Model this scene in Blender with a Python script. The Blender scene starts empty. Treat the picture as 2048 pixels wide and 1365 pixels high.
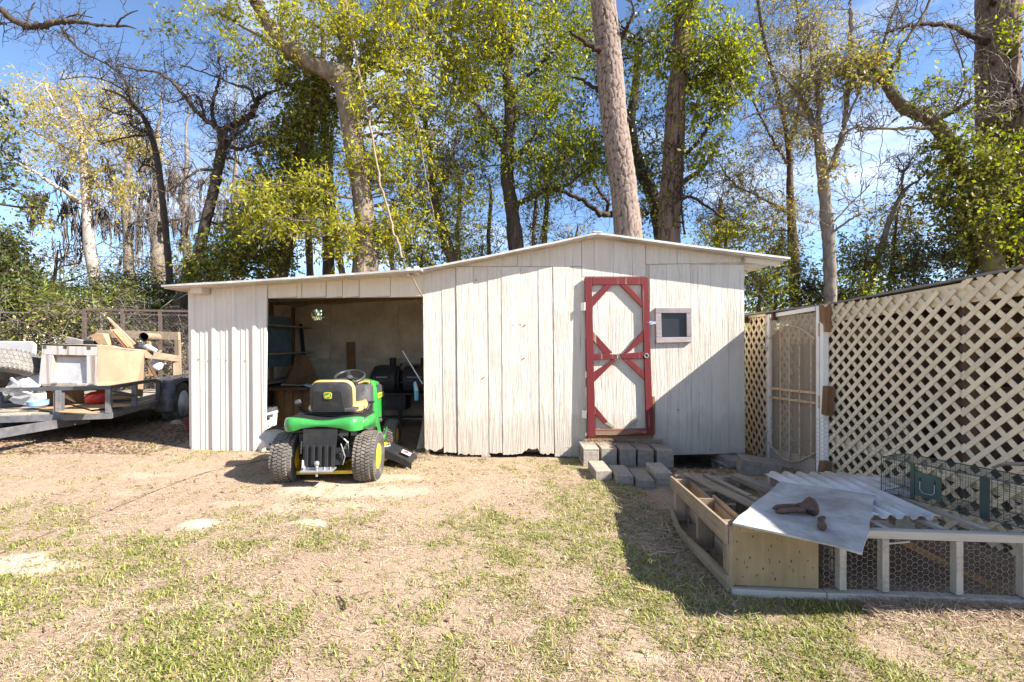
import bpy, math, random
import numpy as np
from mathutils import Vector, Matrix

random.seed(7)
RNG = np.random.default_rng(11)
scn = bpy.context.scene
COL = scn.collection
PI = math.pi
rad = math.radians

# ------------------------------------------------------------------ camera, sky, sun, exposure
F, CX, HY, CH = 930.0, 1024.0, 688.0, 1.30          # focal length and horizon in photo pixels, eye height
cam_d = bpy.data.cameras.new('camera')
cam = bpy.data.objects.new('camera', cam_d)
COL.objects.link(cam)
cam_d.sensor_width = 36.0
cam_d.lens = F / 2048 * 36.0
cam_d.shift_y = (HY - 682.5) / 2048
cam_d.clip_start, cam_d.clip_end = 0.05, 3000
cam.location = (0, 0, CH)
cam.rotation_euler = (PI / 2, 0, 0)
scn.camera = cam

SUN = Vector((-1.0, 0.36, -0.8)).normalized()
sun_el = math.asin(-SUN.z)
sun_az = math.atan2(-SUN.x, -SUN.y)
world = bpy.data.worlds.new('World')
scn.world = world
world.use_nodes = True
wt = world.node_tree
wt.nodes.clear()
w_out = wt.nodes.new('ShaderNodeOutputWorld')
w_bg = wt.nodes.new('ShaderNodeBackground')
w_sky = wt.nodes.new('ShaderNodeTexSky')
w_sky.sky_type = 'NISHITA'
w_sky.sun_disc = False
w_sky.sun_elevation = sun_el
w_sky.sun_rotation = sun_az
w_sky.air_density, w_sky.dust_density, w_sky.ozone_density = 0.9, 0.15, 3.5
w_sky.altitude = 900
w_bg.inputs['Strength'].default_value = 0.085
w_co = wt.nodes.new('ShaderNodeTexCoord')
w_mp = wt.nodes.new('ShaderNodeMapping')
w_mp.inputs['Scale'].default_value = (1.6, 1.6, 5.0)
w_mp.inputs['Rotation'].default_value = (0.15, 0.1, 0.3)
w_nz = wt.nodes.new('ShaderNodeTexNoise')
w_nz.inputs['Scale'].default_value = 1.9
w_nz.inputs['Detail'].default_value = 7
w_nz.inputs['Roughness'].default_value = 0.55
w_rp = wt.nodes.new('ShaderNodeValToRGB')
w_rp.color_ramp.elements[0].position = 0.47
w_rp.color_ramp.elements[0].color = (0, 0, 0, 1)
w_rp.color_ramp.elements[1].position = 0.74
w_rp.color_ramp.elements[1].color = (0.6, 0.6, 0.6, 1)
w_mx = wt.nodes.new('ShaderNodeMixRGB')
w_mx.inputs['Color2'].default_value = (6.2, 6.5, 7.0, 1)
for a, b in ((w_co.outputs['Generated'], w_mp.inputs['Vector']), (w_mp.outputs['Vector'], w_nz.inputs['Vector']),
             (w_nz.outputs['Fac'], w_rp.inputs['Fac']), (w_rp.outputs['Color'], w_mx.inputs['Fac']),
             (w_sky.outputs['Color'], w_mx.inputs['Color1']), (w_mx.outputs['Color'], w_bg.inputs['Color']),
             (w_bg.outputs['Background'], w_out.inputs['Surface'])):
    wt.links.new(a, b)

sun_d = bpy.data.lights.new('sun', 'SUN')
sun_d.energy = 5.0
sun_d.angle = rad(0.53)
sun_d.color = (1.0, 0.945, 0.87)
sun = bpy.data.objects.new('sun', sun_d)
COL.objects.link(sun)
sun.location = (20, -8, 18)
sun.rotation_euler = SUN.to_track_quat('-Z', 'Y').to_euler()

vs = scn.view_settings
vs.view_transform = 'Standard'
vs.look = 'None'
vs.exposure = 1.7
vs.gamma = 1.0
vs.use_curve_mapping = False
scn.render.engine = 'CYCLES'
scn.cycles.max_bounces = 6
scn.cycles.diffuse_bounces = 4
scn.cycles.glossy_bounces = 2
scn.cycles.transmission_bounces = 4
scn.cycles.transparent_max_bounces = 12

# ------------------------------------------------------------------ helpers
def U(px, py, Y):
    """photo pixel at distance Y -> world point"""
    return Vector(((px - CX) / F * Y, Y, CH + (HY - py) / F * Y))

def UG(px, py, z=0.0):
    """photo pixel on the level z -> world point"""
    Y = (CH - z) * F / (py - HY)
    return Vector(((px - CX) / F * Y, Y, z))

def sstep(a, b, x):
    t = np.clip((np.asarray(x, float) - a) / (b - a), 0, 1)
    return t * t * (3 - 2 * t)

class VNoise:
    def __init__(s, seed):
        s.g = np.random.default_rng(seed).random((256, 256))
    def __call__(s, x, y):
        x = np.asarray(x, float); y = np.asarray(y, float)
        xi = np.floor(x).astype(int); yi = np.floor(y).astype(int)
        fx = x - xi; fy = y - yi
        fx = fx * fx * (3 - 2 * fx); fy = fy * fy * (3 - 2 * fy)
        g = s.g
        a = g[xi & 255, yi & 255]; b = g[(xi + 1) & 255, yi & 255]
        c = g[xi & 255, (yi + 1) & 255]; d = g[(xi + 1) & 255, (yi + 1) & 255]
        return (a * (1 - fx) + b * fx) * (1 - fy) + (c * (1 - fx) + d * fx) * fy
    def fbm(s, x, y, o=4):
        r = 0; am = 0.5; t = 0
        for k in range(o):
            r = r + am * s(x * 2 ** k + 17.3 * k, y * 2 ** k + 5.1 * k); t += am; am *= 0.5
        return r / t

N1, N2, N3 = VNoise(1), VNoise(2), VNoise(3)

def gz(x, y):
    x = np.asarray(x, float); y = np.asarray(y, float)
    z = 0.03 * np.clip(-x - 0.3, 0, 4.2) * sstep(3.4, 5.4, y)
    z = z - 0.15 * sstep(1.5, 1.95, x) * sstep(4.75, 5.25, y) * (1 - sstep(2.7, 3.3, x)) * (1 - sstep(7.5, 9, y))
    z = z + 0.022 * (N1.fbm(x * 0.9, y * 0.9, 3) - 0.5) + 0.012 * (N2.fbm(x * 5, y * 5, 3) - 0.5)
    for (mx, my, r, h) in MOUNDS:
        z = z + h * np.exp(-(((x - mx) / (r * 1.5)) ** 2 + ((y - my) / r) ** 2))
    return z
_m = [(395, 1052, .10, .035), (610, 1052, .10, .02), (600, 976, .16, .02)]
MOUNDS = []
for (a, b, r, h) in _m:
    p = UG(a, b); MOUNDS.append((p.x, p.y, r, h))

WM = {}

def link(name, me, parent=None, mat=None):
    o = bpy.data.objects.new(name, me)
    COL.objects.link(o)
    if parent is not None:
        o.parent = parent
        WM[o] = WM.get(parent, Matrix.Identity(4))
    else:
        WM[o] = Matrix.Identity(4)
    if mat is not None and me is not None and not me.materials:
        me.materials.append(mat)
    return o

def thing(name, label, cat, loc=(0, 0, 0), rz=0.0, group=None):
    o = bpy.data.objects.new(name, None)
    COL.objects.link(o)
    o.empty_display_size = 0.1
    o.location = loc
    o.rotation_euler = (0, 0, rz)
    WM[o] = Matrix.Translation(loc) @ Matrix.Rotation(rz, 4, 'Z')
    tag(o, label, cat, group)
    return o

def tag(o, label, cat, group=None):
    o['label'] = label
    o['category'] = cat
    if group:
        o['group'] = group
    return o

class MB:
    """collects simple solids and links them as ONE mesh object"""
    def __init__(s):
        s.v = []; s.f = []
    def add(s, vs, fs):
        n = len(s.v)
        s.v += [Vector(p) for p in vs]
        s.f += [tuple(i + n for i in f) for f in fs]
        return s
    def box(s, c, d, R=None):
        c = Vector(c); hx, hy, hz = d[0] / 2, d[1] / 2, d[2] / 2
        pts = [Vector((sx * hx, sy * hy, sz * hz)) for sz in (-1, 1) for sx, sy in ((-1, -1), (1, -1), (1, 1), (-1, 1))]
        if R is not None:
            pts = [R @ p for p in pts]
        return s.add([c + p for p in pts], [(3, 2, 1, 0), (4, 5, 6, 7), (0, 1, 5, 4), (1, 2, 6, 5), (2, 3, 7, 6), (3, 0, 4, 7)])
    def lohi(s, lo, hi):
        return s.box([(a + b) / 2 for a, b in zip(lo, hi)], [b - a for a, b in zip(lo, hi)])
    def beam(s, a, b, w, h, up=(0, 0, 1), n=1, bow=0.0):
        a = Vector(a); b = Vector(b); t = (b - a).normalized(); up = Vector(up)
        sd = t.cross(up)
        if sd.length < 1e-4:
            sd = t.cross(Vector((1, 0, 0)))
        sd.normalize(); u = sd.cross(t).normalized()
        vs = []; fs = []
        for k in range(n + 1):
            q = k / n
            c = a.lerp(b, q) + u * (bow * 4 * q * (1 - q))
            vs += [c + sd * (x * w / 2) + u * (y * h / 2) for x, y in ((-1, -1), (1, -1), (1, 1), (-1, 1))]
        for k in range(n):
            o = 4 * k
            for i in range(4):
                fs.append((o + i, o + (i + 1) % 4, o + 4 + (i + 1) % 4, o + 4 + i))
        fs.append((3, 2, 1, 0)); o = 4 * n; fs.append((o, o + 1, o + 2, o + 3))
        return s.add(vs, fs)
    def prism(s, pts, ext):
        ext = Vector(ext); n = len(pts); pts = [Vector(p) for p in pts]
        nn = Vector()
        for i in range(n):
            nn += (pts[i] - pts[0]).cross(pts[(i + 1) % n] - pts[0])
        if nn.dot(ext) > 0:
            pts = pts[::-1]
        return s.add(pts + [p + ext for p in pts],
                     [tuple(range(n)), tuple(range(2 * n - 1, n - 1, -1))] +
                     [((i + 1) % n, i, n + i, n + (i + 1) % n) for i in range(n)])
    def tube(s, path, r, n=8, caps=True):
        path = [Vector(p) for p in path]; m = len(path)
        if not hasattr(r, '__len__'):
            r = [r] * m
        t0 = (path[1] - path[0]).normalized()
        ref = Vector((0, 0, 1)) if abs(t0.z) < 0.9 else Vector((1, 0, 0))
        n1 = t0.cross(ref).normalized()
        vs = []; fs = []
        for k in range(m):
            t = (path[min(k + 1, m - 1)] - path[max(k - 1, 0)]).normalized()
            n1 = (n1 - t * n1.dot(t)).normalized(); n2 = t.cross(n1)
            vs += [path[k] + (n1 * math.cos(a) + n2 * math.sin(a)) * r[k] for a in (2 * PI * i / n for i in range(n))]
        for k in range(m - 1):
            for i in range(n):
                fs.append((k * n + i, k * n + (i + 1) % n, (k + 1) * n + (i + 1) % n, (k + 1) * n + i))
        if caps:
            fs.append(tuple(range(n - 1, -1, -1))); fs.append(tuple((m - 1) * n + i for i in range(n)))
        return s.add(vs, fs)
    def ring(s, c, R, r, M=None, n=28, m=8, a0=0.0, a1=2 * PI):
        full = abs(a1 - a0 - 2 * PI) < 1e-6
        pts = []
        for k in range(n if full else n + 1):
            a = a0 + (a1 - a0) * k / n
            pts.append(a)
        vs = []; fs = []
        for a in pts:
            for j in range(m):
                b = 2 * PI * j / m
                p = Vector(((R + r * math.cos(b)) * math.cos(a), (R + r * math.cos(b)) * math.sin(a), r * math.sin(b)))
                vs.append(Vector(c) + (M @ p if M is not None else p))
        q = len(pts)
        for k in range(q if full else q - 1):
            for j in range(m):
                fs.append((k * m + j, ((k + 1) % q) * m + j, ((k + 1) % q) * m + (j + 1) % m, k * m + (j + 1) % m))
        return s.add(vs, fs)
    def lathe(s, prof, c=(0, 0, 0), M=None, n=24):
        vs = []; fs = []; m = len(prof)
        for k in range(n):
            a = 2 * PI * k / n
            for (r, z) in prof:
                p = Vector((r * math.cos(a), r * math.sin(a), z))
                vs.append(Vector(c) + (M @ p if M is not None else p))
        for k in range(n):
            for j in range(m - 1):
                fs.append((k * m + j, ((k + 1) % n) * m + j, ((k + 1) % n) * m + j + 1, k * m + j + 1))
        for j in (0, m - 1):
            if prof[j][0] > 1e-5:
                ids = [k * m + j for k in range(n)]
                fs.append(tuple(ids if j else ids[::-1]))
        return s.add(vs, fs)
    def loft(s, secs, caps=True):
        m = len(secs[0]); vs = []; fs = []
        for c in secs:
            vs += c
        for k in range(len(secs) - 1):
            for i in range(m):
                fs.append((k * m + i, k * m + (i + 1) % m, (k + 1) * m + (i + 1) % m, (k + 1) * m + i))
        if caps:
            fs.append(tuple(range(m - 1, -1, -1))); fs.append(tuple((len(secs) - 1) * m + i for i in range(m)))
        return s.add(vs, fs)
    def sheet(s, rows, th=None):
        nr = len(rows); nc = len(rows[0]); vs = []; fs = []
        for r in rows:
            vs += r
        for i in range(nr - 1):
            for j in range(nc - 1):
                fs.append((i * nc + j, i * nc + j + 1, (i + 1) * nc + j + 1, (i + 1) * nc + j))
        if th is not None:
            th = Vector(th); o = len(vs); n0 = len(fs)
            vs += [Vector(p) + th for p in vs]
            fs += [tuple(x + o for x in f[::-1]) for f in fs[:n0]]
            for i in range(nr - 1):
                for j in (0, nc - 1):
                    a, b = i * nc + j, (i + 1) * nc + j
                    fs.append((a, b, b + o, a + o))
            for j in range(nc - 1):
                for i in (0, nr - 1):
                    a, b = i * nc + j, i * nc + j + 1
                    fs.append((a, b, b + o, a + o))
        return s.add(vs, fs)
    def mesh(s, name, M=None):
        me = bpy.data.meshes.new(name)
        vv = [M @ p for p in s.v] if M is not None else s.v
        me.from_pydata([tuple(p) for p in vv], [], s.f)
        me.update()
        return me
    def build(s, name, mat, parent=None, local=False, smooth=False, bevel=0.0, fix=True, seg=2):
        M = None
        if parent is not None and not local:
            M = WM[parent].inverted()
        me = s.mesh(name, M)
        if fix:
            import bmesh
            bm = bmesh.new(); bm.from_mesh(me)
            bmesh.ops.recalc_face_normals(bm, faces=bm.faces)
            bm.to_mesh(me); bm.free()
        if smooth:
            for p in me.polygons:
                p.use_smooth = True
            if smooth != 'all':
                me.set_sharp_from_angle(angle=rad(38))
        o = link(name, me, parent, mat)
        if bevel:
            b = o.modifiers.new('bevel', 'BEVEL')
            b.width = bevel; b.segments = seg; b.limit_method = 'ANGLE'; b.angle_limit = rad(40)
        return o

def np_mesh(name, V, Fq, parent=None, mat=None, smooth=False, local=False):
    V = np.asarray(V, np.float64)
    if parent is not None and not local:
        M = np.array(WM[parent].inverted())
        V = V @ M[:3, :3].T + M[:3, 3]
    Fq = np.asarray(Fq, np.int32); k = Fq.shape[1]
    me = bpy.data.meshes.new(name)
    me.vertices.add(len(V)); me.vertices.foreach_set('co', V.astype(np.float32).ravel())
    me.loops.add(Fq.size); me.loops.foreach_set('vertex_index', Fq.ravel())
    me.polygons.add(len(Fq))
    me.polygons.foreach_set('loop_start', np.arange(0, Fq.size, k, dtype=np.int32))
    try:
        me.polygons.foreach_set('loop_total', np.full(len(Fq), k, np.int32))
    except Exception:
        pass
    if smooth:
        me.polygons.foreach_set('use_smooth', np.ones(len(Fq), bool))
    me.update(calc_edges=True)
    return link(name, me, parent, mat)

def stuff(o):
    o['kind'] = 'stuff'
    return o

def structure(o):
    o['kind'] = 'structure'
    return o

# ------------------------------------------------------------------ materials
def _nt(name):
    m = bpy.data.materials.new(name)
    m.use_nodes = True
    t = m.node_tree
    p = t.nodes['Principled BSDF']
    return m, t, p

def nd(t, kind, **kw):
    n = t.nodes.new(kind)
    for k, v in kw.items():
        setattr(n, k, v)
    return n

def setin(n, **kw):
    for k, v in kw.items():
        n.inputs[k.replace('_', ' ')].default_value = v
    return n

def c4(c):
    return (c[0], c[1], c[2], 1.0)

def ramp(t, fac, stops):
    r = nd(t, 'ShaderNodeValToRGB')
    e = r.color_ramp.elements
    while len(e) < len(stops):
        e.new(0.5)
    for el, (p, c) in zip(e, stops):
        el.position = p; el.color = c4(c) if len(c) == 3 else c
    t.links.new(fac, r.inputs['Fac'])
    return r.outputs['Color']

def coords(t, scale, rnd=True, coord='Object'):
    tc = nd(t, 'ShaderNodeTexCoord')
    mp = nd(t, 'ShaderNodeMapping')
    mp.inputs['Scale'].default_value = scale if hasattr(scale, '__len__') else (scale,) * 3
    if rnd:
        oi = nd(t, 'ShaderNodeObjectInfo')
        vm = nd(t, 'ShaderNodeVectorMath', operation='MULTIPLY_ADD')
        cb = nd(t, 'ShaderNodeCombineXYZ')
        for k in range(3):
            t.links.new(oi.outputs['Random'], cb.inputs[k])
        vm.inputs[1].default_value = (37.0, 91.0, 53.0)
        t.links.new(cb.outputs[0], vm.inputs[0])
        t.links.new(tc.outputs[coord], vm.inputs[2])
        t.links.new(vm.outputs[0], mp.inputs['Vector'])
    else:
        t.links.new(tc.outputs[coord], mp.inputs['Vector'])
    return mp.outputs['Vector']

def noise(t, vec, scale=1.0, detail=6, rough=0.6, dist=0.0):
    n = nd(t, 'ShaderNodeTexNoise')
    setin(n, Scale=scale, Detail=detail, Roughness=rough, Distortion=dist)
    t.links.new(vec, n.inputs['Vector'])
    return n.outputs['Fac']

def mixc(t, fac, a, b, mode='MIX'):
    m = nd(t, 'ShaderNodeMixRGB', blend_type=mode)
    for s, i in ((fac, 0), (a, 1), (b, 2)):
        if hasattr(s, 'is_linked') or hasattr(s, 'links'):
            t.links.new(s, m.inputs[i])
        else:
            m.inputs[i].default_value = s if not hasattr(s, '__len__') else c4(s)
    return m.outputs[0]

def bump(t, p, h, strength=0.3, dist=0.01):
    b = nd(t, 'ShaderNodeBump')
    setin(b, Strength=strength, Distance=dist)
    t.links.new(h, b.inputs['Height'])
    t.links.new(b.outputs['Normal'], p.inputs['Normal'])

def simple(name, col, rough=0.6, metal=0.0, var=0.25, scale=6.0, bmp=0.15, spec=0.4, dirt=None, dirt_amt=0.5, dist=0.004, coat=0.0, rv=0.08):
    m, t, p = _nt(name)
    v = coords(t, scale)
    n = noise(t, v, 1.0, 8, 0.62)
    a = tuple(c * (1 - var) for c in col); b = tuple(min(1, c * (1 + var)) for c in col)
    c = ramp(t, n, [(0.3, a), (0.7, b)])
    if dirt is not None:
        n2 = noise(t, v, 0.45, 9, 0.7)
        lo = 0.62 - 0.25 * dirt_amt
        fac = ramp(t, n2, [(lo, (0, 0, 0)), (lo + 0.2, (1, 1, 1))])
        c = mixc(t, fac, c, dirt)
    oi = nd(t, 'ShaderNodeObjectInfo'); mr = nd(t, 'ShaderNodeMapRange'); setin(mr, To_Min=1 - rv, To_Max=1 + rv)
    t.links.new(oi.outputs['Random'], mr.inputs['Value'])
    hv = nd(t, 'ShaderNodeHueSaturation'); t.links.new(mr.outputs[0], hv.inputs['Value']); t.links.new(c, hv.inputs['Color'])
    c = hv.outputs['Color']
    t.links.new(c, p.inputs['Base Color'])
    setin(p, Roughness=rough, Metallic=metal)
    p.inputs['Specular IOR Level'].default_value = spec
    p.inputs['Coat Weight'].default_value = coat
    if bmp:
        bump(t, p, n, bmp, dist)
    return m

def wood(name, col, dark, axis='z', rough=0.75, grain=40, bmp=0.4, knots=True, paint=None, paint_amt=0.5):
    # timber with grain along one axis; optional worn paint
    m, t, p = _nt(name)
    st = {'x': (grain * 0.06, grain, grain), 'y': (grain, grain * 0.06, grain), 'z': (grain, grain, grain * 0.06)}[axis]
    v = coords(t, st)
    n = noise(t, v, 1.0, 7, 0.65, 0.6)
    v2 = coords(t, 5.0)
    n2 = noise(t, v2, 1.0, 5, 0.6)
    c = ramp(t, n, [(0.28, dark), (0.5, tuple((a + b) / 2 for a, b in zip(col, dark))), (0.68, col)])
    c = mixc(t, ramp(t, n2, [(0.35, (0, 0, 0)), (0.75, (0.55, 0.55, 0.55))]), c, tuple(x * 1.25 for x in col))
    oi = nd(t, 'ShaderNodeObjectInfo')
    hsv = nd(t, 'ShaderNodeHueSaturation')
    mr = nd(t, 'ShaderNodeMapRange')
    setin(mr, To_Min=0.8, To_Max=1.18)
    t.links.new(oi.outputs['Random'], mr.inputs['Value'])
    t.links.new(mr.outputs[0], hsv.inputs['Value'])
    t.links.new(c, hsv.inputs['Color'])
    c = hsv.outputs['Color']
    if knots:
        vo = nd(t, 'ShaderNodeTexVoronoi')
        kv = {'x': (2.2, 7, 7), 'y': (7, 2.2, 7), 'z': (7, 7, 2.2)}[axis]
        t.links.new(coords(t, kv), vo.inputs['Vector'])
        kf = ramp(t, vo.outputs['Distance'], [(0.0, (1, 1, 1)), (0.09, (0.7, 0.7, 0.7)), (0.14, (0, 0, 0))])
        c = mixc(t, kf, c, tuple(x * 0.5 for x in dark))
    if paint is not None:
        n3 = noise(t, coords(t, tuple(s * 0.35 for s in st)), 1.0, 9, 0.7, 0.3)
        lo = 0.36 + 0.27 * paint_amt
        fac = ramp(t, n3, [(lo, (1, 1, 1)), (lo + 0.07, (0, 0, 0))])
        c = mixc(t, fac, c, paint)
    t.links.new(c, p.inputs['Base Color'])
    setin(p, Roughness=rough)
    p.inputs['Specular IOR Level'].default_value = 0.25
    bump(t, p, n, bmp, 0.006)
    return m

def siding(name, col, stain, amount=0.35, bmp=1.0, dark=0.0):
    """painted rough-sawn plywood siding: vertical raised grain, knots, stains rising from the ground"""
    m, t, p = _nt(name)
    v = coords(t, (46, 46, 2.4))
    g = noise(t, v, 1.0, 8, 0.7, 0.9)
    v2 = coords(t, (16, 16, 1.5))
    g2 = noise(t, v2, 1.0, 5, 0.6, 1.4)
    vo = nd(t, 'ShaderNodeTexVoronoi')
    t.links.new(coords(t, (5.5, 5.5, 1.9)), vo.inputs['Vector'])
    kn = ramp(t, vo.outputs['Distance'], [(0.0, (0, 0, 0)), (0.05, (1, 1, 1)), (0.10, (0.2, 0.2, 0.2)), (0.16, (0.5, 0.5, 0.5))])
    c = ramp(t, g, [(0.25, tuple(x * 0.8 for x in col)), (0.5, col), (0.8, tuple(min(0.95, x * 1.05) for x in col))])
    s = noise(t, coords(t, (7, 7, 0.9)), 1.0, 8, 0.7)
    c = mixc(t, ramp(t, s, [(0.5, (0, 0, 0)), (0.85, (amount,) * 3)]), c, stain)
    s2 = noise(t, coords(t, 1.6), 1.0, 9, 0.72)
    c = mixc(t, ramp(t, s2, [(0.52, (0, 0, 0)), (0.8, (amount * 1.2,) * 3)]), c, tuple(x * 0.8 for x in stain))
    ck = noise(t, coords(t, (60, 60, 1.2)), 1.0, 3, 0.5)
    c = mixc(t, ramp(t, ck, [(0.27, (0.75, 0.75, 0.75)), (0.33, (0, 0, 0))]), c, tuple(x * 0.42 for x in stain))
    ge = nd(t, 'ShaderNodeNewGeometry'); sx = nd(t, 'ShaderNodeSeparateXYZ'); t.links.new(ge.outputs['Position'], sx.inputs[0])
    ns = noise(t, coords(t, (5, 5, 2.5), rnd=False), 1.0, 8, 0.7)
    ma = nd(t, 'ShaderNodeMath', operation='MULTIPLY_ADD'); t.links.new(ns, ma.inputs[0]); ma.inputs[1].default_value = -0.75
    t.links.new(sx.outputs['Z'], ma.inputs[2])
    c = mixc(t, ramp(t, ma.outputs[0], [(0.0, (0.62, 0.62, 0.62)), (0.18, (0, 0, 0))]) if False else mixc(t, ramp(t, ma.outputs[0], [(0.0, (0, 0, 0)), (0.16, (1, 1, 1))]), (0.3, 0.3, 0.3), (0, 0, 0)), c, tuple(x * 0.72 for x in stain))
    t.links.new(c, p.inputs['Base Color'])
    setin(p, Roughness=0.7)
    p.inputs['Specular IOR Level'].default_value = 0.3
    ad = nd(t, 'ShaderNodeMath', operation='ADD'); t.links.new(g, ad.inputs[0]); t.links.new(g2, ad.inputs[1])
    ad2 = nd(t, 'ShaderNodeMath', operation='MULTIPLY_ADD'); t.links.new(kn, ad2.inputs[0]); ad2.inputs[1].default_value = 0.35
    t.links.new(ad.outputs[0], ad2.inputs[2])
    bump(t, p, ad2.outputs[0], bmp, 0.009)
    return m

def leaf_mat(name, cols, trans=0.4, rough=0.5, spec=0.35):
    m, t, p = _nt(name)
    ge = nd(t, 'ShaderNodeNewGeometry')
    k = len(cols)
    c = ramp(t, ge.outputs['Random Per Island'], [(i / max(1, k - 1), q) for i, q in enumerate(cols)])
    tr = nd(t, 'ShaderNodeBsdfTranslucent')
    hs = nd(t, 'ShaderNodeHueSaturation'); setin(hs, Saturation=1.15, Value=1.25); t.links.new(c, hs.inputs['Color'])
    t.links.new(hs.outputs['Color'], tr.inputs['Color'])
    t.links.new(c, p.inputs['Base Color']); setin(p, Roughness=rough)
    p.inputs['Specular IOR Level'].default_value = spec
    mx = nd(t, 'ShaderNodeMixShader'); mx.inputs[0].default_value = trans
    t.links.new(p.outputs[0], mx.inputs[1]); t.links.new(tr.outputs[0], mx.inputs[2])
    t.links.new(mx.outputs[0], t.nodes['Material Output'].inputs['Surface'])
    return m

def bark(name, col, dark, scale=9.0, stretch=0.3, bmp=0.9, plates=False, moss=None, moss_amt=0.3):
    m, t, p = _nt(name)
    v = coords(t, (scale, scale, scale * stretch), rnd=False)
    n = noise(t, v, 1.6, 9, 0.68, 0.5)
    h = n
    if plates:
        at = nd(t, 'ShaderNodeAttribute', attribute_name='groove')
        e = ramp(t, at.outputs['Fac'], [(0.0, (0, 0, 0)), (0.35, (0.7, 0.7, 0.7)), (0.8, (1, 1, 1))])
        c = ramp(t, n, [(0.25, tuple(x * 0.7 for x in col)), (0.5, col), (0.78, tuple(min(1, x * 1.35) for x in col))])
        c = mixc(t, e, dark, c)
        ad = nd(t, 'ShaderNodeMath', operation='MULTIPLY_ADD'); t.links.new(e, ad.inputs[0]); ad.inputs[1].default_value = 1.6
        t.links.new(n, ad.inputs[2]); h = n; bmp = bmp * 0.5
    else:
        c = ramp(t, n, [(0.3, dark), (0.52, tuple((a + b) / 2 for a, b in zip(col, dark))), (0.7, col)])
    if moss is not None:
        n2 = noise(t, coords(t, 3.0, rnd=False), 1.0, 7, 0.7)
        lo = 0.66 - 0.3 * moss_amt
        c = mixc(t, ramp(t, n2, [(lo, (0, 0, 0)), (lo + 0.14, (0.9, 0.9, 0.9))]), c, moss)
    t.links.new(c, p.inputs['Base Color']); setin(p, Roughness=0.9)
    p.inputs['Specular IOR Level'].default_value = 0.15
    bump(t, p, h, bmp, 0.03)
    return m

M = {}
M['siding'] = siding('siding_paint', (0.60, 0.545, 0.472), (0.38, 0.305, 0.225), 0.5)
M['siding_in'] = simple('bare_plywood_inside', (0.54, 0.45, 0.34), 0.85, var=0.3, scale=3, bmp=0.3, dirt=(0.36, 0.29, 0.215), dirt_amt=0.45)
M['back_dark'] = simple('gap_backing', (0.42, 0.37, 0.30), 0.9)
M['trim_cream'] = siding('trim_cream_paint', (0.60, 0.54, 0.455), (0.45, 0.38, 0.28), 0.25, 0.3)
M['roof_edge'] = simple('roof_sheet_metal', (0.55, 0.53, 0.49), 0.5, 0.3, var=0.25, scale=5, bmp=0.1, dirt=(0.32, 0.27, 0.2), dirt_amt=0.5)
M['dark_edge'] = simple('shelter_roof_edge', (0.17, 0.165, 0.16), 0.7, var=0.2)
M['soffit'] = simple('roof_underside_board', (0.50, 0.45, 0.38), 0.85, var=0.2, scale=4, dirt=(0.3, 0.25, 0.19), dirt_amt=0.6)
M['metal_wall'] = simple('cream_steel_sheet', (0.60, 0.545, 0.485), 0.45, 0.0, var=0.06, scale=3, bmp=0.03, dirt=(0.52, 0.46, 0.38), dirt_amt=0.35, spec=0.5)
M['red_paint'] = wood('worn_red_paint', (0.34, 0.25, 0.18), (0.2, 0.13, 0.09), 'z', 0.55, 30, 0.35, False, paint=(0.14, 0.02, 0.022), paint_amt=0.84)
M['red_bare'] = wood('red_paint_worn_to_wood', (0.30, 0.2, 0.13), (0.16, 0.1, 0.06), 'x', 0.7, 30, 0.4, False, paint=(0.155, 0.021, 0.024), paint_amt=0.62)
M['lilac_wood'] = wood('weathered_window_frame', (0.36, 0.31, 0.31), (0.2, 0.16, 0.16), 'x', 0.7, 30, 0.4, False)
M['grey_wood'] = wood('weathered_grey_wood', (0.36, 0.31, 0.25), (0.16, 0.13, 0.10), 'y', 0.85, 30, 0.6)
M['pallet'] = wood('pallet_wood', (0.30, 0.228, 0.158), (0.135, 0.098, 0.067), 'y', 0.8, 26, 0.5)
M['pallet_v'] = wood('pallet_wood_upright', (0.30, 0.228, 0.158), (0.145, 0.102, 0.068), 'z', 0.8, 26, 0.5)
M['new_wood'] = wood('fresh_split_wood', (0.42, 0.275, 0.15), (0.26, 0.16, 0.085), 'x', 0.75, 30, 0.35, False)
M['brown_wood'] = wood('brown_stained_wood', (0.25, 0.145, 0.07), (0.12, 0.065, 0.03), 'z', 0.75, 30, 0.4)
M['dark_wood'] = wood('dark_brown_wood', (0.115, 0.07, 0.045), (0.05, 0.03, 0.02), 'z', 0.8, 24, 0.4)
M['ply'] = wood('plywood_sheet', (0.37, 0.28, 0.155), (0.24, 0.175, 0.09), 'z', 0.75, 14, 0.3, True, paint=(0.23, 0.18, 0.105), paint_amt=0.25)
M['ply_grey'] = simple('plywood_weathered_grey', (0.42, 0.40, 0.375), 0.8, var=0.25, scale=7, bmp=0.2, dirt=(0.25, 0.225, 0.20), dirt_amt=0.75)
M['white_wood'] = wood('whitewashed_wood', (0.44, 0.40, 0.34), (0.27, 0.235, 0.18), 'z', 0.85, 26, 0.5, False, paint=(0.44, 0.395, 0.33), paint_amt=0.5)
M['white_wood_x'] = wood('whitewashed_wood_long', (0.42, 0.39, 0.34), (0.25, 0.22, 0.17), 'x', 0.85, 26, 0.5, False, paint=(0.44, 0.40, 0.345), paint_amt=0.5)
M['lattice'] = simple('cream_lattice_paint', (0.72, 0.595, 0.41), 0.6, var=0.09, scale=7, bmp=0.06, dirt=(0.46, 0.40, 0.29), dirt_amt=0.3)
M['lattice_board'] = simple('cream_fascia_paint', (0.74, 0.61, 0.40), 0.6, var=0.1, scale=6, bmp=0.06, dirt=(0.48, 0.42, 0.31), dirt_amt=0.35)
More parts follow.
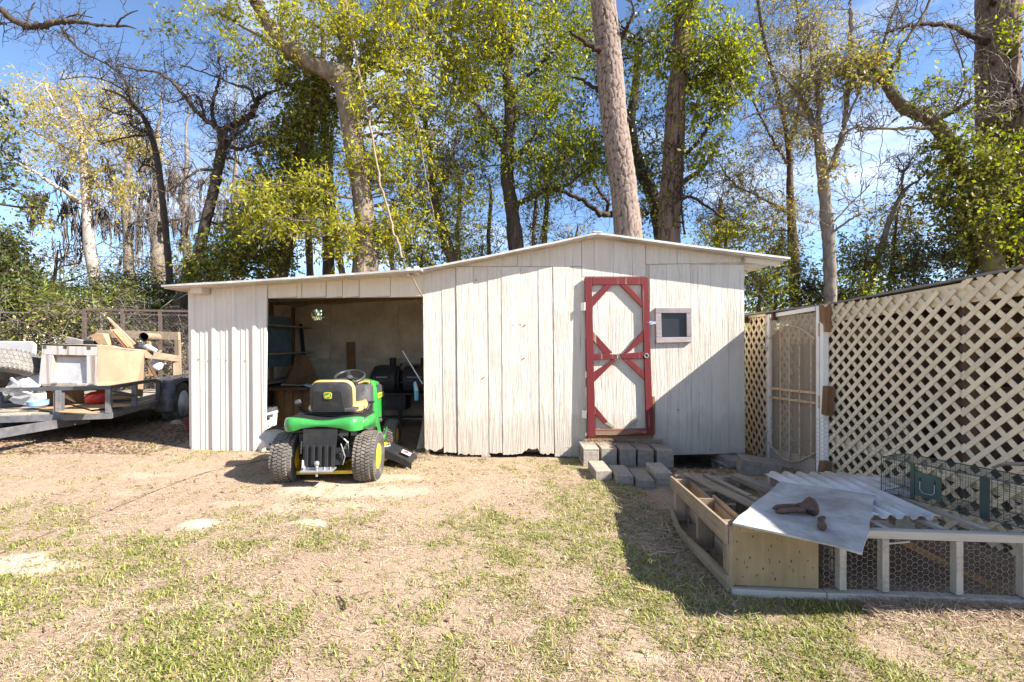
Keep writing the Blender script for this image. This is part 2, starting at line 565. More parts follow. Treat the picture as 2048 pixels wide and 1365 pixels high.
M['shelter_dark'] = wood('shelter_back_boards', (0.22, 0.15, 0.105), (0.09, 0.06, 0.045), 'z', 0.85, 20, 0.4)
M['white_metal'] = simple('white_enamel', (0.78, 0.74, 0.68), 0.4, var=0.06, scale=5, bmp=0.03, dirt=(0.5, 0.42, 0.33), dirt_amt=0.15)
M['gate_bar'] = simple('gate_bar_tan_rust', (0.58, 0.40, 0.25), 0.55, var=0.3, scale=22, bmp=0.2, dirt=(0.33, 0.15, 0.06), dirt_amt=0.45)
M['steel'] = simple('galvanised_steel', (0.38, 0.385, 0.39), 0.45, 0.6, var=0.18, scale=14, bmp=0.08)
M['trailer_black'] = simple('trailer_black_paint', (0.055, 0.058, 0.065), 0.42, 0.0, var=0.35, scale=9, bmp=0.1, dirt=(0.17, 0.155, 0.14), dirt_amt=0.35, spec=0.5)
M['trailer_grey'] = simple('trailer_worn_steel', (0.12, 0.12, 0.127), 0.42, 0.2, var=0.35, scale=9, bmp=0.1, dirt=(0.22, 0.19, 0.16), dirt_amt=0.45, spec=0.5)
M['rust_mesh'] = simple('rusty_mesh_steel', (0.085, 0.06, 0.05), 0.8, 0.0, var=0.4, scale=20)
M['rubber'] = simple('tyre_rubber', (0.045, 0.044, 0.043), 0.8, var=0.3, scale=14, bmp=0.2, dirt=(0.17, 0.14, 0.11), dirt_amt=0.5)
M['rubber_grey'] = simple('old_grey_tyre', (0.145, 0.135, 0.125), 0.85, var=0.35, scale=12, bmp=0.25, dirt=(0.25, 0.22, 0.19), dirt_amt=0.5)
M['tread_dirt'] = simple('dusty_tread_rubber', (0.12, 0.105, 0.09), 0.9, var=0.3, scale=18, bmp=0.2, dirt=(0.24, 0.19, 0.145), dirt_amt=0.55)
M['green'] = simple('mower_green_paint', (0.03, 0.225, 0.045), 0.33, var=0.12, scale=5, bmp=0.03, spec=0.5, coat=0.25, dirt=(0.11, 0.22, 0.075), dirt_amt=0.45)
M['yellow'] = simple('mower_yellow_paint', (0.66, 0.44, 0.03), 0.4, var=0.12, scale=8, bmp=0.04, dirt=(0.33, 0.24, 0.1), dirt_amt=0.35)
M['cushion'] = simple('seat_yellow_vinyl', (0.52, 0.36, 0.11), 0.5, var=0.08, scale=9, bmp=0.08, dirt=(0.62, 0.47, 0.25), dirt_amt=0.3)
M['black_plastic'] = simple('black_plastic', (0.016, 0.016, 0.017), 0.5, var=0.3, scale=12, bmp=0.1, dirt=(0.05, 0.043, 0.036), dirt_amt=0.35)
M['seat_shell'] = simple('seat_back_black_plastic', (0.030, 0.029, 0.029), 0.42, var=0.3, scale=9, bmp=0.06, dirt=(0.085, 0.075, 0.065), dirt_amt=0.4)
M['grey_plastic'] = simple('grey_plastic', (0.06, 0.06, 0.062), 0.65, var=0.18, scale=10, bmp=0.06, dirt=(0.17, 0.145, 0.12), dirt_amt=0.35)
M['silver_pan'] = simple('scuffed_silver_pan', (0.48, 0.48, 0.49), 0.5, 0.3, var=0.15, scale=9, bmp=0.08)
M['white_plastic'] = simple('white_plastic', (0.46, 0.455, 0.445), 0.4, var=0.08, scale=6, bmp=0.03, dirt=(0.5, 0.47, 0.42), dirt_amt=0.3)
M['blue_plastic'] = simple('pale_blue_plastic', (0.19, 0.30, 0.42), 0.4, var=0.1)
M['blue_brush'] = simple('blue_brush_bristle', (0.1, 0.32, 0.55), 0.6, var=0.25, scale=50, bmp=0.5)
M['red_plastic'] = simple('red_plastic', (0.55, 0.03, 0.018), 0.35, var=0.1)
M['orange_wood'] = simple('orange_plywood_edge', (0.62, 0.19, 0.07), 0.7, var=0.2, scale=20)
M['grill'] = simple('smoker_black_steel', (0.035, 0.034, 0.034), 0.55, 0.0, var=0.4, scale=9, bmp=0.15, dirt=(0.11, 0.08, 0.06), dirt_amt=0.45)
M['black_iron'] = simple('black_iron', (0.02, 0.02, 0.02), 0.6, var=0.3)
M['concrete'] = simple('concrete_block', (0.31, 0.265, 0.215), 0.95, var=0.2, scale=30, bmp=0.6, dirt=(0.21, 0.19, 0.165), dirt_amt=0.5, spec=0.15, dist=0.006, rv=0.2)
M['rust'] = simple('brown_rusted_iron', (0.10, 0.055, 0.04), 0.65, 0.15, var=0.35, scale=40, bmp=0.5, dirt=(0.16, 0.075, 0.045), dirt_amt=0.5)
M['trap_green'] = simple('dark_green_cage_enamel', (0.035, 0.065, 0.062), 0.45, 0.2, var=0.25, scale=14)
M['trap_plate'] = simple('dark_green_cage_plate', (0.055, 0.085, 0.075), 0.35, 0.3, var=0.2, scale=8)
M['wire'] = simple('galvanised_wire', (0.33, 0.31, 0.285), 0.45, 0.35, var=0.2, scale=30)
M['old_wire'] = simple('dull_fence_wire', (0.16, 0.155, 0.15), 0.6, 0.3, var=0.3, scale=30)
M['cloth'] = simple('pale_cloth', (0.6, 0.62, 0.68), 0.9, var=0.15, scale=20)
M['paper'] = simple('white_paper', (0.75, 0.75, 0.78), 0.8, var=0.05)
M['glass_dark'] = simple('dark_window_screen', (0.025, 0.03, 0.042), 0.25, 0.0, var=0.3, scale=3, bmp=0.02, spec=0.5)
M['galv_blue'] = simple('hasp_steel', (0.42, 0.47, 0.55), 0.4, 0.6, var=0.2, scale=30)
M['rope'] = simple('vine_rope', (0.23, 0.17, 0.11), 0.9, var=0.3, scale=20, bmp=0.4)
M['moss'] = leaf_mat('spanish_moss', [(0.12, 0.10, 0.09), (0.19, 0.16, 0.14), (0.15, 0.125, 0.11)], 0.25, 0.9, 0.1)

def tubes_batch(P, R, sides=3):
    """many tapering tubes at once: P (n, s, 3) paths, R (n, s) radii"""
    P = np.asarray(P, float); R = np.asarray(R, float)
    n, s, _ = P.shape
    T = np.gradient(P, axis=1) if s > 2 else np.repeat(P[:, 1:2] - P[:, 0:1], 2, 1)
    T /= np.linalg.norm(T, axis=2, keepdims=True) + 1e-9
    ref = np.zeros((n, 1, 3)); up = np.abs(T[:, :1, 2:3]) > 0.9
    ref[:, :, 2:3] = ~up; ref[:, :, 0:1] = up
    n1 = np.cross(T, np.broadcast_to(ref, T.shape)); n1 /= np.linalg.norm(n1, axis=2, keepdims=True) + 1e-9
    n2 = np.cross(T, n1)
    a = 2 * PI * np.arange(sides) / sides
    V = P[:, :, None, :] + R[:, :, None, None] * (np.cos(a)[None, None, :, None] * n1[:, :, None, :] + np.sin(a)[None, None, :, None] * n2[:, :, None, :])
    idx = np.arange(n * s * sides).reshape(n, s, sides)
    A = idx[:, :-1, :]; B = idx[:, 1:, :]
    Fq = np.stack([A, np.roll(A, -1, 2), np.roll(B, -1, 2), B], -1).reshape(-1, 4)
    return V.reshape(-1, 3), Fq

def rrect(w, h, r, n=5):
    pts = []
    for cx_, cy_, a0 in ((w / 2 - r, h / 2 - r, 0), (-w / 2 + r, h / 2 - r, PI / 2), (-w / 2 + r, -h / 2 + r, PI), (w / 2 - r, -h / 2 + r, 1.5 * PI)):
        for k in range(n + 1):
            a = a0 + PI / 2 * k / n
            pts.append((cx_ + r * math.cos(a), cy_ + r * math.sin(a)))
    return pts
# ------------------------------------------------------------------ ground
def axis(lo, hi, step, far):
    a = list(np.arange(lo, hi + 1e-6, step)); g = step
    x = hi
    while x < far:
        g *= 1.35; x += g; a.append(x)
    x = lo; g = step; b = []
    while x > -far:
        g *= 1.35; x -= g; b.append(x)
    return np.array(b[::-1] + a)

gx = axis(-6.5, 4.2, 0.028, 900)
gy = axis(1.2, 8.2, 0.028, 900)
GX, GY = np.meshgrid(gx, gy)
near = (np.abs(GX) < 30) & (np.abs(GY) < 40)
GZ = np.where(near, gz(GX, GY), gz(np.clip(GX, -30, 30), np.clip(GY, -40, 40)))

# sandy bare patches, given by where they lie in the yard
SAND = []
for (a, b, rx, ry, s) in [(395, 1050, .17, .09, 1.0), (612, 1052, .16, .09, .9), (60, 1128, .36, .13, .95), (-10, 1178, .25, .07, .8),
                          (700, 985, .75, .22, .6), (600, 985, .16, .09, .75), (640, 1015, .5, .16, .45), (395, 1215, .28, .05, .45),
                          (500, 1190, .14, .03, .45), (790, 960, .4, .12, .55), (300, 960, .3, .1, .3), (1290, 1300, .12, .06, .4),
                          (1060, 1255, .1, .05, .45), (250, 990, .3, .08, .3), (1540, 1290, .2, .05, .3), (480, 1010, .25, .08, .3)]:
    p = UG(a, b); SAND.append((p.x, p.y, rx, ry, s))

def sand_at(x, y):
    x = np.asarray(x, float); y = np.asarray(y, float)
    wx = x + 0.16 * (N1.fbm(x * 4, y * 4, 3) - 0.5) * 2; wy = y + 0.10 * (N2.fbm(x * 4 + 9, y * 4, 3) - 0.5) * 2
    r = np.zeros_like(x)
    for (a, b, rx, ry, s) in SAND:
        d = np.sqrt(((wx - a) / rx) ** 2 + ((wy - b) / ry) ** 2)
        r = np.maximum(r, s * (1 - sstep(0.55, 1.15, d)))
    return r

def green_at(x, y):
    """how much living grass grows at a place, 0..1"""
    x = np.asarray(x, float); y = np.asarray(y, float)
    n = N3.fbm(x * 1.5 + 3, y * 1.5 + 7, 4); m = N2.fbm(x * 6 + 1, y * 6 + 2, 3)
    base = 0.10 + 0.26 * (1 - sstep(2.6, 4.2, y)) * sstep(-6.5, -2.0, x + 0 * y)
    def blob(a, b, rx, ry):
        return np.exp(-(((x - a) / rx) ** 2 + ((y - b) / ry) ** 2))
    base = base + 0.40 * blob(-1.55, 2.15, 0.9, 0.45) + 0.30 * blob(-1.3, 1.9, 0.7, 0.3)
    base = base + 0.42 * blob(0.05, 2.75, 0.7, 0.8) + 0.34 * blob(0.85, 2.0, 1.3, 0.35) + 0.32 * blob(0.5, 2.6, .5, .9)
    base = base + 0.60 * blob(0.55, 5.0, 0.40, 0.22) + 0.65 * blob(0.95, 4.2, 0.5, 0.25) + 0.32 * blob(0.95, 3.6, 0.45, 0.6)
    base = base + 0.3 * blob(1.8, 2.0, 1.2, 0.25) + 0.3 * blob(-3.0, 5.25, .5, .12) + .25 * blob(-2.2, 2.9, .7, .4)
    base = base - 0.30 * blob(-0.45, 1.95, 0.35, 0.35) - 0.25 * blob(-.75, 3.0, .4, .5)
    base = base * (1 - sstep(1.15, 1.25, x) * sstep(2.38, 2.45, y) * (1 - sstep(3.9, 4.2, y)))
    return np.clip(base * (0.25 + 1.6 * sstep(0.38, 0.62, n)) * (0.35 + 1.3 * sstep(0.35, 0.65, m)), 0, 1) * (1 - 0.9 * sand_at(x, y))

def ground_material():
    m, t, p = _nt('yard_soil_and_straw')
    v = coords(t, 1.0, rnd=False)
    big = noise(t, v, 1.3, 6, 0.6)
    mid = noise(t, v, 9.0, 8, 0.68)
    fine = noise(t, v, 70.0, 6, 0.75, 1.5)
    fib = noise(t, v, 160.0, 4, 0.7, 2.5)
    c = ramp(t, mid, [(0.25, (0.20, 0.13, 0.09)), (0.45, (0.32, 0.228, 0.165)), (0.62, (0.41, 0.31, 0.232)), (0.8, (0.47, 0.37, 0.285))])
    c = mixc(t, 0.65, c, ramp(t, fine, [(0.3, (0.12, 0.08, 0.055)), (0.46, (0.34, 0.245, 0.165)), (0.58, (0.48, 0.36, 0.245)), (0.72, (0.60, 0.48, 0.34))]))
    c = mixc(t, 0.3, c, ramp(t, fib, [(0.3, (0.16, 0.11, 0.075)), (0.68, (0.58, 0.46, 0.32))]))
    c = mixc(t, ramp(t, big, [(0.4, (0, 0, 0)), (0.7, (0.4, 0.4, 0.4))]), c, (0.29, 0.18, 0.125))
    at = nd(t, 'ShaderNodeAttribute', attribute_name='sand')
    sep = nd(t, 'ShaderNodeSeparateColor'); t.links.new(at.outputs['Color'], sep.inputs[0])
    def mul(a, b):
        q = nd(t, 'ShaderNodeMath', operation='MULTIPLY', use_clamp=True); t.links.new(a, q.inputs[0]); q.inputs[1].default_value = b
        return q.outputs[0]
    sandc = ramp(t, fine, [(0.25, (0.40, 0.32, 0.235)), (0.55, (0.56, 0.465, 0.36)), (0.8, (0.66, 0.565, 0.45))])
    c = mixc(t, mul(sep.outputs[0], 0.9), c, sandc)
    gc = ramp(t, fine, [(0.3, (0.07, 0.085, 0.03)), (0.7, (0.20, 0.20, 0.075))])
    c = mixc(t, mul(sep.outputs[1], 0.35), c, gc)
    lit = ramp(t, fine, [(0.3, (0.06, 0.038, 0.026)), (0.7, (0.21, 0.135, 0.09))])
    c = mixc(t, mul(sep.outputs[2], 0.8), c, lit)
    t.links.new(c, p.inputs['Base Color']); setin(p, Roughness=0.95)
    p.inputs['Specular IOR Level'].default_value = 0.1
    ad = nd(t, 'ShaderNodeMath', operation='ADD'); t.links.new(mid, ad.inputs[0]); t.links.new(fine, ad.inputs[1])
    bump(t, p, ad.outputs[0], 0.7, 0.02)
    return m

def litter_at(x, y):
    """leaf litter and darker brown soil: under the trailer, under the shed, beyond the yard"""
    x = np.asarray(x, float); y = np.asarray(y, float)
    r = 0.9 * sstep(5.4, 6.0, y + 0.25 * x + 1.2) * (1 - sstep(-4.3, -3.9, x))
    r = np.maximum(r, 0.9 * sstep(4.7, 5.1, y) * sstep(1.6, 1.9, x))  # darker brown ground under and before the right half of the shed
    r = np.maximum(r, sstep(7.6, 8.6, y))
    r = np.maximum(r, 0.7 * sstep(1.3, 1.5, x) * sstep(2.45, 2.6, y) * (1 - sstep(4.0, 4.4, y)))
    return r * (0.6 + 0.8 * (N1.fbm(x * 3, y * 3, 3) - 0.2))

gi = np.arange(GX.size).reshape(GX.shape)
gF = np.stack([gi[:-1, :-1], gi[:-1, 1:], gi[1:, 1:], gi[1:, :-1]], -1).reshape(-1, 4)
ground = np_mesh('ground', np.stack([GX, GY, GZ], -1).reshape(-1, 3), gF, None, ground_material(), smooth=True)
structure(ground)
ca = ground.data.color_attributes.new('sand', 'FLOAT_COLOR', 'POINT')
fx, fy = GX.ravel(), GY.ravel()
gc_ = np.ones((GX.size, 4), np.float32)
gc_[:, 0] = sand_at(fx, fy); gc_[:, 1] = green_at(np.clip(fx, -20, 20), np.clip(fy, -5, 20)); gc_[:, 2] = np.clip(litter_at(fx, fy), 0, 1)
ca.data.foreach_set('color', gc_.ravel())

# ------------------------------------------------------------------ shed with its lean-to
WY = 5.31
BY = 7.75
def W(px, py, d=0.0):
    p = U(px, py, WY); p.y -= d
    return p

shed = thing('garden_shed', 'long cream plywood shed with low gable roof, red framed door and open lean-to', 'shed', (0.8, WY, 0.05))
ZP = 1.3 + (HY - 467) / F * WY            # ridge height

# --- roof line in the wall plane (pixels)
def roof_py(px):
    return np.interp(px, [322, 835, 1195, 1580], [576, 541, 469, 517])

# front wall: backing panel, boards in front
fw = MB()
pts = [W(846, 545, -0.010), W(1195, 474, -0.010), W(1484, 514, -0.010), W(1490, 904, -0.010), W(1310, 902, -0.010), W(1180, 868, -0.010), W(1150, 900, -0.010), W(856, 885, -0.010)]
fw.prism(pts, (0, 0.06, 0))
front_wall = fw.build('front_wall', M['back_dark'], shed)
_rb = random.Random(3)

def lean(px, py):
    """boards lean a little: shift of an upright line with height"""
    k = 0.020 - 0.000012 * (px - 850)
    return px + (py - 700) * k * 0.55

def board(px0, px1, top, bot, parent, mat, name='siding_board', gap0=0.17, gap1=0.17, d=0.0, rough=0.0, nb=1, thick=0.010):
    """one upright siding board, given in photo pixels; ragged lower edge when rough > 0"""
    a, b = px0 + gap0, px1 - gap1
    ft = top if callable(top) else (lambda x: top)
    fb = bot if callable(bot) else (lambda x: bot)
    nt = 2 if not callable(top) else 3
    pts = []
    for i in range(nt):
        x = a + (b - a) * i / (nt - 1)
        y = ft(x); pts.append(W(lean(x, y), y, d))
    n = max(2, nb)
    for i in range(n):
        x = b + (a - b) * i / (n - 1)
        y = fb(x) + (_rb.uniform(-rough, rough) if rough else 0)
        pts.append(W(lean(x, y), y, d))
    return MB().prism(pts, (0, thick, 0)).build(name, mat, parent)

SID = M['siding']
rt = lambda x: float(roof_py(x)) + 4
low_top = lambda x: 534.5 if x < 1160 else 534
# lower boards left of the door
edges = [846.5, 885.5, 913.5, 948, 977, 1004, 1042, 1078, 1107, 1141, 1171]
for i in range(len(edges) - 1):
    x0, x1 = edges[i], edges[i + 1]
    bot = [902, 905, 909, 910, 907, 908, 903, 908, 913, 914][i]
    rgh = [3, 1.6, 2.6, 1.2, 1.6, 2.2, 3.5, 2, .6, .6][i]
    seam = i in (1, 2)
    bl = {0: lambda x: 896 + 7 * math.sin((x - 846) / 12), 6: lambda x: 905 - 9 * sstep(1045, 1056, x) * (1 - sstep(1070, 1079, x))}.get(i, bot)
    board(x0, x1, rt if i in (0,) else (lambda x: max(rt(x), 534.5)) , bl, front_wall, SID, gap0=.7 if i in (2, 8, 0) else 0.17, gap1=.8 if i in (1, 7) else 0.17,
          d=0.012 if i == 2 else 0.004 * (i % 3), rough=rgh, nb=9)
# upper gable boards
ge = [913.5, 938, 975, 1008, 1036.5, 1063, 1102, 1132, 1165]
for i in range(len(ge) - 1):
    board(ge[i], ge[i + 1], rt, 533.2, front_wall, SID, gap0=.6 if i in (0, 4) else 0.15, gap1=.6 if i in (3, 7) else 0.15, d=0.002 * (i % 2))
for x0, x1 in ((1165, 1190), (1190, 1228), (1228, 1266), (1266, 1292.5)):
    board(x0, x1, rt, 553.5, front_wall, SID, gap0=.7 if x0 == 1165 else .15, gap1=.7 if x1 > 1290 else .25, d=0.003)
ge = [1292.5, 1319, 1355.5, 1381, 1421, 1458, 1484]
for i in range(len(ge) - 1):
    board(ge[i], ge[i + 1], rt, lambda x: 529 - 0.022 * (x - 1292), front_wall, SID, gap0=.6 if i in (0, 2) else .15, gap1=.6 if i in (1,) else .15, d=0.002)
# lower boards right of the door
eg = [1300, 1334, 1357, 1382, 1422, 1457, 1489]
for i in range(len(eg) - 1):
    x0, x1 = eg[i], eg[i + 1]
    top = lambda x: 530.5 - 0.022 * (x - 1292)
    bot = lambda x: 911.5 - 0.026 * (x - 1300)
    if x0 in (1334, 1357):
        board(x0, x1, top, 624, front_wall, SID, d=0.001)
        board(x0, x1, 682, bot, front_wall, SID, d=0.001)
    else:
        board(x0, x1, (lambda x: 530.5 if x > 1300 else 556), bot, front_wall, SID, d=0.001 * (i % 2), rough=0.8 if i == 5 else 0.3, nb=5, gap0=.6 if i == 0 else .25)
# patch at right foot
board(1462, 1487, 893, 903, front_wall, SID, d=0.008)
# nail stains
for (a, b) in ((1026, 651), (1040, 650), (1050, 651), (1048, 717), (967, 756), (1356, 820), (1420, 900), (952, 561)):
    MB().box(W(a, b, 0.006), (0.012, 0.006, 0.012)).build('nail', M['rust'], front_wall)

# side and rear walls, floor
sw = MB()
sw.lohi((2.64, WY + 0.055, 0.06), (2.67, BY, 2.2)); sw.build('side_wall', SID, shed)
MB().lohi((-1.0, WY + 0.055, 0.0), (-0.955, BY, 2.12)).build('inner_wall', M['siding_in'], shed)
MB().lohi((-0.95, BY, 0.05), (2.67, BY + 0.03, 2.2)).build('rear_wall', SID, shed)
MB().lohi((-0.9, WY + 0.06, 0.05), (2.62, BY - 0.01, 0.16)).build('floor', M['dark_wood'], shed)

# --- roof: two main slopes and the lean-to slope, each a thin sheet on boards
def slope(pxa, pya, pxb, pyb, e, name, th=0.022):
    a = W(pxa, pya); b = W(pxb, pyb)
    y0, y1 = WY - e, BY + 0.22
    k = (WY - e) / WY
    # front edge is placed so that it projects on the photographed edge
    a0 = U(pxa, pya, y0); b0 = U(pxb, pyb, y0)
    r = MB(); n = 8
    rows = []
    for i in range(n + 1):
        q = i / n
        sag = -0.006 * math.sin(q * PI) + _rb.uniform(-.002, .002)
        rows.append([a0.lerp(b0, q) + Vector((0, 0, sag)), Vector((a0.lerp(b0, q).x, y1, a0.lerp(b0, q).z + sag))])
    r.sheet(rows, (0, 0, -th))
    return r.build(name, M['roof_edge'], shed)
slope(836, 538, 1196, 464.5, 0.15, 'roof_slope')
slope(1195, 464.5, 1581, 514.5, 0.15, 'roof_slope')
slope(322, 570.5, 842, 536.5, 0.26, 'lean_to_roof')
MB().beam(U(1195, 464, WY - .155), U(1195, 464, WY - .155) + Vector((0, 2.8, 0)), 0.10, 0.012).build('ridge_cap', M['roof_edge'], shed)
# soffit boards under the roof, in front of the wall and to the sides
def under(pxa, pya, pxb, pyb, e, dz=0.026, y1=BY + 0.2, th=0.014):
    a = U(pxa, pya, WY - e + 0.02); b = U(pxb, pyb, WY - e + 0.02)
    s = MB()
    s.prism([a + Vector((0, 0, -dz)), b + Vector((0, 0, -dz)), b + Vector((0, 0, -dz - th)), a + Vector((0, 0, -dz - th))], (0, y1 - (WY - e + 0.02), 0))
    return s.build('soffit_board', M['soffit'], shed)
under(842, 537.5, 1195, 465, 0.15)
under(1195, 465, 1574, 514.5, 0.15)
under(328, 570.5, 834, 537, 0.26)
# fly rafters at the right eave
for yy in (WY - 0.03, WY + 0.7, WY + 1.4, WY + 2.1):
    a = Vector((W(1487, 519).x, yy, W(1487, 519).z)); b = Vector((W(1556, 527).x, yy, W(1556, 527).z))
    MB().beam(a, b, 0.045, 0.085).build('rafter', M['trim_cream'], shed)
# thin wire hanging from the eave at the right
MB().tube([W(1490, 540), W(1510, 575), W(1540, 618)], 0.003, 5).build('cable', M['black_plastic'], shed)

# --- door
door = MB().prism([W(1183, 562, .004), W(1288, 561, .004), W(1298, 862, .03), W(1190, 864, .03)], (0, 0.018, 0)).build('door', SID, shed)
def dbox(p0, p1, p2, p3, mat=M['red_paint'], name='door_rail', d0=0.010, d1=0.036, t=0.032):
    def dd(py):
        return d0 + (d1 - d0) * (py - 560) / 305
    ps = [p0, p1, p2, p3]
    return MB().prism([W(a, b, dd(b) + t) for a, b in ps], (0, t, 0)).build(name, mat, door, bevel=0.003)
dbox((1168, 557), (1182.5, 557), (1189, 871), (1174.5, 872), name='door_stile')
dbox((1281.5, 556), (1294, 556), (1303.5, 869), (1290, 869), name='door_stile')
dbox((1183, 557), (1281, 556.5), (1282, 570.5), (1183.3, 571), d0=.009)
dbox((1188.5, 857), (1290, 855.5), (1290, 869), (1189, 869), mat=M['red_bare'])
dbox((1184.7, 708), (1231, 709), (1226, 718.5), (1185, 719))
dbox((1238, 708), (1285, 704.5), (1285.3, 717.5), (1241, 718))
for q in (((1183.2, 598), (1210, 571.5), (1224, 571), (1183.5, 614)), ((1238, 571), (1252, 571), (1281.8, 600), (1282.2, 614)),
          ((1183.8, 664), (1222, 704), (1208, 707.5), (1184, 680)), ((1283, 665), (1283.3, 681), (1255, 704), (1246, 706.5)),
          ((1226, 719.5), (1228, 723), (1186.7, 762), (1186.4, 744)), ((1243, 719), (1258, 718.6), (1286.2, 743), (1286.5, 758)),
          ((1188, 812), (1213, 841), (1205, 845), (1188, 827))):
    gx_, gy_ = sum(p[0] for p in q) / len(q), sum(p[1] for p in q) / len(q)
    dbox(*[(gx_ + (a - gx_) * 1.06, gy_ + (b - gy_) * 1.12) for a, b in q], name='door_brace', t=0.028)
# peeled lower corners of the braces
dbox((1205, 845), (1213, 841), (1229, 853), (1222, 854.5), mat=M['grey_wood'], name='door_brace', t=.02)
dbox((1253, 854), (1262, 842), (1270, 834), (1272, 842), mat=M['grey_wood'], name='door_brace', t=.02)
MB().prism([W(1233, 708, .045), W(1240, 706, .045), W(1242, 716, .045), W(1232, 717, .045)], (0, .02, 0)).build('split_brace_end', M['grey_wood'], door)
# lock hole with ring
Rf = Matrix.Rotation(PI / 2, 3, 'X')
MB().ring(W(1290, 711.5, .057), 0.022, 0.006, Rf, 18, 6).build('lock_ring', M['steel'], door, smooth=True)
MB().lathe([(0.019, -0.003), (0.019, 0.003)], W(1290, 711.5, .055), Rf, 16).build('lock_hole', M['black_iron'], door)
MB().tube([W(1281, 575 + 77, .05), W(1281, 575 + 77, .055)], .002, 5).build('nail', M['steel'], door)
for (y0, y1, x) in ((606, 622, 1167), (820, 836, 1169.5)):
    MB().prism([W(x - 6, y0, .012), W(x + 1, y0, .05), W(x + 1, y1, .05), W(x - 6, y1, .012)], (0, .004, 0)).build('hinge', M['white_metal'], shed)
    MB().tube([W(x + 1, y0, .052), W(x + 1, y1, .052)], .006, 8).build('hinge_pin', M['white_metal'], shed)
# hasp across door edge and wall
hz = MB()
hz.prism([W(1289, 643, .048), W(1303, 643, .046), W(1303, 650, .046), W(1289, 650, .048)], (0, .004, 0))
hz.prism([W(1303, 645, .046), W(1316, 642, .014), W(1316, 648, .014), W(1303, 649, .046)], (0, .004, 0))
hz.ring(W(1309, 647, .038), .010, .003, Rf, 12, 5)
for k in range(4):
    hz.tube([W(1291 + 3.4 * k, 646.5, .05), W(1291 + 3.4 * k, 646.5, .055)], .004, 6)
hz.build('hasp', M['galv_blue'], shed)
# door jamb board and sill
MB().prism([W(1303.5, 793, .03), W(1308, 793, .03), W(1309, 868, .03), W(1305, 869, .03)], (0, .03, 0)).build('jamb_strip', M['brown_wood'], shed)
MB().prism([W(1174, 872, .05), W(1304, 869.5, .05), W(1304, 876, .05), W(1175, 879, .05)], (0, .10, 0)).build('door_sill', M['brown_wood'], shed)

# --- window
wi = MB().prism([W(1319, 625, .002), W(1373, 625, .002), W(1374, 680, .002), W(1320, 680, .002)], (0, .006, 0)).build('window', M['glass_dark'], shed)
for nm, q in (('window_frame', ((1309.5, 616.5), (1381.5, 617), (1381.5, 627), (1309.5, 627))), ('window_frame', ((1310.5, 675.5), (1382, 674.5), (1382.5, 684.5), (1311, 686.5))),
              ('window_frame', ((1309.5, 627.5), (1320.5, 627.5), (1322, 675), (1311, 675))), ('window_frame', ((1371, 627.5), (1381, 627.5), (1381.8, 674), (1372, 674)))):
    MB().prism([W(a, b, .032) for a, b in q], (0, .034, 0)).build(nm, M['lilac_wood'], wi, bevel=.003)
sc_ = MB()
for k in range(14):
    y = 630 + k * 3.3
    sc_.beam(W(1322, y, .004), W(1371, y + .3, .004), .002, .004)
sc_.build('louvre', M['black_iron'], wi)

# --- lean-to: steel front sheet, header boards, posts, rear and left walls
def steel_profile(x0, x1, y, pitch=0.232, h=0.021):
    xs = []; x = x0
    seq = [(0.0, 0.0), (0.012, 0), (0.032, -h), (0.058, -h), (0.078, 0), (0.118, 0), (0.124, -h * .25), (0.134, -h * .25), (0.140, 0), (0.178, 0), (0.184, -h * .25), (0.194, -h * .25), (0.200, 0)]
    while x < x1:
        for a, b in seq:
            if x + a <= x1:
                xs.append((x + a, b))
        x += pitch
    xs.append((x1, xs[-1][1] if xs[-1][1] == 0 else 0))
    return [(a, y + b) for a, b in xs]
xa, xb = W(380, 700).x, W(531, 700).x
prof = steel_profile(xa, xb, WY - 0.012)
top = []; bot = []
for (x, y) in prof:
    px = CX + x / WY * F
    zt = W(0, float(roof_py(px)) + 7).z
    zb = float(gz(np.array([x]), np.array([WY]))[0]) - 0.01
    top.append(Vector((x, y, zt))); bot.append(Vector((x + 0.012, y, zb)))
sheet_ = MB().sheet([bot, top], (0, 0.0015, 0)).build('steel_sheet', M['metal_wall'], shed, fix=True)
MB().prism([W(531, 566, .018), W(535.5, 566, .018), W(531.5, 895, .018), W(527, 896, .018)], (0, .03, 0)).build('corner_trim', M['metal_wall'], shed)
MB().prism([W(378, 580, .016), W(383, 579, .016), W(386, 892, .016), W(381, 893, .016)], (0, .03, 0)).build('corner_trim', M['metal_wall'], shed)
for k in range(7):
    a = 400 + 18.5 * k
    MB().box(W(a, 718 + (k % 2) * 3, .016), (.012, .01, .012)).build('screw', M['steel'], shed)
for x0, x1 in ((535.5, 594), (594, 652), (652, 685), (685, 718), (718, 781), (781, 846)):
    big = x0 in (652, 718)
    a0, b0 = x0 + (1.0 if big else .5), x1 - .5
    MB().prism([W(a0, float(roof_py(a0)) + 6.5), W(b0, float(roof_py(b0)) + 6.5), W(b0, 594 - .008 * (b0 - 535)), W(a0, 597 - .008 * (a0 - 535))], (0, .012, 0)).build('header_board', M['trim_cream'], shed)
MB().prism([W(536, 572, -.014), W(845, 548, -.014), W(845, 594, -.014), W(536, 597, -.014)], (0, .04, 0)).build('header_beam', M['soffit'], shed)
MB().prism([W(846.5, 600, -.002), W(852, 600, -.002), W(858, 892, -.002), W(852, 893, -.002)], (0, .08, 0)).build('post', M['brown_wood'], shed)
for (a, b, w, h) in ((412, 583, 23, 15), (823, 548, 6, 16), (838, 545, 9, 15)):
    MB().box(W(a, b, .10), (w / 175, .14, h / 175)).build('rafter_end', M['trim_cream'], shed, bevel=.006)
def BK(px, py, d=0.0):
    p = U(px, py, BY); p.y -= d
    return p
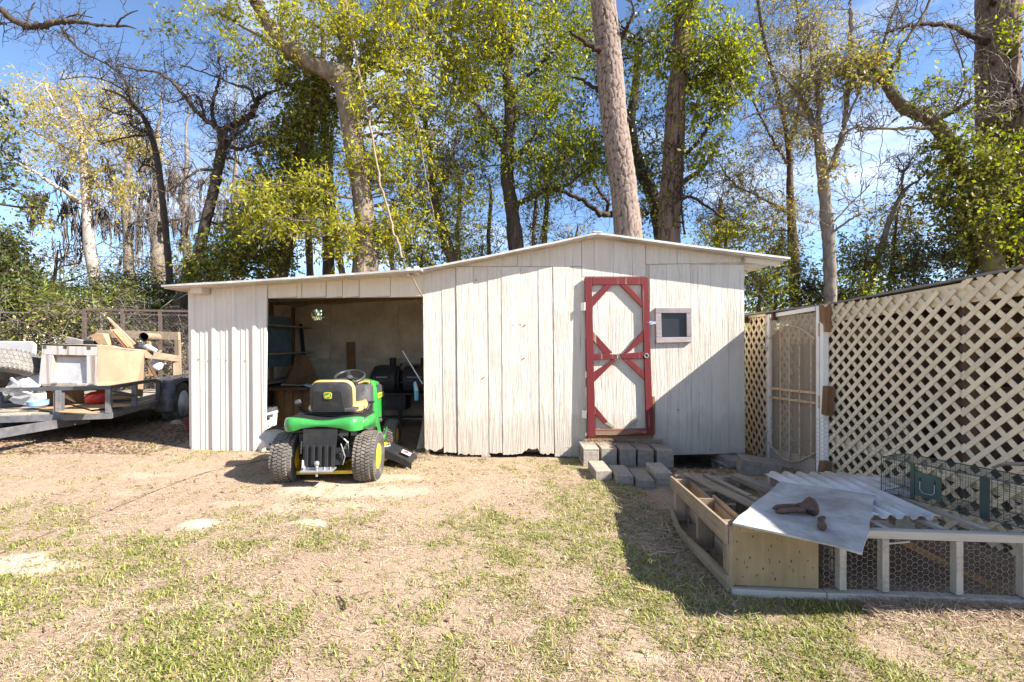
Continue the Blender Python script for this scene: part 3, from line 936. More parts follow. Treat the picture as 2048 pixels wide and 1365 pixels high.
# rear wall of the lean-to, boards with a broken hole
segs = [(560, 661), (661, 797), (797, 905)]
for (x0, x1) in segs:
    if x0 == 560:
        hole = [(621, 624), (633, 619), (648, 622), (651, 632), (644, 641), (628, 640), (620, 634)]
        outer = [(x0, 590), (x1 - .8, 590), (x1 - .8, 724), (x0, 724)]
        # board around the hole, as a ring of quads
        ang = lambda p: math.atan2(p[1] - 630, p[0] - 636)
        box = []
        n = 28
        hin = []
        for k in range(n):
            a = -PI + 2 * PI * k / n
            dx, dy = math.cos(a), math.sin(a)
            tx = ((x1 - .8 if dx > 0 else x0) - 636) / dx if abs(dx) > 1e-6 else 1e9
            ty = ((724 if dy > 0 else 590) - 630) / dy if abs(dy) > 1e-6 else 1e9
            tt = min(tx, ty); box.append((636 + dx * tt, 630 + dy * tt))
            rr = (14.5 if abs(dx) > .6 else 10.5) + _rb.uniform(-2.2, 2.2)
            hin.append((636 + dx * rr, 630 + dy * rr))
        box_corner = box
        mb = MB()
        mb.sheet([[BK(*p) for p in box] + [BK(*box[0])], [BK(*p) for p in hin] + [BK(*hin[0])]], (0, .01, 0))
        for cx_, cy_ in ((x0, 590), (x1 - .8, 590), (x1 - .8, 724), (x0, 724)):
            near_ = sorted(box, key=lambda p: (p[0] - cx_) ** 2 + (p[1] - cy_) ** 2)[:2]
            mb.prism([BK(cx_, cy_), BK(*near_[0]), BK(*near_[1])], (0, .01, 0))
        mb.build('rear_panel', M['siding_in'], shed)
    else:
        MB().prism([BK(x0 + .8, 590), BK(x1 - .8, 590), BK(x1 - .8, 724), BK(x0 + .8, 724)], (0, .01, 0)).build('rear_panel', M['siding_in'], shed)
for (x0, x1) in ((560, 652), (652, 762), (762, 905)):
    MB().prism([BK(x0, 724.8, -.002), BK(x1 - .8, 724.8, -.002), BK(x1 - .8, 838, -.002), BK(x0, 838, -.002)], (0, .012, 0)).build('rear_panel', M['siding_in'], shed)
MB().prism([BK(560, 717, .04), BK(905, 717, .04), BK(905, 727, .04), BK(560, 727, .04)], (0, .04, 0)).build('ledger_board', M['siding_in'], shed)
MB().prism([BK(560, 820, .04), BK(905, 820, .04), BK(905, 829, .04), BK(560, 829, .04)], (0, .04, 0)).build('ledger_board', M['siding_in'], shed)
MB().lohi((-3.69, WY + .03, 0.06), (-3.66, BY, 1.95)).build('left_wall', M['siding_in'], shed)
for yy in (5.4, 6.2, 7.0, 7.7):
    MB().lohi((-3.655, yy, .1), (-3.61, yy + .045, 1.9)).build('stud', M['brown_wood'], shed)
for zz in (0.75, 1.15, 1.55):
    MB().lohi((-3.60, 5.75, zz), (-3.30, 7.7, zz + .02)).build('shelf', M['grey_wood'], shed)
MB().beam((-3.62, 7.0, 1.92), (-0.98, 7.0, 2.03), .045, .09).build('rafter', M['brown_wood'], shed)
MB().beam((-3.62, 6.2, 1.92), (-0.98, 6.2, 2.03), .045, .09).build('rafter', M['brown_wood'], shed)

for a in (661, 797):
    MB().prism([BK(a - 4, 588, -.012), BK(a + 4, 588, -.012), BK(a + 4, 724, -.012), BK(a - 4, 724, -.012)], (0, .03, 0)).build('stud', M['siding_in'], shed)
for a in (652, 762):
    MB().prism([BK(a - 4, 725, -.016), BK(a + 4, 725, -.016), BK(a + 4, 838, -.016), BK(a - 4, 838, -.016)], (0, .03, 0)).build('stud', M['siding_in'], shed)
# foundation blocks under the right corner are things of their own; so are the step blocks
def hollow_block(name, label, c, d, group, axis_holes='x', rz=0.0, holes=True, mat=None, tilt=None, ridge=False):
    """concrete block with two cores running along axis_holes"""
    t = thing(name, label, 'concrete block', c, rz, group)
    if tilt is not None:
        t.rotation_euler = tilt
    L, Wd, H = d
    m = MB()
    w = 0.028
    if holes:
        if axis_holes == 'x':     # cores pass sideways: walls are two faces and three webs along y
            m.lohi((-L / 2, -Wd / 2, 0), (L / 2, Wd / 2, w)); m.lohi((-L / 2, -Wd / 2, H - w), (L / 2, Wd / 2, H))
            for y in (-Wd / 2, -w / 2, Wd / 2 - w):
                m.lohi((-L / 2 + .001, y + .001, w), (L / 2 - .001, y + w - .001, H - w))
    else:
        m.lohi((-L / 2, -Wd / 2, 0), (L / 2, Wd / 2, H))
    if ridge:
        m.lohi((-L / 2 + .003, -Wd / 2 - .006, H * .70), (L / 2 - .003, -Wd / 2, H * .98))
    o = m.build('block_body', mat or M['concrete'], t, local=True, bevel=0.005)
    return t

GB = 'concrete blocks stacked as the steps under the red door'
names = ['leftmost in the upper step row, its two cores open to the side', 'second from the left in the upper step row', 'middle block in the upper step row',
         'fourth from the left in the upper step row, with a lipped face', 'rightmost in the upper step row, its front face lipped']
xs = [0.84, 1.03, 1.222, 1.415, 1.612]
for i, x in enumerate(xs):
    hollow_block('step_block', 'grey concrete block, ' + names[i], (x, 5.115 + 0.02 * (i % 2) - .012 * i, 0.0 - (0.01 if i > 2 else 0)), (0.166, 0.385, 0.192), GB, 'x', 0.012 * ((i * 7) % 3 - 1), holes=(i == 0), ridge=i > 2)
names = ['leftmost of the lower step row, flat topped', 'second from the left in the lower step row', 'third from the left in the lower step row, sunk into grass', 'rightmost of the lower step row, raised on a lipped side']
for i, (x, y, zt) in enumerate([(0.865, 4.60, .095), (1.045, 4.47, .085), (1.218, 4.38, .068), (1.415, 4.49, .105)]):
    hollow_block('step_block', 'grey concrete block, ' + names[i], (x, y, zt - 0.192), (0.155, 0.39, 0.192), GB, 'x', [0.03, -0.02, -0.05, -0.04][i], holes=False, ridge=i == 3)
t = hollow_block('foundation_block', 'flat dark concrete cap block under the right corner of the shed', (2.50, 5.22, -0.035), (0.26, .40, .07), 'blocks under the shed corner', holes=False, rz=.05)
t = hollow_block('foundation_block', 'concrete pier block below the cap at the shed corner', (2.44, 5.27, -0.185), (0.2, .36, .15), 'blocks under the shed corner', 'x', .05, holes=True)
t = hollow_block('loose_block', 'single concrete block lying tilted at the foot of the screen gate', (2.46, 4.66, 0.0), (.37, .19, .15), None, holes=False, tilt=(0.10, 0.10, -0.25), ridge=True)
p = UG(1446, 941, -.12)
pp = MB(); 
pp.sheet([[Vector((p.x - .03, p.y, -.13)), Vector((p.x + .03, p.y + .01, -.12))], [Vector((p.x - .025, p.y + .02, -.09)), Vector((p.x + .03, p.y + .03, -.085))], [Vector((p.x - .03, p.y + .05, -.10)), Vector((p.x + .02, p.y + .06, -.11))]], (0, .001, .001))
tag(pp.build('paper_scrap', M['paper']), 'small crumpled white paper scrap in the shade under the shed', 'litter')
sk = MB().beam((1.95, 5.2, -.11), (2.12, 4.98, -.115), .05, .012)
tag(sk.build('wood_scrap', M['grey_wood']), 'grey broken board lying in the shade under the shed', 'board')
# ------------------------------------------------------------------ lattice shelter (flat roofed, at the right)
LA = Vector((2.95, 4.35, 0.0)); LD = Vector((0.07, -1.0, 0.0)).normalized()    # lattice line, running towards the viewer
LN = Vector((-LD.y * -1, LD.x * -1, 0)).normalized()
LN = Vector((-1.0, -0.07, 0)).normalized()                                     # its outer (yard) side
ZT = lambda s: 1.655 + 0.058 * max(s, 0.0)                                               # top edge rises slightly towards the viewer
shelter = thing('lattice_shelter', 'low flat roofed shelter walled with cream diagonal lattice beside the coop', 'shelter', (2.95, 4.35, 0.0))
SL = 2.95; SE = 2.40

def lattice_panel(parent, o, d, nrm, s0, s1, z0, ztop, pitch=0.122, w=0.0315, th=0.007, phase=0.0, skip=None):
    """crossed slats clipped to a panel: front layer rises along d, back layer falls along d"""
    for layer in (0, 1):
        k0 = -30
        for k in range(k0, 80):
            c = phase + k * pitch + layer * 0.06
            # line z = z0 + (s - c) for layer 0 ; z = z0 - (s - c) for layer 1
            pts = []
            n = 24
            a = []
            sgn = 1 if layer == 0 else -1
            lo, hi = s0, s1
            # clip in z
            sa = c; zt = ztop((s0 + s1) / 2)
            sb = c + sgn * (zt - z0)
            x0, x1 = min(sa, sb), max(sa, sb)
            x0, x1 = max(x0, lo), min(x1, hi)
            if x1 - x0 < 0.03:
                continue
            P0 = o + d * x0 + Vector((0, 0, z0 + sgn * (x0 - c))); P1 = o + d * x1 + Vector((0, 0, z0 + sgn * (x1 - c)))
            off = nrm * (0.0075 if layer == 0 else -0.0005)
            t = (P1 - P0).normalized(); u = nrm.cross(t).normalized()
            jit = random.uniform(-.002, .002)
            q = [P0 + u * (w / 2) + off, P1 + u * (w / 2 + jit) + off, P1 - u * (w / 2 - jit) + off, P0 - u * (w / 2) + off]
            MB().prism(q, nrm * th).build('slat', M['lattice'], parent)

latt = MB().prism([LA + Vector((0, 0, 1.50)) - LN * .012, LA + LD * SE + Vector((0, 0, ZT(SE) - .15)) - LN * .012,
                   LA + LD * SE + Vector((0, 0, ZT(SE) - .012)) - LN * .012, LA + Vector((0, 0, ZT(0) - .012)) - LN * .012], -LN * .03).build('fascia_board', M['lattice_board'], shelter)
lp = MB().beam(LA + Vector((0, 0, .10)) - LN * .03, LA + LD * SE + Vector((0, 0, .10)) - LN * .03, .035, .085).build('lattice_panel', M['lattice_board'], shelter)
lattice_panel(lp, LA, LD, LN, 0.0, 1.218, 0.02, lambda s: ZT(s) - .02, phase=0.02)
lattice_panel(lp, LA, LD, LN, 1.222, SE, 0.02, lambda s: ZT(s) - .02, phase=0.055)
MB().beam(LA + Vector((0, 0, .42)) - LN * .032, LA + LD * SE + Vector((0, 0, .36)) - LN * .032, .035, .085).build('rail', M['lattice_board'], shelter)
MB().beam(LA + Vector((0, 0, 1.36)) - LN * .10, LA + LD * SE + Vector((0, 0, 1.40)) - LN * .10, .035, .085).build('rail', M['brown_wood'], shelter)
for s in (0.02, 1.22, 2.36):
    a = LA + LD * s - LN * .06
    MB().beam(a, a + Vector((0, 0, ZT(s) - .02)), .085, .085, (0, 1, 0)).build('post', M['dark_wood'], shelter)
# flat roof with a thin grey metal edge, sloping gently with the lattice top
ru = -LN
R0 = LA - LD * 1.9 + LN * .03; R1 = LA + LD * SL + LN * .03
def rz_(s): return ZT(s) + .002
rp = [R0 + Vector((0, 0, rz_(-1.9) + .0)), R1 + Vector((0, 0, rz_(SL))), R1 + Vector((3.2, 0, rz_(SL))), R0 + Vector((3.2, 0, rz_(-1.9)))]
rp = []
for s in (-1.9, 0.0, SL):
    a = Vector((2.93 if s < .01 else 2.93 + .07 * s, 4.35 - s, ZT(s) + .004)); rp.append([a, a + Vector((3.2, 0, 0))])
MB().sheet(rp, (0, 0, .016)).build('roof', M['dark_edge'], shelter)
for s in (-1.6, -.9, -.2, .5, 1.2, 1.9, 2.6):
    a = LA + LD * s - LN * .05 + Vector((0, 0, ZT(s) - .047)); MB().beam(a, a + Vector((3.0, 0, 0)), .04, .085).build('rafter', M['dark_wood'], shelter)
# back wall of boards, far end wall
for k in range(26):
    y = 1.6 + .19 * k
    MB().lohi((4.45, y, 0.0 + .02 * (k % 3)), (4.47, y + .185, ZT(4.35 - y - .19) - .052 - .004 * (k % 2))).build('back_board', M['shelter_dark'], shelter)
for k in range(9):
    x = 3.0 + .165 * k
    MB().lohi((x, 6.25, .0), (x + .16, 6.27, 1.49)).build('back_board', M['shelter_dark'], shelter)
for k in range(4):
    MB().lohi((4.10, 2.0 + k * .9, .05), (4.43, 2.7 + k * .9, .5 + .22 * (k % 3))).build('storage_box', M['shelter_dark'], shelter)

# three brown offcuts of timber fixed at the lattice end beside the gate frame
def BX(px0, py0, px1, py1, Y, th, mat, name, parent, dy=0.0, slant=0):
    q = [U(px0, py0, Y), U(px1, py0, Y), U(px1 + slant, py1, Y), U(px0 + slant, py1, Y)]
    return MB().prism(q, (0.01, th, 0)).build(name, mat, parent, bevel=.004)
gob = [('brown timber offcut screwed beside the top gate hinge', (1648, 610, 1663, 664), 4.28, 3), ('brown timber offcut screwed beside the middle gate hinge', (1656, 774, 1670, 832), 4.22, -3), ('dark timber offcut standing at the foot of the gate post', (1649, 926, 1666, 956), 4.2, -5)]
for lab, q, Y, sl in gob:
    o = BX(q[0], q[1], q[2], q[3], Y, .09, M['brown_wood'], 'timber_block', None, slant=sl)
    tag(o, lab, 'timber block', 'brown timber offcuts beside the gate')
# ------------------------------------------------------------------ screen gate
GA = Vector((2.98, 5.40, 0.0)); GB_ = Vector((2.905, 4.41, 0.0))
gdir = (GB_ - GA).normalized(); gw = (GB_ - GA).length
gn = Vector((gdir.y, -gdir.x, 0)).normalized()
if gn.x > 0: gn = -gn
def G(u, z, d=0.0):
    z = 1.3 + (z - 1.3) * (1 + .0909 * (1 - u))
    return GA + gdir * (u * gw) + Vector((0, 0, z)) + gn * d
def gz_top(u): return 1.615 + .045 * u
ZB = 0.03
gate = thing('screen_gate', 'old white framed screen security gate with tan rusty bars and an arch', 'gate', (2.94, 4.9, 0.0))
def gfr(u0, z0, u1, z1, w=.045, name='gate_frame'):
    return MB().beam(G(u0, z0), G(u1, z1), .022, w, gn if abs(z1 - z0) < .2 else gn).build(name, M['white_metal'], gate, bevel=.003)
def bar(pts, r=.0065, name='bar', mat=None):
    return MB().tube(pts, r, 6).build(name, mat or M['gate_bar'], gate, smooth=True)
def stile(u, w, mat=M['white_metal'], name='gate_frame', d=0.0, t=.03):
    q = [G(u - w / 2 / gw, ZB, d), G(u + w / 2 / gw, ZB, d), G(u + w / 2 / gw, gz_top(u), d), G(u - w / 2 / gw, gz_top(u), d)]
    return MB().prism(q, -gn * t).build(name, mat, gate, bevel=.003)
stile(0.0, .028); stile(0.985, .052)
def rail_(z0, z1, u0=.03, u1=.94, mat=M['white_metal'], name='gate_frame', d=0.0, t=.03, dz=.045):
    q = [G(u0, z0, d), G(u1, z0 + dz * (u1 - u0), d), G(u1, z1 + dz * (u1 - u0), d), G(u0, z1, d)]
    return MB().prism(q, -gn * t).build(name, mat, gate, bevel=.002)
rail_(1.575, 1.616)
rail_(ZB, .20, mat=simple('dusty_kick_panel', (0.40, 0.34, 0.27), .6, var=.15, scale=6, dirt=(.26, .21, .16)), name='kick_panel', t=.012, dz=0)
# cross rails and bars
zr1, zr2 = 0.83, 0.735
for z in (zr1, zr2):
    q = [G(.04, z - .012, .012), G(.95, z - .012, .012), G(.95, z + .012, .012), G(.04, z + .012, .012)]
    MB().prism(q, -gn * .02).build('bar', M['gate_bar'], gate)
arch = [G(.03 + .92 * k / 16, 1.345 + .135 * math.sin(PI * (0.02 + .96 * k / 16)), .012) for k in range(17)]
bar(arch, .0075)
foot = [G(.03 + .92 * k / 16, .265 - .155 * math.sin(PI * (.02 + .96 * k / 16)), .012) for k in range(17)]
bar(foot, .0075)
for u in (.10, .30, .49, .69, .90):
    zt = 1.345 + .135 * math.sin(PI * (.02 + .96 * (u - .03) / .92)); zb = .265 - .155 * math.sin(PI * (.02 + .96 * (u - .03) / .92))
    bar([G(u, zb, .012), G(u, zr2, .012)]); bar([G(u, zr2, .012), G(u, zr1, .012)]); bar([G(u, zr1, .012), G(u, zt, .012)])
    if u in (.30, .69):
        for z in (.2, .45, zr2, zr1, 1.05, 1.30):
            MB().lathe([(0, -.009), (.007, -.006), (.0095, 0), (.007, .006), (0, .009)], G(u, z, .02), None, 8).build('boss', M['cushion'], gate, smooth=True)
m_, t_, p_ = _nt('insect_screen')
setin(p_, Roughness=.7); p_.inputs['Base Color'].default_value = (.52, .43, .32, 1)
tb_ = nd(t_, 'ShaderNodeBsdfTransparent'); mx_ = nd(t_, 'ShaderNodeMixShader'); mx_.inputs[0].default_value = .36
t_.links.new(tb_.outputs[0], mx_.inputs[1]); t_.links.new(p_.outputs[0], mx_.inputs[2]); t_.links.new(mx_.outputs[0], t_.nodes['Material Output'].inputs['Surface'])
MB().prism([G(.03, .2, -.02), G(.95, .2, -.02), G(.95, 1.6, -.02), G(.03, 1.58, -.02)], -gn * .0015).build('insect_screen', m_, gate)
# hinge side jamb, hinges and latch
q = [G(1.045, .03, .012), G(1.10, .03, .012), G(1.10, 1.665, .012), G(1.045, 1.66, .012)]
jamb = MB().prism(q, -gn * .05).build('gate_jamb', M['white_metal'], gate, bevel=.003)
q = [G(-.055, .03, .0), G(-.02, .03, .0), G(-.02, 1.61, .0), G(-.055, 1.60, .0)]
MB().prism(q, -gn * .04).build('gate_jamb', M['white_metal'], gate, bevel=.003)
for z in (.75, 1.43):
    MB().tube([G(1.035, z - .06, .014), G(1.035, z + .06, .014)], .008, 8).build('hinge', M['gate_bar'], gate)
MB().tube([G(-.07, .36, .02), G(-.02, .36, .02), G(.03, .37, .02)], .006, 6).build('latch', M['steel'], gate)
MB().tube([G(-.03, .10, .02), G(-.03, .36, .02)], .008, 6).build('latch', M['steel'], gate)
MB().tube([G(-.16, 1.27, .02), G(.02, 1.265, .02)], .006, 6).build('latch', M['steel'], gate)
MB().tube([G(-.025, 1.27, .02), G(-.025, 1.59, .02)], .007, 6).build('latch', M['steel'], gate)
# lattice screen between the gate and the shed
scr = thing('lattice_screen', 'narrow cream lattice screen standing between the shed corner and the white gate', 'lattice screen', (3.0, 5.6, 0))
SD = Vector((.10, 1.0, 0)).normalized(); SN = Vector((-1.0, .10, 0)).normalized()
SO = Vector((2.99, 5.44, 0))
lattice_panel(scr, SO, SD, SN, 0.0, 0.95, -.10, lambda s: 1.625, pitch=.15, w=.037, phase=.03)
# the screen carries on behind the gate: over its head and along its latch side
HO = GA + Vector((.12, -.02, 0)); HN = (gn * 1.0)
for (u0, u1, za, zb2) in ((0.02, .97, 1.30, 1.63), (0.02, .27, 0.05, 1.29)):
    for layer in (0, 1):
        for k in range(-14, 30):
            c = .03 + k * .122 + layer * .05
            sg = 1 if layer == 0 else -1
            xs_ = sorted((c, c + sg * (zb2 - za)))
            x0_, x1_ = max(xs_[0], u0), min(xs_[1], u1)
            if x1_ - x0_ < .02: continue
            A0 = HO + gdir * x0_ + Vector((0, 0, za + sg * (x0_ - c))); A1 = HO + gdir * x1_ + Vector((0, 0, za + sg * (x1_ - c)))
            MB().beam(A0 + HN * (.008 if layer == 0 else 0), A1 + HN * (.008 if layer == 0 else 0), .006, .034, HN.cross(A1 - A0)).build('slat', M['lattice'], scr)
MB().beam(SO + Vector((0, 0, 1.638)), SO + SD * .95 + Vector((0, 0, 1.65)), .05, .03).build('cap_rail', M['lattice_board'], scr)
for s in (.5, .93):
    a = SO + SD * s - SN * .04; MB().beam(a, a + Vector((0, 0, 1.62)), .06, .06, (0, 1, 0)).build('post', M['brown_wood'], scr)

# ------------------------------------------------------------------ pallet planter, chicken run, sheets, trap
def V3(x, y, z): return Vector((x, y, z))
pal = thing('pallet', 'brown wooden pallet standing on edge as the left side of the coop', 'pallet', (1.16, 2.9, 0))
PA, PB = V3(1.128, 2.43, 0), V3(1.185, 3.42, 0)
pd = (PB - PA).normalized(); pn = V3(-pd.y, pd.x, 0)
if pn.x > 0: pn = -pn
def PL(s, z, d=0): return PA + pd * s + V3(0, 0, z) + pn * d
L_ = (PB - PA).length
def plank(a, b, w, h, mat, name, parent, up, n=1, bow=0, bev=.003):
    return MB().beam(a, b, w, h, up, n, bow).build(name, mat, parent, bevel=bev)
MB().prism([PL(-.01, .255), PL(L_ + .02, .245), PL(L_ + .02, .322), PL(-.01, .362)], pn * .018).build('deck_board', M['pallet'], pal, bevel=.003)
rows = []
for k in range(7):
    s = -.01 + (L_ + .05) * k / 6
    bw = .045 * math.sin(PI * k / 6)
    rows.append([PL(s, .01 + .02 * math.sin(k), .005 + bw), PL(s, .092 + .012 * math.sin(k * 1.3) - .02 * (k in (4, 5)), .01 + bw)])
MB().sheet(rows, -pn * .016).build('deck_board', M['pallet'], pal)
for s in (.03, .46, L_ - .05):
    MB().prism([PL(s, .02, -.002), PL(s + .04, .02, -.002), PL(s + .04, .33 - .02 * (s > .8), -.002), PL(s, .34 - .02 * (s > .8), -.002)], -pn * .095).build('stringer', M['pallet_v'], pal, bevel=.003)
for z0, z1 in ((.03, .115), (.128, .215), (.232, .315)):
    MB().prism([PL(0, z0, -.10), PL(L_, z0 + .01, -.10), PL(L_, z1, -.10), PL(0, z1, -.10)], -pn * .016).build('deck_board', M['pallet'], pal, bevel=.003)
o = MB().beam(PL(.0, .345, -.05), PL(.10, .335, -.05), .12, .02).build('deck_board', M['pallet'], pal)
# rear pallet piece, across the back of the run
bk = thing('pallet', 'grey brown pallet standing on edge at the back of the coop, towards the shed', 'pallet', (1.5, 3.45, 0))
for z0, z1 in ((.02, .11), (.13, .21), (.235, .32)):
    MB().prism([V3(1.22, 3.47, z0), V3(1.80, 3.40, z0), V3(1.80, 3.40, z1), V3(1.22, 3.47, z1)], V3(0, .016, 0)).build('deck_board', M['grey_wood'], bk, bevel=.002)
for x in (1.25, 1.50, 1.72):
    MB().lohi((x, 3.36 - .05 * (x - 1.25), .02), (x + .04, 3.44 - .1 * (x - 1.25), .32)).build('stringer', M['pallet_v'], bk, bevel=.002)
# right pallet, its top board under the plywood
rp_ = thing('pallet', 'brown pallet on edge partly under the grey plywood, with a thick split top board', 'pallet', (1.75, 3.1, 0))
A_, B_ = V3(1.625, 3.38, .335), V3(1.78, 2.72, .345)
MB().beam(A_, B_, .075, .045, (0, 0, 1), 4, -.006).build('top_board', M['pallet'], rp_, bevel=.006)
for z in (.06, .15, .25):
    MB().beam(V3(1.63, 3.36, z), V3(1.79, 2.6, z), .018, .075).build('deck_board', M['pallet'], rp_, bevel=.002)
for q in (.08, .38, .7):
    c = V3(1.605, 3.36, 0).lerp(V3(1.765, 2.6, 0), q)
    MB().lohi((c.x - .02, c.y - .02, .02), (c.x + .02, c.y + .02, .31)).build('stringer', M['pallet_v'], rp_, bevel=.002)
# two loose planks across the pallets
o = MB().prism([V3(1.265, 3.42, .335), V3(1.34, 3.42, .335), V3(1.475, 2.62, .345), V3(1.462, 2.555, .345), V3(1.44, 2.575, .345), V3(1.385, 2.70, .345)], V3(0, 0, .014)).build('loose_plank', M['pallet'], None)
tag(o, 'loose plank with a broken pointed end lying across the pallet opening', 'plank', 'loose planks on the coop')
o = MB().beam(V3(1.41, 3.40, .345), V3(1.52, 2.62, .352), .042, .016).build('loose_plank', M['pallet'], None, bevel=.002)
tag(o, 'narrow straight loose plank lying across the pallet opening beside the broken one', 'plank', 'loose planks on the coop')
# orange-stained inner board
MB().beam(PL(.12, .305, -.128), PL(.55, .30, -.128), .015, .07).build('inner_board', M['new_wood'], pal)

coop = thing('chicken_run', 'low chicken run of whitewashed studs and hexagon wire with a plywood end', 'chicken run', (1.9, 2.4, 0))
FA, FB = V3(1.14, 2.425, 0), V3(2.75, 2.29, 0)
fd = (FB - FA).normalized(); fl = (FB - FA).length; fn = V3(fd.y, -fd.x, 0)
if fn.y > 0: fn = -fn
def FR(x, z, d=0):
    s = (x - FA.x) / fd.x
    return FA + fd * s + V3(0, 0, z) + fn * d
MB().prism([FR(1.142, .045, .004), FR(1.572, .045, .004), FR(1.572, .333, .004), FR(1.142, .333, .004)], -fn * .012).build('plywood_panel', M['ply'], coop)
MB().prism([FR(1.142, .325, .011), FR(1.40, .325, .011), FR(1.40, .358, .011), FR(1.142, .358, .011)], -fn * .006).build('plywood_strip', M['ply'], coop)
MB().prism([FR(1.13, .03, .008), FR(1.152, .03, .008), FR(1.152, .352, .008), FR(1.13, .352, .008)], -fn * .05).build('corner_post', M['pallet_v'], coop, bevel=.002)
for k, (x, z) in enumerate([(1.20, .09), (1.27, .10), (1.36, .085), (1.50, .10), (1.17, .18), (1.235, .19), (1.33, .185), (1.38, .175), (1.44, .18), (1.52, .185), (1.17, .27), (1.25, .30), (1.37, .295), (1.22, .14), (1.30, .135), (1.545, .15), (1.48, .23), (1.34, .255)]):
    MB().box(FR(x, z, .0045), (.003, .004, .005 + .004 * (k % 3))).build('knot_hole', M['black_iron'], coop)
MB().beam(FR(1.14, .012), FR(1.60, .0105), .05, .045).build('base_rail', M['white_wood_x'], coop, bevel=.003)
MB().beam(FR(1.605, .010), FR(2.75, .008), .05, .045, (0, 0, 1), 6, .006).build('base_rail', M['white_wood_x'], coop, bevel=.003)
MB().beam(FR(1.40, .335, -.005), FR(2.75, .335, -.005), .045, .04).build('top_rail', M['white_wood_x'], coop, bevel=.003)
for x in (1.685, 1.889, 2.235, 2.54):
    MB().beam(FR(x, .045, -.005), FR(x, .314, -.005), .035, .038, (0, 1, 0)).build('stud', M['white_wood'], coop, bevel=.003)
# rear and side framing
MB().beam(V3(1.85, 3.35, .335), V3(2.80, 3.25, .335), .04, .04).build('top_rail', M['white_wood_x'], coop)
MB().beam(V3(1.85, 3.35, .03), V3(2.80, 3.25, .03), .04, .04).build('base_rail', M['white_wood_x'], coop)
for x in (1.87, 2.3, 2.75):
    MB().lohi((x - .02, 3.35 - .1 * (x - 1.85) - .02, .05), (x + .02, 3.35 - .1 * (x - 1.85) + .02, .315)).build('stud', M['white_wood'], coop)
for x in (1.92, 2.21, 2.42):
    MB().beam(V3(x, 2.38, .348), V3(x - .02, 3.32, .348), .035, .016).build('cross_piece', M['white_wood'], coop)
# hexagon wire, front and top
def hex_wire(o, du, dv, un, vn, a=.0175, r=.0008):
    segs = []
    h = a * math.sqrt(3)
    nu = int(un / (3 * a)) + 1; nv = int(vn / h) + 1
    for i in range(nu):
        for j in range(nv):
            for (ox, oy) in ((0, 0), (1.5 * a, h / 2)):
                cx_, cy_ = i * 3 * a + ox, j * h + oy
                p = [(cx_ + a * math.cos(k * PI / 3), cy_ + a * math.sin(k * PI / 3)) for k in range(6)]
                for k in range(3):
                    q0, q1 = p[k], p[k + 1]
                    if 0 <= q0[0] <= un and 0 <= q1[0] <= un and 0 <= q0[1] <= vn and 0 <= q1[1] <= vn:
                        segs.append((q0, q1))
    S = np.array(segs)
    o = np.array(o); du = np.array(du); dv = np.array(dv)
    P = o + S[:, :, 0:1] * du + S[:, :, 1:2] * dv
    dn = np.cross(du, dv); 
    P = P + dn * (.004 * np.sin(P[:, :, 0:1] * 23) * np.sin(P[:, :, 2:3] * 31 + P[:, :, 1:2] * 17))
    return P, np.full(P.shape[:2], r)
P, Rr = hex_wire(FR(1.58, .02, .014), fd, (0, 0, 1), 1.14, .345, r=.0008)
Vv, Ff = tubes_batch(P, Rr, 3)
stuff(np_mesh('wire_mesh', Vv, Ff, coop, M['wire']))
P, Rr = hex_wire(FR(1.60, .358, 0), fd, (-.02, 1, 0), 1.1, .85, r=.0008)
Vv, Ff = tubes_batch(P, Rr, 3)
stuff(np_mesh('wire_mesh', Vv, Ff, coop, M['wire']))
P, Rr = hex_wire(V3(1.85, 3.36, .03), (1, -.1, 0), (0, 0, 1), .95, .75, r=.0008)
Vv, Ff = tubes_batch(P, Rr, 3)
stuff(np_mesh('wire_mesh', Vv, Ff, coop, M['old_wire']))

# things lying inside the run
o = MB().beam(V3(1.95, 2.62, .31), V3(2.52, 2.44, .03), .022, .03, (0, 0, 1)).build('leaning_lath', M['brown_wood'], None)
tag(o, 'brown lath leaning diagonally behind the hexagon wire of the run', 'lath')
o = MB().tube([V3(1.925, 2.45, .25), V3(2.0, 2.46, .243), V3(2.11, 2.47, .248)], .004, 6).build('bent_wire', M['white_metal'], None)
tag(o, 'short bent white wire inside the chicken run behind the hexagon mesh', 'wire')
o = MB().beam(V3(2.40, 2.9, .17), V3(2.41, 2.9, .34), .06, .05, (0, 1, 0)).build('grey_block', M['concrete'], None, bevel=.003)
o = tag(o, 'small grey upright block behind the wire at the right end of the run', 'block')

# corrugated sheet(s) and plywood on top
def corr(name, label, c00, c10, c01, c11, n=7, amp=.012, mat=None):
    rows = []
    cols = n * 6
    for i in range(5):
        q = i / 4; row = []
        for j in range(cols + 1):
            w = j / cols
            p = (V3(*c00).lerp(V3(*c10), w)).lerp(V3(*c01).lerp(V3(*c11), w), q)
            ph = (w * n) % 1.0
            h = 0 if ph < .35 else (amp * sstep(.35, .5, ph) if ph < .65 else amp * (1 - sstep(.8, .98, ph)))
            row.append(p + V3(0, 0, float(h) + (random.uniform(-.002, .002) if q == 1 else 0)))
        rows.append(row)
    o = MB().sheet(rows, (0, 0, -.002)).build(name, mat, None, smooth='all')
    tag(o, label, 'roofing sheet', 'corrugated sheets on the run')
    return o
m_, t_, p_ = _nt('pale_corrugated_plastic')
vv = coords(t_, 4.0); nn = noise(t_, vv, 1.0, 8, .65)
c_ = ramp(t_, nn, [(.35, (.40, .375, .345)), (.55, (.56, .55, .54)), (.75, (.62, .62, .63))])
t_.links.new(c_, p_.inputs['Base Color']); setin(p_, Roughness=.55)
M['corr'] = m_
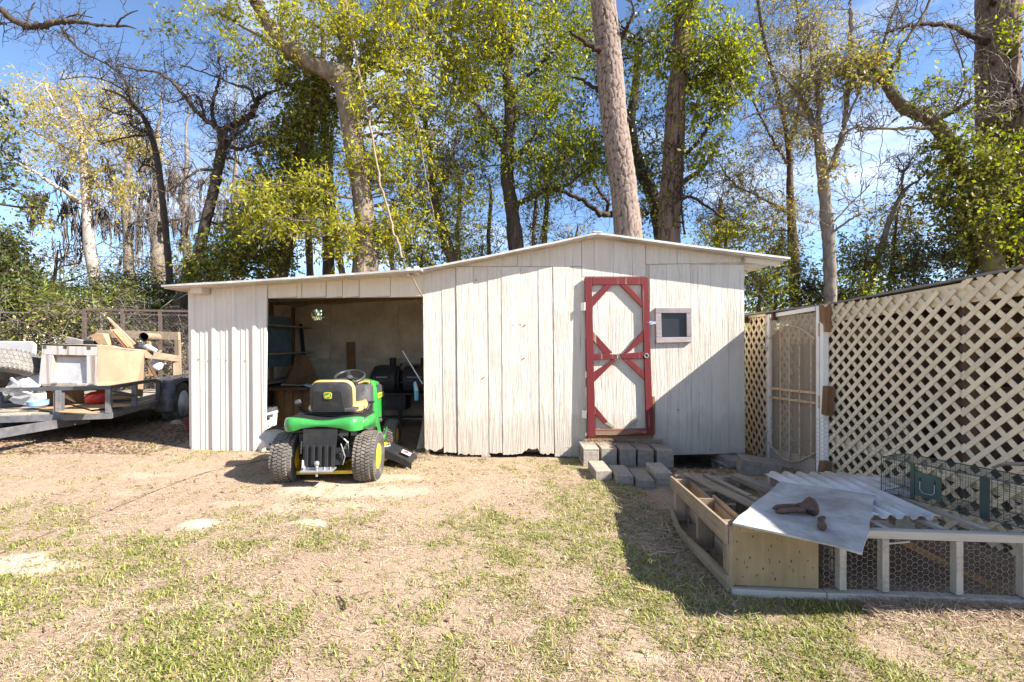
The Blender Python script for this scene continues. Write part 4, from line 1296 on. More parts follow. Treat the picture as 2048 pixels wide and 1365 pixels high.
corr('corrugated_sheet', 'pale ribbed roofing sheet lying on the run, its ragged front edge showing', (1.82, 3.36, .362), (2.38, 3.33, .362), (1.83, 2.50, .366), (2.285, 2.47, .366), 6, .020, M['corr'])
corr('corrugated_sheet', 'pale ribbed roofing sheet half hidden under the other, nearer the lattice', (2.25, 3.42, .357), (2.62, 3.30, .357), (2.22, 2.95, .358), (2.50, 2.86, .358), 4, .011, M['corr'])
Q = [V3(1.13, 2.385, .372), V3(1.765, 3.05, .392), V3(2.14, 2.74, .394), V3(1.55, 2.055, .376)]
rows = []
for i in range(9):
    a = Q[0].lerp(Q[1], i / 8); b = Q[3].lerp(Q[2], i / 8)
    rows.append([a.lerp(b, j / 5) + V3(0, 0, .010 + .006 * math.sin(i * .7) * math.sin(j * .9 + 1) - .012 * (j == 5) * (1 - i / 8) + (_rb.uniform(-.0015, .0015))) + V3(_rb.uniform(-.004, .004), _rb.uniform(-.004, .004), 0) for j in range(6)])
o = MB().sheet(rows, (0, 0, -.010)).build('plywood_sheet', M['ply_grey'], None, smooth=True)
tag(o, 'weathered grey plywood sheet laid askew on top of the coop', 'plywood sheet')
for k, (a, b) in enumerate(((1.42, 2.80), (1.86, 2.56))):
    MB().beam(V3(a, b, .3865), V3(a + .035, b - .005, .3866), .006, .003).build('slot', M['black_iron'], o)

# rusty cobbler's last: two prongs and a flared foot
last = thing('cobbler_anvil', 'rusty cast iron cobbler anvil with two prongs lying on the grey plywood', 'cobbler anvil', (1.515, 2.50, .388), 0.0)
b = MB()
zc = .03
hub = V3(.075, .0, zc)
def prong(p0, p1, r0, r1, name):
    m = MB(); n = 7; pts = []; rr = []
    for k in range(n):
        q = k / (n - 1)
        p = V3(*p0).lerp(V3(*p1), q); pts.append(p + V3(0, 0, .004 * math.sin(PI * q)))
        rr.append((r0 * (1 - q) + r1 * q) * (1.0 if k else .35))
    return m.tube(pts, rr, 10).build(name, M['rust'], last, local=True, smooth=True)
prong((-.115, .030, .018), (.055, .022, .036), .017, .017, 'prong')
prong((-.125, -.035, .016), (.05, -.028, .032), .016, .018, 'prong')
m = MB()
secs = []
for q, w, h in ((0, .030, .034), (.35, .040, .045), (.7, .066, .07), (1.0, .088, .095)):
    x = .03 + q * .075
    secs.append([V3(x + (.012 if abs(a - PI / 2) < .3 else 0), w * math.cos(a) * 0.9, zc + .012 + h * math.sin(a) * (.62 if math.sin(a) > 0 else .5)) for a in [2 * PI * k / 10 for k in range(10)]])
secs.append([V3(.118, p.y * .9, zc + .012 + (p.z - zc - .012) * .9) for p in secs[-1]])
m.loft(secs).build('flared_foot', M['rust'], last, local=True, smooth=True)
MB().tube([V3(.085, 0, .07), V3(.088, 0, .095)], [.014, .010], 8).build('stub', M['rust'], last, local=True, smooth=True)
last.rotation_euler = (0, 0, -.12); last.scale = (.84, .84, .9); WM[last] = Matrix.Translation((1.515, 2.50, .388))
pin = thing('drawbar_pin', 'rusty iron pin with an eye and a round head lying beside the cobbler anvil', 'iron pin', (1.556, 2.335, .386), -2.15)
MB().tube([V3(-.055, 0, .016), V3(.05, 0, .016)], .012, 10).build('shaft', M['rust'], pin, local=True, smooth=True)
MB().lathe([(0, -.016), (.017, -.014), (.021, 0), (.017, .014), (0, .016)], (.062, 0, .019), Matrix.Rotation(PI / 2, 3, 'Y'), 14).build('head', M['rust'], pin, local=True, smooth=True)
MB().ring((-.066, 0, .016), .013, .0075, Matrix.Rotation(.5, 3, 'X'), 16, 8).build('eye', M['rust'], pin, local=True, smooth=True)

# wire animal trap
TA = V3(2.315, 2.915, .375); td = V3(.39, -.92, 0).normalized(); tn = V3(.92, .39, 0).normalized()
TL, TW, TH = .82, .25, .215
trap = thing('cage_trap', 'long dark green wire animal trap lying on the corrugated sheet by the lattice', 'animal trap', tuple(TA))
def T(s, w, z): return TA + td * s + tn * w + V3(0, 0, z)
segs = []
st = .0235
def gridw(f, a, b):
    na = int(round(a / st)); nb = int(round(b / st))
    for i in range(na + 1):
        segs.append((f(a * i / na, 0), f(a * i / na, b)))
    for j in range(nb + 1):
        segs.append((f(0, b * j / nb), f(a, b * j / nb)))
gridw(lambda a, b: T(a, 0, b), TL, TH); gridw(lambda a, b: T(a, TW, b), TL, TH)
gridw(lambda a, b: T(a, b, 0), TL, TW); gridw(lambda a, b: T(a, b, TH), TL, TW)
gridw(lambda a, b: T(0, a, b), TW, TH)
P = np.array([[list(a), list(b)] for a, b in segs])
Vv, Ff = tubes_batch(P, np.full(P.shape[:2], .0010), 3)
stuff(np_mesh('cage_wire', Vv, Ff, trap, M['trap_green']))
for a, b in (((0, 0, 0), (TL, 0, 0)), ((0, TW, 0), (TL, TW, 0)), ((0, 0, TH), (TL, 0, TH)), ((0, TW, TH), (TL, TW, TH)), ((0, 0, 0), (0, 0, TH)), ((0, TW, 0), (0, TW, TH)), ((0, 0, TH), (0, TW, TH)), ((0, 0, 0), (0, TW, 0))):
    MB().tube([T(*a), T(*b)], .0028, 5).build('edge_rod', M['trap_green'], trap)
MB().prism([T(.155, -.004, 0), T(.175, -.004, 0), T(.175, -.004, TH), T(.155, -.004, TH)], tn * .012).build('frame_strip', M['trap_plate'], trap)
MB().prism([T(.18, -.003, .03), T(.305, -.003, .03), T(.305, -.003, .165), T(.18, -.003, .175)], tn * .004).build('trap_door', M['trap_plate'], trap)
MB().prism([T(.46, .02, .0), T(.50, .02, 0), T(.50, .02, TH - .005), T(.46, .02, TH - .005)], tn * .006).build('trip_plate', M['trap_plate'], trap)
MB().tube([T(.205, -.006, .12), T(.205, -.008, .075), T(.22, -.008, .055), T(.262, -.008, .055), T(.275, -.008, .07), T(.275, -.006, .115)], .0024, 6).build('handle', M['steel'], trap)
for a in (.205, .275):
    MB().prism([T(a - .004, -.0045, .11), T(a + .004, -.0045, .11), T(a + .004, -.0045, .14), T(a - .004, -.0045, .14)], tn * .001).build('slot', M['black_iron'], trap)
br = MB().tube([U(1984, 936, 2.75), U(2010, 928, 2.70), U(2040, 929, 2.62), U(2085, 924, 2.55)], [.007, .010, .012, .012], 7).build('branch', M['grey_wood'], None, smooth=True)
tag(br, 'dead grey branch lying over the green cage trap in front of the lattice', 'branch')
# ------------------------------------------------------------------ things inside the open lean-to
sp = thing('cable_spool_table', 'wooden cable spool used as a table in the lean-to', 'spool table', tuple(UG(575, 852, .06)))
c = Vector((-3.02, 6.55, 0.08))
def zl(z): return c + Vector((0, 0, z))
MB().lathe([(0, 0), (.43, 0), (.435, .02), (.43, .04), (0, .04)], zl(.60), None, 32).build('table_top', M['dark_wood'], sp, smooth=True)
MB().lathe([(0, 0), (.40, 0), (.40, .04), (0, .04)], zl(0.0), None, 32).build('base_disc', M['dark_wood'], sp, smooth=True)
for k in range(14):
    a = 2 * PI * k / 14
    R_ = Matrix.Rotation(a, 3, 'Z')
    MB().box(zl(.32) + R_ @ Vector((0, -.26, 0)), (.112, .025, .56), R_).build('stave', M['brown_wood'], sp, bevel=.003)
o = MB().prism([U(570, 770, 6.75), U(640, 768, 6.75), U(630, 745, 6.95), U(615, 713, 7.1), U(606, 710, 7.1), U(594, 715, 7.1), U(572, 752, 6.95)], (0, .014, 0.004)).build('plywood_offcut', M['brown_wood'], None)
tag(o, 'brown triangular plywood offcut leaning on the spool table', 'plywood offcut')
o = MB().beam(U(564, 771, 6.5), U(608, 773, 6.55), .12, .05).build('board_offcut', M['new_wood'], None, bevel=.003)
tag(o, 'short pale timber lying on the spool table', 'timber')
rows = []
for i in range(6):
    rows.append([Vector((-2.88 + .05 * j, 6.22 + .04 * i, .722 + .018 * abs(math.sin(i * 1.7 + j * 2.3)) + .012 * math.sin(j * 1.1))) for j in range(6)])
o = MB().sheet(rows, (0, 0, -.003)).build('cloth', M['cloth'], None, smooth='all')
tag(o, 'crumpled pale cloth lying on the spool table edge', 'cloth')
bn = thing('storage_bin', 'white lidded plastic bin just inside the lean-to, behind the steel wall', 'bin', tuple(UG(540, 872, .03)))
cc = Vector((-3.14, 5.80, .06))
secs = []
for z, a, b in ((0, .12, .15), (.03, .125, .155), (.36, .145, .175), (.365, .155, .185), (.40, .155, .185)):
    secs.append([cc + Vector((p[0] , p[1], z)) for p in rrect(a * 2, b * 2, .04)])
MB().loft(secs).build('bin_body', M['white_plastic'], bn, smooth=True)
secs = [[cc + Vector((p[0], p[1], z)) for p in rrect(a * 2, b * 2, .045)] for z, a, b in ((.405, .165, .195), (.44, .165, .195), (.46, .14, .17))]
MB().loft(secs).build('lid', M['grey_plastic'], bn, smooth=True)
MB().lohi((cc.x + .145, cc.y - .17, .40), (cc.x + .19, cc.y - .06, .43)).build('handle', M['grey_plastic'], bn)
MB().box(cc + Vector((.151, -.05, .26)), (.004, .07, .07)).build('sticker', M['paper'], bn)

# double smoker grill
gr = thing('smoker_grill', 'black double barrel smoker grill with two stub chimneys at the rear wall', 'smoker grill', (-1.75, 7.2, .06))
for (x0, x1) in ((-2.16, -1.715), (-1.70, -1.20)):
    ns = 16; secs = []
    for k in range(9):
        q = k / 8
        e = math.sqrt(max(0, 1 - (2 * q - 1) ** 8)) * .235 + .0
        x = x0 + (x1 - x0) * q
        secs.append([Vector((x, 7.2 + max(.14, e) * math.cos(a), .735 + max(.14, e) * math.sin(a))) for a in [2 * PI * j / ns for j in range(ns)]])
    b = MB().loft(secs).build('barrel', M['grill'], gr, smooth=True)
    MB().tube([Vector((x0 + .14, 6.965, .80)), Vector((x0 + .14, 6.92, .80)), Vector((x1 - .14, 6.92, .80)), Vector((x1 - .14, 6.965, .80))], .012, 8).build('handle', M['steel'], b)
    MB().beam(Vector((x0 + .02, 6.955, .72)), Vector((x1 - .02, 6.955, .72)), .012, .02).build('lid_seam', M['black_iron'], b)
    xm = (x0 + x1) / 2
    MB().tube([Vector((xm + .06, 7.33, .92)), Vector((xm + .06, 7.33, 1.08))], .05, 14).build('chimney', M['black_iron'], gr, smooth=True)
MB().tube([Vector((-1.707, 7.2 + .25 * math.cos(a), .735 + .25 * math.sin(a))) for a in [PI * .5 + PI * k / 12 for k in range(13)]], .012, 6).build('band', M['black_iron'], gr)
MB().beam(Vector((-2.2, 6.93, .56)), Vector((-1.15, 6.93, .56)), .20, .03).build('front_shelf', M['black_iron'], gr)
for x, y in ((-2.05, 7.0), (-2.05, 7.4), (-1.28, 7.0), (-1.28, 7.4), (-1.68, 7.0)):
    MB().beam(Vector((x, y, .06)), Vector((x, y, .56)), .035, .035, (0, 1, 0)).build('leg', M['black_iron'], gr)
MB().beam(Vector((-2.05, 7.0, .2)), Vector((-1.28, 7.0, .2)), .03, .03).build('stretcher', M['black_iron'], gr)
MB().lohi((-2.02, 6.98, .30), (-1.60, 7.35, .53)).build('firebox', M['grill'], gr)
o = MB().prism([BK(695, 685, .06), BK(712, 684, .06), BK(713, 740, .06), BK(696, 740, .06)], (0, .02, 0)).build('brown_plank', M['brown_wood'], None, bevel=.002)
tag(o, 'single brown plank standing upright against the rear wall of the lean-to', 'plank')
o = MB().prism([Vector((-3.62, 6.9, .95)), Vector((-3.55, 7.45, .95)), Vector((-3.55, 7.45, 1.72)), Vector((-3.62, 6.9, 1.72))], (.01, 0, 0)).build('blue_tarp_sheet', simple('dull_blue_sheet', (.14, .21, .26), .6, var=.3, scale=5), None)
tag(o, 'dull blue sheet hanging over the shelves on the left wall of the lean-to', 'sheet')
o = MB().beam(Vector((-3.33, 7.5, .8)), Vector((-3.48, 7.66, 1.62)), .03, .05, (1, 0, 0)).build('leaning_bar', M['black_iron'], None)
tag(o, 'thin dark bar leaning in the left rear corner of the lean-to', 'bar')
br = thing('broom', 'broom with white metal handle and blue bristle head leaning by the doorway post', 'broom', tuple(U(838, 800, 5.75)))
MB().tube([U(805, 702, 5.95), U(845, 768, 5.6)], .007, 8).build('handle', M['white_metal'], br)
MB().tube([U(820, 727, 5.86), U(829, 742, 5.78)], .009, 8).build('grip', M['black_plastic'], br)
MB().tube([U(830, 766, 5.6), U(833, 785, 5.6), U(833, 801, 5.6)], [.022, .030, .024], 8).build('brush_head', M['blue_brush'], br, smooth=True)
MB().tube([U(830, 764, 5.595), U(834, 782, 5.58)], [.013, .02], 8).build('brush_back', M['white_plastic'], br, smooth=True)
m = MB()
rows = [[U(833, 899, 5.45), U(849, 897, 5.5)], [U(842, 860, 5.5), U(853, 850, 5.55)], [U(850, 815, 5.55), U(855, 800, 5.6)]]
o = m.sheet(rows, (0.004, .004, 0)).build('metal_strip', M['steel'], None)
tag(o, 'bent strip of grey sheet metal leaning inside the doorway by the shed corner', 'metal strip')
o = MB().beam(U(842, 895, 5.6), U(856, 800, 5.75), .03, .05, (1, 0, 0)).build('whitewashed_strip', M['white_wood'], None)
tag(o, 'whitewashed slat leaning behind the bent metal strip', 'wood strip')
# the metal rings lying by the steel wall
gm = thing('wire_ring', 'dark wire ring lying on the dry grass before the steel wall', 'wire ring', tuple(UG(492, 912, .05)))
g0 = UG(494, 912, .06)
MB().ring(g0, .10, .006, Matrix.Rotation(.12, 3, 'X'), 26, 6).build('ring', M['black_iron'], gm, smooth=True)
MB().ring(g0 + Vector((.10, .08, .0)), .08, .005, Matrix.Rotation(-.2, 3, 'X'), 22, 6).build('ring', M['black_iron'], gm, smooth=True)
for x, y, r, l in ((-2.55, 4.0, .4, 'a'),):
    pass
# twig on the lawn
p = UG(690, 1212)
o = MB().tube([p + Vector((-.05, .06, .012)), p + Vector((0, 0, .014)), p + Vector((.02, -.05, .012))], [.004, .006, .005], 6).build('twig', M['dark_wood'], None)
tag(o, 'short dark twig lying on the bare lawn in the middle front', 'twig')
p = UG(1285, 1184)
o = MB().beam(p + Vector((-.03, .02, .015)), p + Vector((.04, -.02, .015)), .012, .006).build('wood_chip', M['new_wood'], None)
tag(o, 'pale wood chip on the grass at the edge of the shelter shadow', 'wood chip')
p = UG(972, 915, .03)
o = MB().beam(p + Vector((-.05, 0, .012)), p + Vector((.05, .01, .012)), .03, .008).build('wood_chip', M['grey_wood'], None)
tag(o, 'flat brown wood fragment on the ground before the cream wall', 'wood chip')
# ------------------------------------------------------------------ riding mower (local: x right, y forward, origin under the rear axle)
MX, MY = -1.725, 4.40
mower = thing('riding_mower', 'green and yellow riding lawn mower seen from behind in front of the lean-to', 'lawn mower', (MX, MY, 0.0), 0.06)
def mb(m, name, mat, parent=mower, **k):
    return m.build(name, mat, parent, local=True, **k)
RY = Matrix.Rotation(PI / 2, 3, 'Y')
def tyre(x, y, r, w, rim_r, name, out):
    prof = [(rim_r, -w * .36), (rim_r + .012, -w * .44), (r * .72, -w * .5), (r * .88, -w * .5), (r * .97, -w * .43), (r, -w * .25), (r * 1.005, 0), (r, w * .25), (r * .97, w * .43), (r * .88, w * .5), (r * .72, w * .5), (rim_r + .012, w * .44), (rim_r, w * .36)]
    t = mb(MB().lathe(prof + [prof[0]], (x, y, r), RY, 40), name, M['rubber'], smooth='all')
    # turf tread: staggered blocks in rows across the tread
    tr = MB(); rows = int(2 * PI * r / .031)
    for k in range(rows):
        a = 2 * PI * k / rows
        for j in range(5):
            off = (j - 2) / 5 * w * .93
            aa = a + (.5 if j % 2 else 0) * 2 * PI / rows
            rr = r + .0035 - (.011 if abs(j - 2) == 2 else 0)
            R_ = Matrix.Rotation(aa, 3, 'X')
            sk = Matrix.Rotation((.28 if j % 2 else -.28), 3, 'Z')
            tr.box(Vector((x, y, r)) + R_ @ Vector((off, 0, rr)), (w * .165, .0215, .012), R_ @ sk)
    mb(tr, 'tread', M['tread_dirt'], t)
    rp = [(0.0, 0.0), (.03, 0.004), (.035, .0), (rim_r * .55, -.012), (rim_r * .62, .012), (rim_r * .9, .02), (rim_r, w * .30), (rim_r + .008, w * .37), (rim_r + .002, w * .40)]
    s = 1 if out > 0 else -1
    mb(MB().lathe([(a, s * (b + w * .03)) for a, b in rp], (x, y, r), RY, 28), 'rim', M['yellow'], t, smooth='all')
    mb(MB().tube([(x + s * w * .0, y, r), (x + s * w * .2, y, r)], .022, 10), 'hub_cap', M['black_plastic'], t)
    mb(MB().lathe([(a, -s * (b + w * .03)) for a, b in rp[4:]], (x, y, r), RY, 28), 'rim_inside', M['yellow'], t, smooth='all')
    return t
tyre(-.365, 0.0, .232, .21, .115, 'rear_tyre', -1)
tyre(.365, 0.0, .232, .21, .115, 'rear_tyre', 1)
tyre(-.335, 1.22, .19, .15, .085, 'front_tyre', -1)
tyre(.345, 1.22, .19, .15, .085, 'front_tyre', 1)
mb(MB().tube([(-.30, 0, .232), (.30, 0, .232)], .022, 8), 'rear_axle', M['black_iron'])
mb(MB().tube([(-.30, 1.22, .19), (0, 1.2, .26), (.30, 1.22, .19)], .022, 8), 'front_axle', M['black_iron'])

# green fender: rounded tail panel, top deck and side skirts
nx = 24
tail_t = []; tail_m = []; tail_b = []; deck_f = []; tail_u = []
for k in range(nx + 1):
    x = -.352 + .704 * k / nx
    e = abs(x) / .352
    yb = -.255 + .10 * max(0, (e - .72) / .28) ** 2.2
    zt = .635 - .034 * math.exp(-(x / .17) ** 2) - .02 * max(0, (e - .8) / .2) ** 2
    zb = .545 + .012 * math.cos(x * 11) - .022 * (e > .5) * math.sin(min(1, (e - .5) / .4) * PI / 2) + (.0)
    tail_t.append(Vector((x, yb + .03, zt + .004))); tail_u.append(Vector((x, yb + .006, zt - .012)))
    tail_m.append(Vector((x, yb - .006, (zt + zb) / 2))); tail_b.append(Vector((x, yb + .012, zb)))
    deck_f.append(Vector((x, .30, zt + .006 - .01 * (e > .9))))
fen = mb(MB().sheet([tail_b, tail_m, tail_u, tail_t, [a.lerp(b, .06) + Vector((0, 0, .001)) for a, b in zip(tail_t, deck_f)]]), 'fender', M['green'], smooth='all')
mb(MB().sheet([[a.lerp(b, q) + Vector((0, 0, -.002)) for a, b in zip(tail_t, deck_f)] for q in (.06, .4, 1)]), 'fender_deck', M['black_plastic'], smooth='all')
for s in (-1, 1):
    sk = MB()
    r1 = [Vector((s * .352, -.155, .60)), Vector((s * .358, .0, .606)), Vector((s * .362, .15, .61)), Vector((s * .380, .30, .62)), Vector((s * .375, .40, .50)), Vector((s * .372, .52, .34)), Vector((s * .37, .70, .30)), Vector((s * .36, .86, .36))]
    r0 = [Vector((s * .354, -.155, .515)), Vector((s * .364, .0, .50)), Vector((s * .368, .15, .49)), Vector((s * .386, .26, .46)), Vector((s * .38, .34, .36)), Vector((s * .376, .46, .25)), Vector((s * .372, .70, .235)), Vector((s * .36, .88, .27))]
    mb(sk.sheet([r0, r1], (-s * .008, 0, 0)), 'side_skirt', M['green'], smooth='all')
    mb(MB().prism([(s * .20, .36, .335), (s * .372, .36, .335), (s * .372, .80, .30), (s * .20, .80, .30)] if s > 0 else [(s * .372, .36, .335), (s * .20, .36, .335), (s * .20, .80, .30), (s * .372, .80, .30)], (0, 0, .012)), 'foot_rest', M['grey_plastic'])
mb(MB().prism([(-.30, -.20, .50), (.30, -.20, .50), (.30, .35, .46), (-.30, .35, .46)], (0, 0, .02)), 'underside_pan', M['black_plastic'])
for s in (-1, 1):
    mb(MB().prism([(s * .245, -.15, .50), (s * .37, -.15, .535), (s * .37, .25, .52), (s * .245, .25, .50)], (0, 0, .006)), 'wheel_arch', M['green'])

# frame, rear plate with ribs, hitch plate and ball
mb(MB().lohi((-.17, -.18, .20), (.17, 1.45, .34)), 'frame', M['black_iron'])
pl = mb(MB().prism([(-.155, -.235, .54), (.145, -.235, .54), (.125, -.265, .195), (-.150, -.265, .195)], (0, .012, 0)), 'rear_plate', M['black_plastic'])
rb = MB()
for k in range(5):
    x = -.115 + .058 * k
    rb.prism([(x - .016, -.258, .40), (x + .016, -.258, .40), (x + .016, -.268, .205), (x - .016, -.268, .205)], (0, -.016, 0))
mb(rb, 'rib', M['black_plastic'], pl, bevel=.005)
mb(MB().lohi((-.15, -.253, .36), (.14, -.247, .372)), 'crease', M['black_iron'], pl)
mb(MB().prism([(-.150, -.272, .27), (-.118, -.272, .27), (-.118, -.282, .205), (-.150, -.282, .205)], (0, -.003, 0)), 'decal', M['white_plastic'], pl)
hp = mb(MB().lohi((-.152, -.33, .172), (.125, -.20, .186)), 'hitch_plate', M['steel'], bevel=.003)
mb(MB().lohi((-.150, -.288, .187), (.120, -.278, .205)), 'hitch_lip', M['steel'])
mb(MB().lathe([(0, -.045), (.011, -.045), (.012, .03), (.016, .038), (.013, .044), (.021, .058), (.024, .07), (.019, .086), (0, .092)], (-.012, -.308, .178), None, 16), 'hitch_ball', M['steel'], hp, smooth=True)
for x in (-.13, -.09, .05, .10):
    mb(MB().tube([(x, -.29, .186), (x, -.29, .21)], .006, 6), 'bolt', M['steel'], hp)
# battery / engine shapes under the tail
mb(MB().lohi((-.245, -.10, .34), (-.165, .08, .47)), 'bracket', M['black_plastic'])
mb(MB().tube([(.155, -.2, .30), (.19, -.16, .36), (.2, -.05, .42), (.17, .05, .45)], .012, 6), 'hose', M['black_plastic'])
mb(MB().lathe([(0, 0), (.05, 0), (.06, .02), (.06, .08), (.04, .1), (0, .1)], (.185, -.06, .25), None, 12), 'pulley', M['grey_plastic'])
for q in ([(.17, -.22, .40), (.20, -.2, .28), (.175, -.18, .2)], [(.16, -.2, .47), (.22, -.18, .40), (.21, -.12, .3)], [(-.18, -.2, .42), (-.2, -.17, .30)]):
    mb(MB().tube(q, .006, 5), 'control_rod', M['steel'])

# cutting deck (yellow) with the black discharge chute
dk = MB()
sec = []
for z, g in ((.085, 0), (.15, .0), (.185, .02), (.20, .10)):
    sec.append([Vector((math.copysign(abs(math.cos(a)) ** .6, math.cos(a)) * (.48 - g) - .02, .58 + math.copysign(abs(math.sin(a)) ** .75, math.sin(a)) * (.36 - g), z)) for a in [2 * PI * k / 32 for k in range(32)]])
mb(dk.loft(sec), 'cutting_deck', M['yellow'], smooth=True)
mb(MB().lohi((-.30, -.12, .10), (.30, .24, .13)), 'deck_lift_bar', M['yellow'])
ch = MB()
rows = []
for k in range(6):
    q = k / 5
    x = .42 + .30 * q
    z = .215 - .10 * q - .035 * q * q
    rows.append([Vector((x, .34 - .06 * q + .02 * math.sin(q * 3), z - .075 * (1 - .3 * q))), Vector((x, .36 - .06 * q, z)), Vector((x + .01, .50, z + .012)), Vector((x, .74 - .05 * q, z - .005)), Vector((x, .76 - .05 * q, z - .07))])
cht = mb(ch.sheet(rows, (0, 0, -.006)), 'discharge_chute', M['black_plastic'], smooth=True)
mb(MB().prism([(.60, .37, .178), (.69, .372, .135), (.695, .46, .140), (.605, .46, .184)], (0.002, 0, .006)), 'warning_label', M['white_plastic'], cht)
mb(MB().prism([(.625, .40, .1765), (.665, .40, .158), (.667, .43, .160), (.627, .43, .1785)], (0.001, 0, .005)), 'label_print', M['red_plastic'], cht)
mb(MB().tube([(.40, .42, .215), (.46, .5, .222), (.42, .68, .215)], .008, 6), 'chute_hinge', M['steel'], cht)

# seat
def seat_layer(w0, h0, y, zc, r, curve=.05, taper=.0, tilt=.10):
    out = []
    for (a, b) in rrect(w0 * .86, h0, r):
        out.append(Vector((a * (1 - taper * (b / h0)), y + curve * (a / (w0 / 2)) ** 2 * .8 - tilt * b, zc + b)))
    return out
zc = .785
sh = MB().loft([seat_layer(.36, .21, -.040, zc, .06), seat_layer(.43, .275, -.022, zc, .075), seat_layer(.452, .298, .018, zc, .08), seat_layer(.45, .296, .045, zc, .08)])
shell = mb(sh, 'seat_back_shell', M['seat_shell'], smooth=True)
mb(MB().prism([(-.125, -.044, zc + .072), (.125, -.044, zc + .072), (.155, -.026, zc - .13), (-.155, -.026, zc - .13)], (0, -.010, 0)), 'seat_back_recess', M['black_plastic'], shell, bevel=.006)
mb(MB().loft([seat_layer(.452, .300, .046, zc + .003, .08), seat_layer(.475, .320, .062, zc + .006, .088), seat_layer(.478, .322, .10, zc + .006, .09), seat_layer(.44, .28, .135, zc, .08)]), 'backrest_cushion', M['cushion'], smooth=True)
cu = []
for y, w, zt in ((.10, .43, .655), (.16, .50, .665), (.30, .51, .655), (.44, .49, .665), (.50, .44, .655)):
    cu.append([Vector((a, y, zt + b)) for a, b in [(-w / 2, -.05), (w / 2, -.05), (w / 2 + .005, .01), (w / 2 - .02, .055), (w / 2 - .08, .04), (0, .025), (-w / 2 + .08, .04), (-w / 2 + .02, .055), (-w / 2 - .005, .01)]])
mb(MB().loft(cu), 'seat_cushion', M['cushion'], smooth=True)
mb(MB().prism([(-.23, .02, .60), (.23, .02, .60), (.24, .46, .60), (-.24, .46, .60)], (0, 0, .035)), 'seat_base', M['black_plastic'], bevel=.01)
mb(MB().lohi((-.20, -.06, .575), (.20, .10, .60)), 'seat_bracket', M['black_plastic'])
mb(MB().prism([(-.30, .0, .635), (.30, .0, .635), (.30, .34, .635), (-.30, .34, .635)], (0, 0, .012)), 'fender_mat', M['black_plastic'], bevel=.004)
# emblem on the seat back: leaping deer on a green plate with yellow rim
ez, ey = zc + .03, -.0575
def plate(w, h, y, mat, name, parent):
    pts = [(a + .0 , y - .10 * b * 0, ez + b) for a, b in rrect(w, h, .018)]
    return mb(MB().prism(pts, (0, .003, 0)), name, mat, parent)
em = plate(.074, .063, ey, M['yellow'], 'emblem', shell)
plate(.066, .055, ey - .002, M['green'], 'emblem_field', em)
deer = [(-.034, -.006), (-.022, -.002), (-.012, .004), (.004, .005), (.012, .011), (.015, .020), (.010, .028), (.017, .024), (.021, .028), (.021, .020), (.029, .015), (.026, .011), (.020, .010), (.019, .002), (.024, -.008), (.032, -.012), (.030, -.016), (.020, -.012), (.013, -.006), (.006, -.006), (-.006, -.007), (-.014, -.014), (-.024, -.022), (-.030, -.022), (-.022, -.014), (-.020, -.009), (-.030, -.010)]
mb(MB().prism([(a * .84, ey - .0035, ez - .003 + b * .84) for a, b in deer], (0, .0015, 0)), 'emblem_deer', M['yellow'], em)

# steering wheel and dash
Mt = Matrix.Rotation(rad(-24), 3, 'X').inverted()
sc = Vector((.015, .60, .945))
Mt = Matrix.Rotation(rad(22), 3, 'X')
st_ = mb(MB().ring(sc, .152, .0165, Mt, 36, 10), 'steering_wheel', M['seat_shell'], smooth=True)
sp = MB()
for a in (PI * .5 + .35, PI * 1.17, PI * 1.83):
    sp.beam(sc + Mt @ Vector((0, 0, -.012)), sc + Mt @ Vector((.15 * math.cos(a), .15 * math.sin(a), 0)), .034, .014, Mt @ Vector((0, 0, 1)))
mb(sp, 'spoke', M['seat_shell'], st_, bevel=.004)
mb(MB().lathe([(0, .008), (.03, .006), (.034, -.008), (.026, -.02)], sc, Mt, 18), 'wheel_hub', M['grey_plastic'], st_, smooth=True)
mb(MB().tube([sc, sc + Mt @ Vector((0, 0, -.26))], .026, 10), 'steering_column', M['black_plastic'])
dash = []
for y, w, z0, z1 in ((.60, .17, .40, .70), (.64, .205, .36, .835), (.74, .22, .34, .87), (.84, .215, .34, .875)):
    dash.append([Vector((-w, y, z0)), Vector((w, y, z0)), Vector((w, y, z1 - .05)), Vector((w * .8, y, z1)), Vector((-w * .8, y, z1)), Vector((-w, y, z1 - .05))])
ds = mb(MB().loft(dash), 'dashboard', M['grey_plastic'], smooth=True, bevel=.008)
mb(MB().ring((.115, .655, .81), .035, .006, Matrix.Rotation(rad(50), 3, 'X'), 18, 6), 'gauge_ring', M['black_plastic'], ds, smooth=True)
mb(MB().prism([(.205, .63, .56), (.218, .75, .56), (.218, .75, .67), (.205, .63, .66)], (.006, 0, 0)), 'cup_holder', M['black_plastic'], ds, bevel=.006)
mb(MB().tube([(.08, .70, .865), (.15, .71, .885), (.20, .70, .88)], .013, 8), 'throttle_lever', M['cushion'], ds, smooth=True)
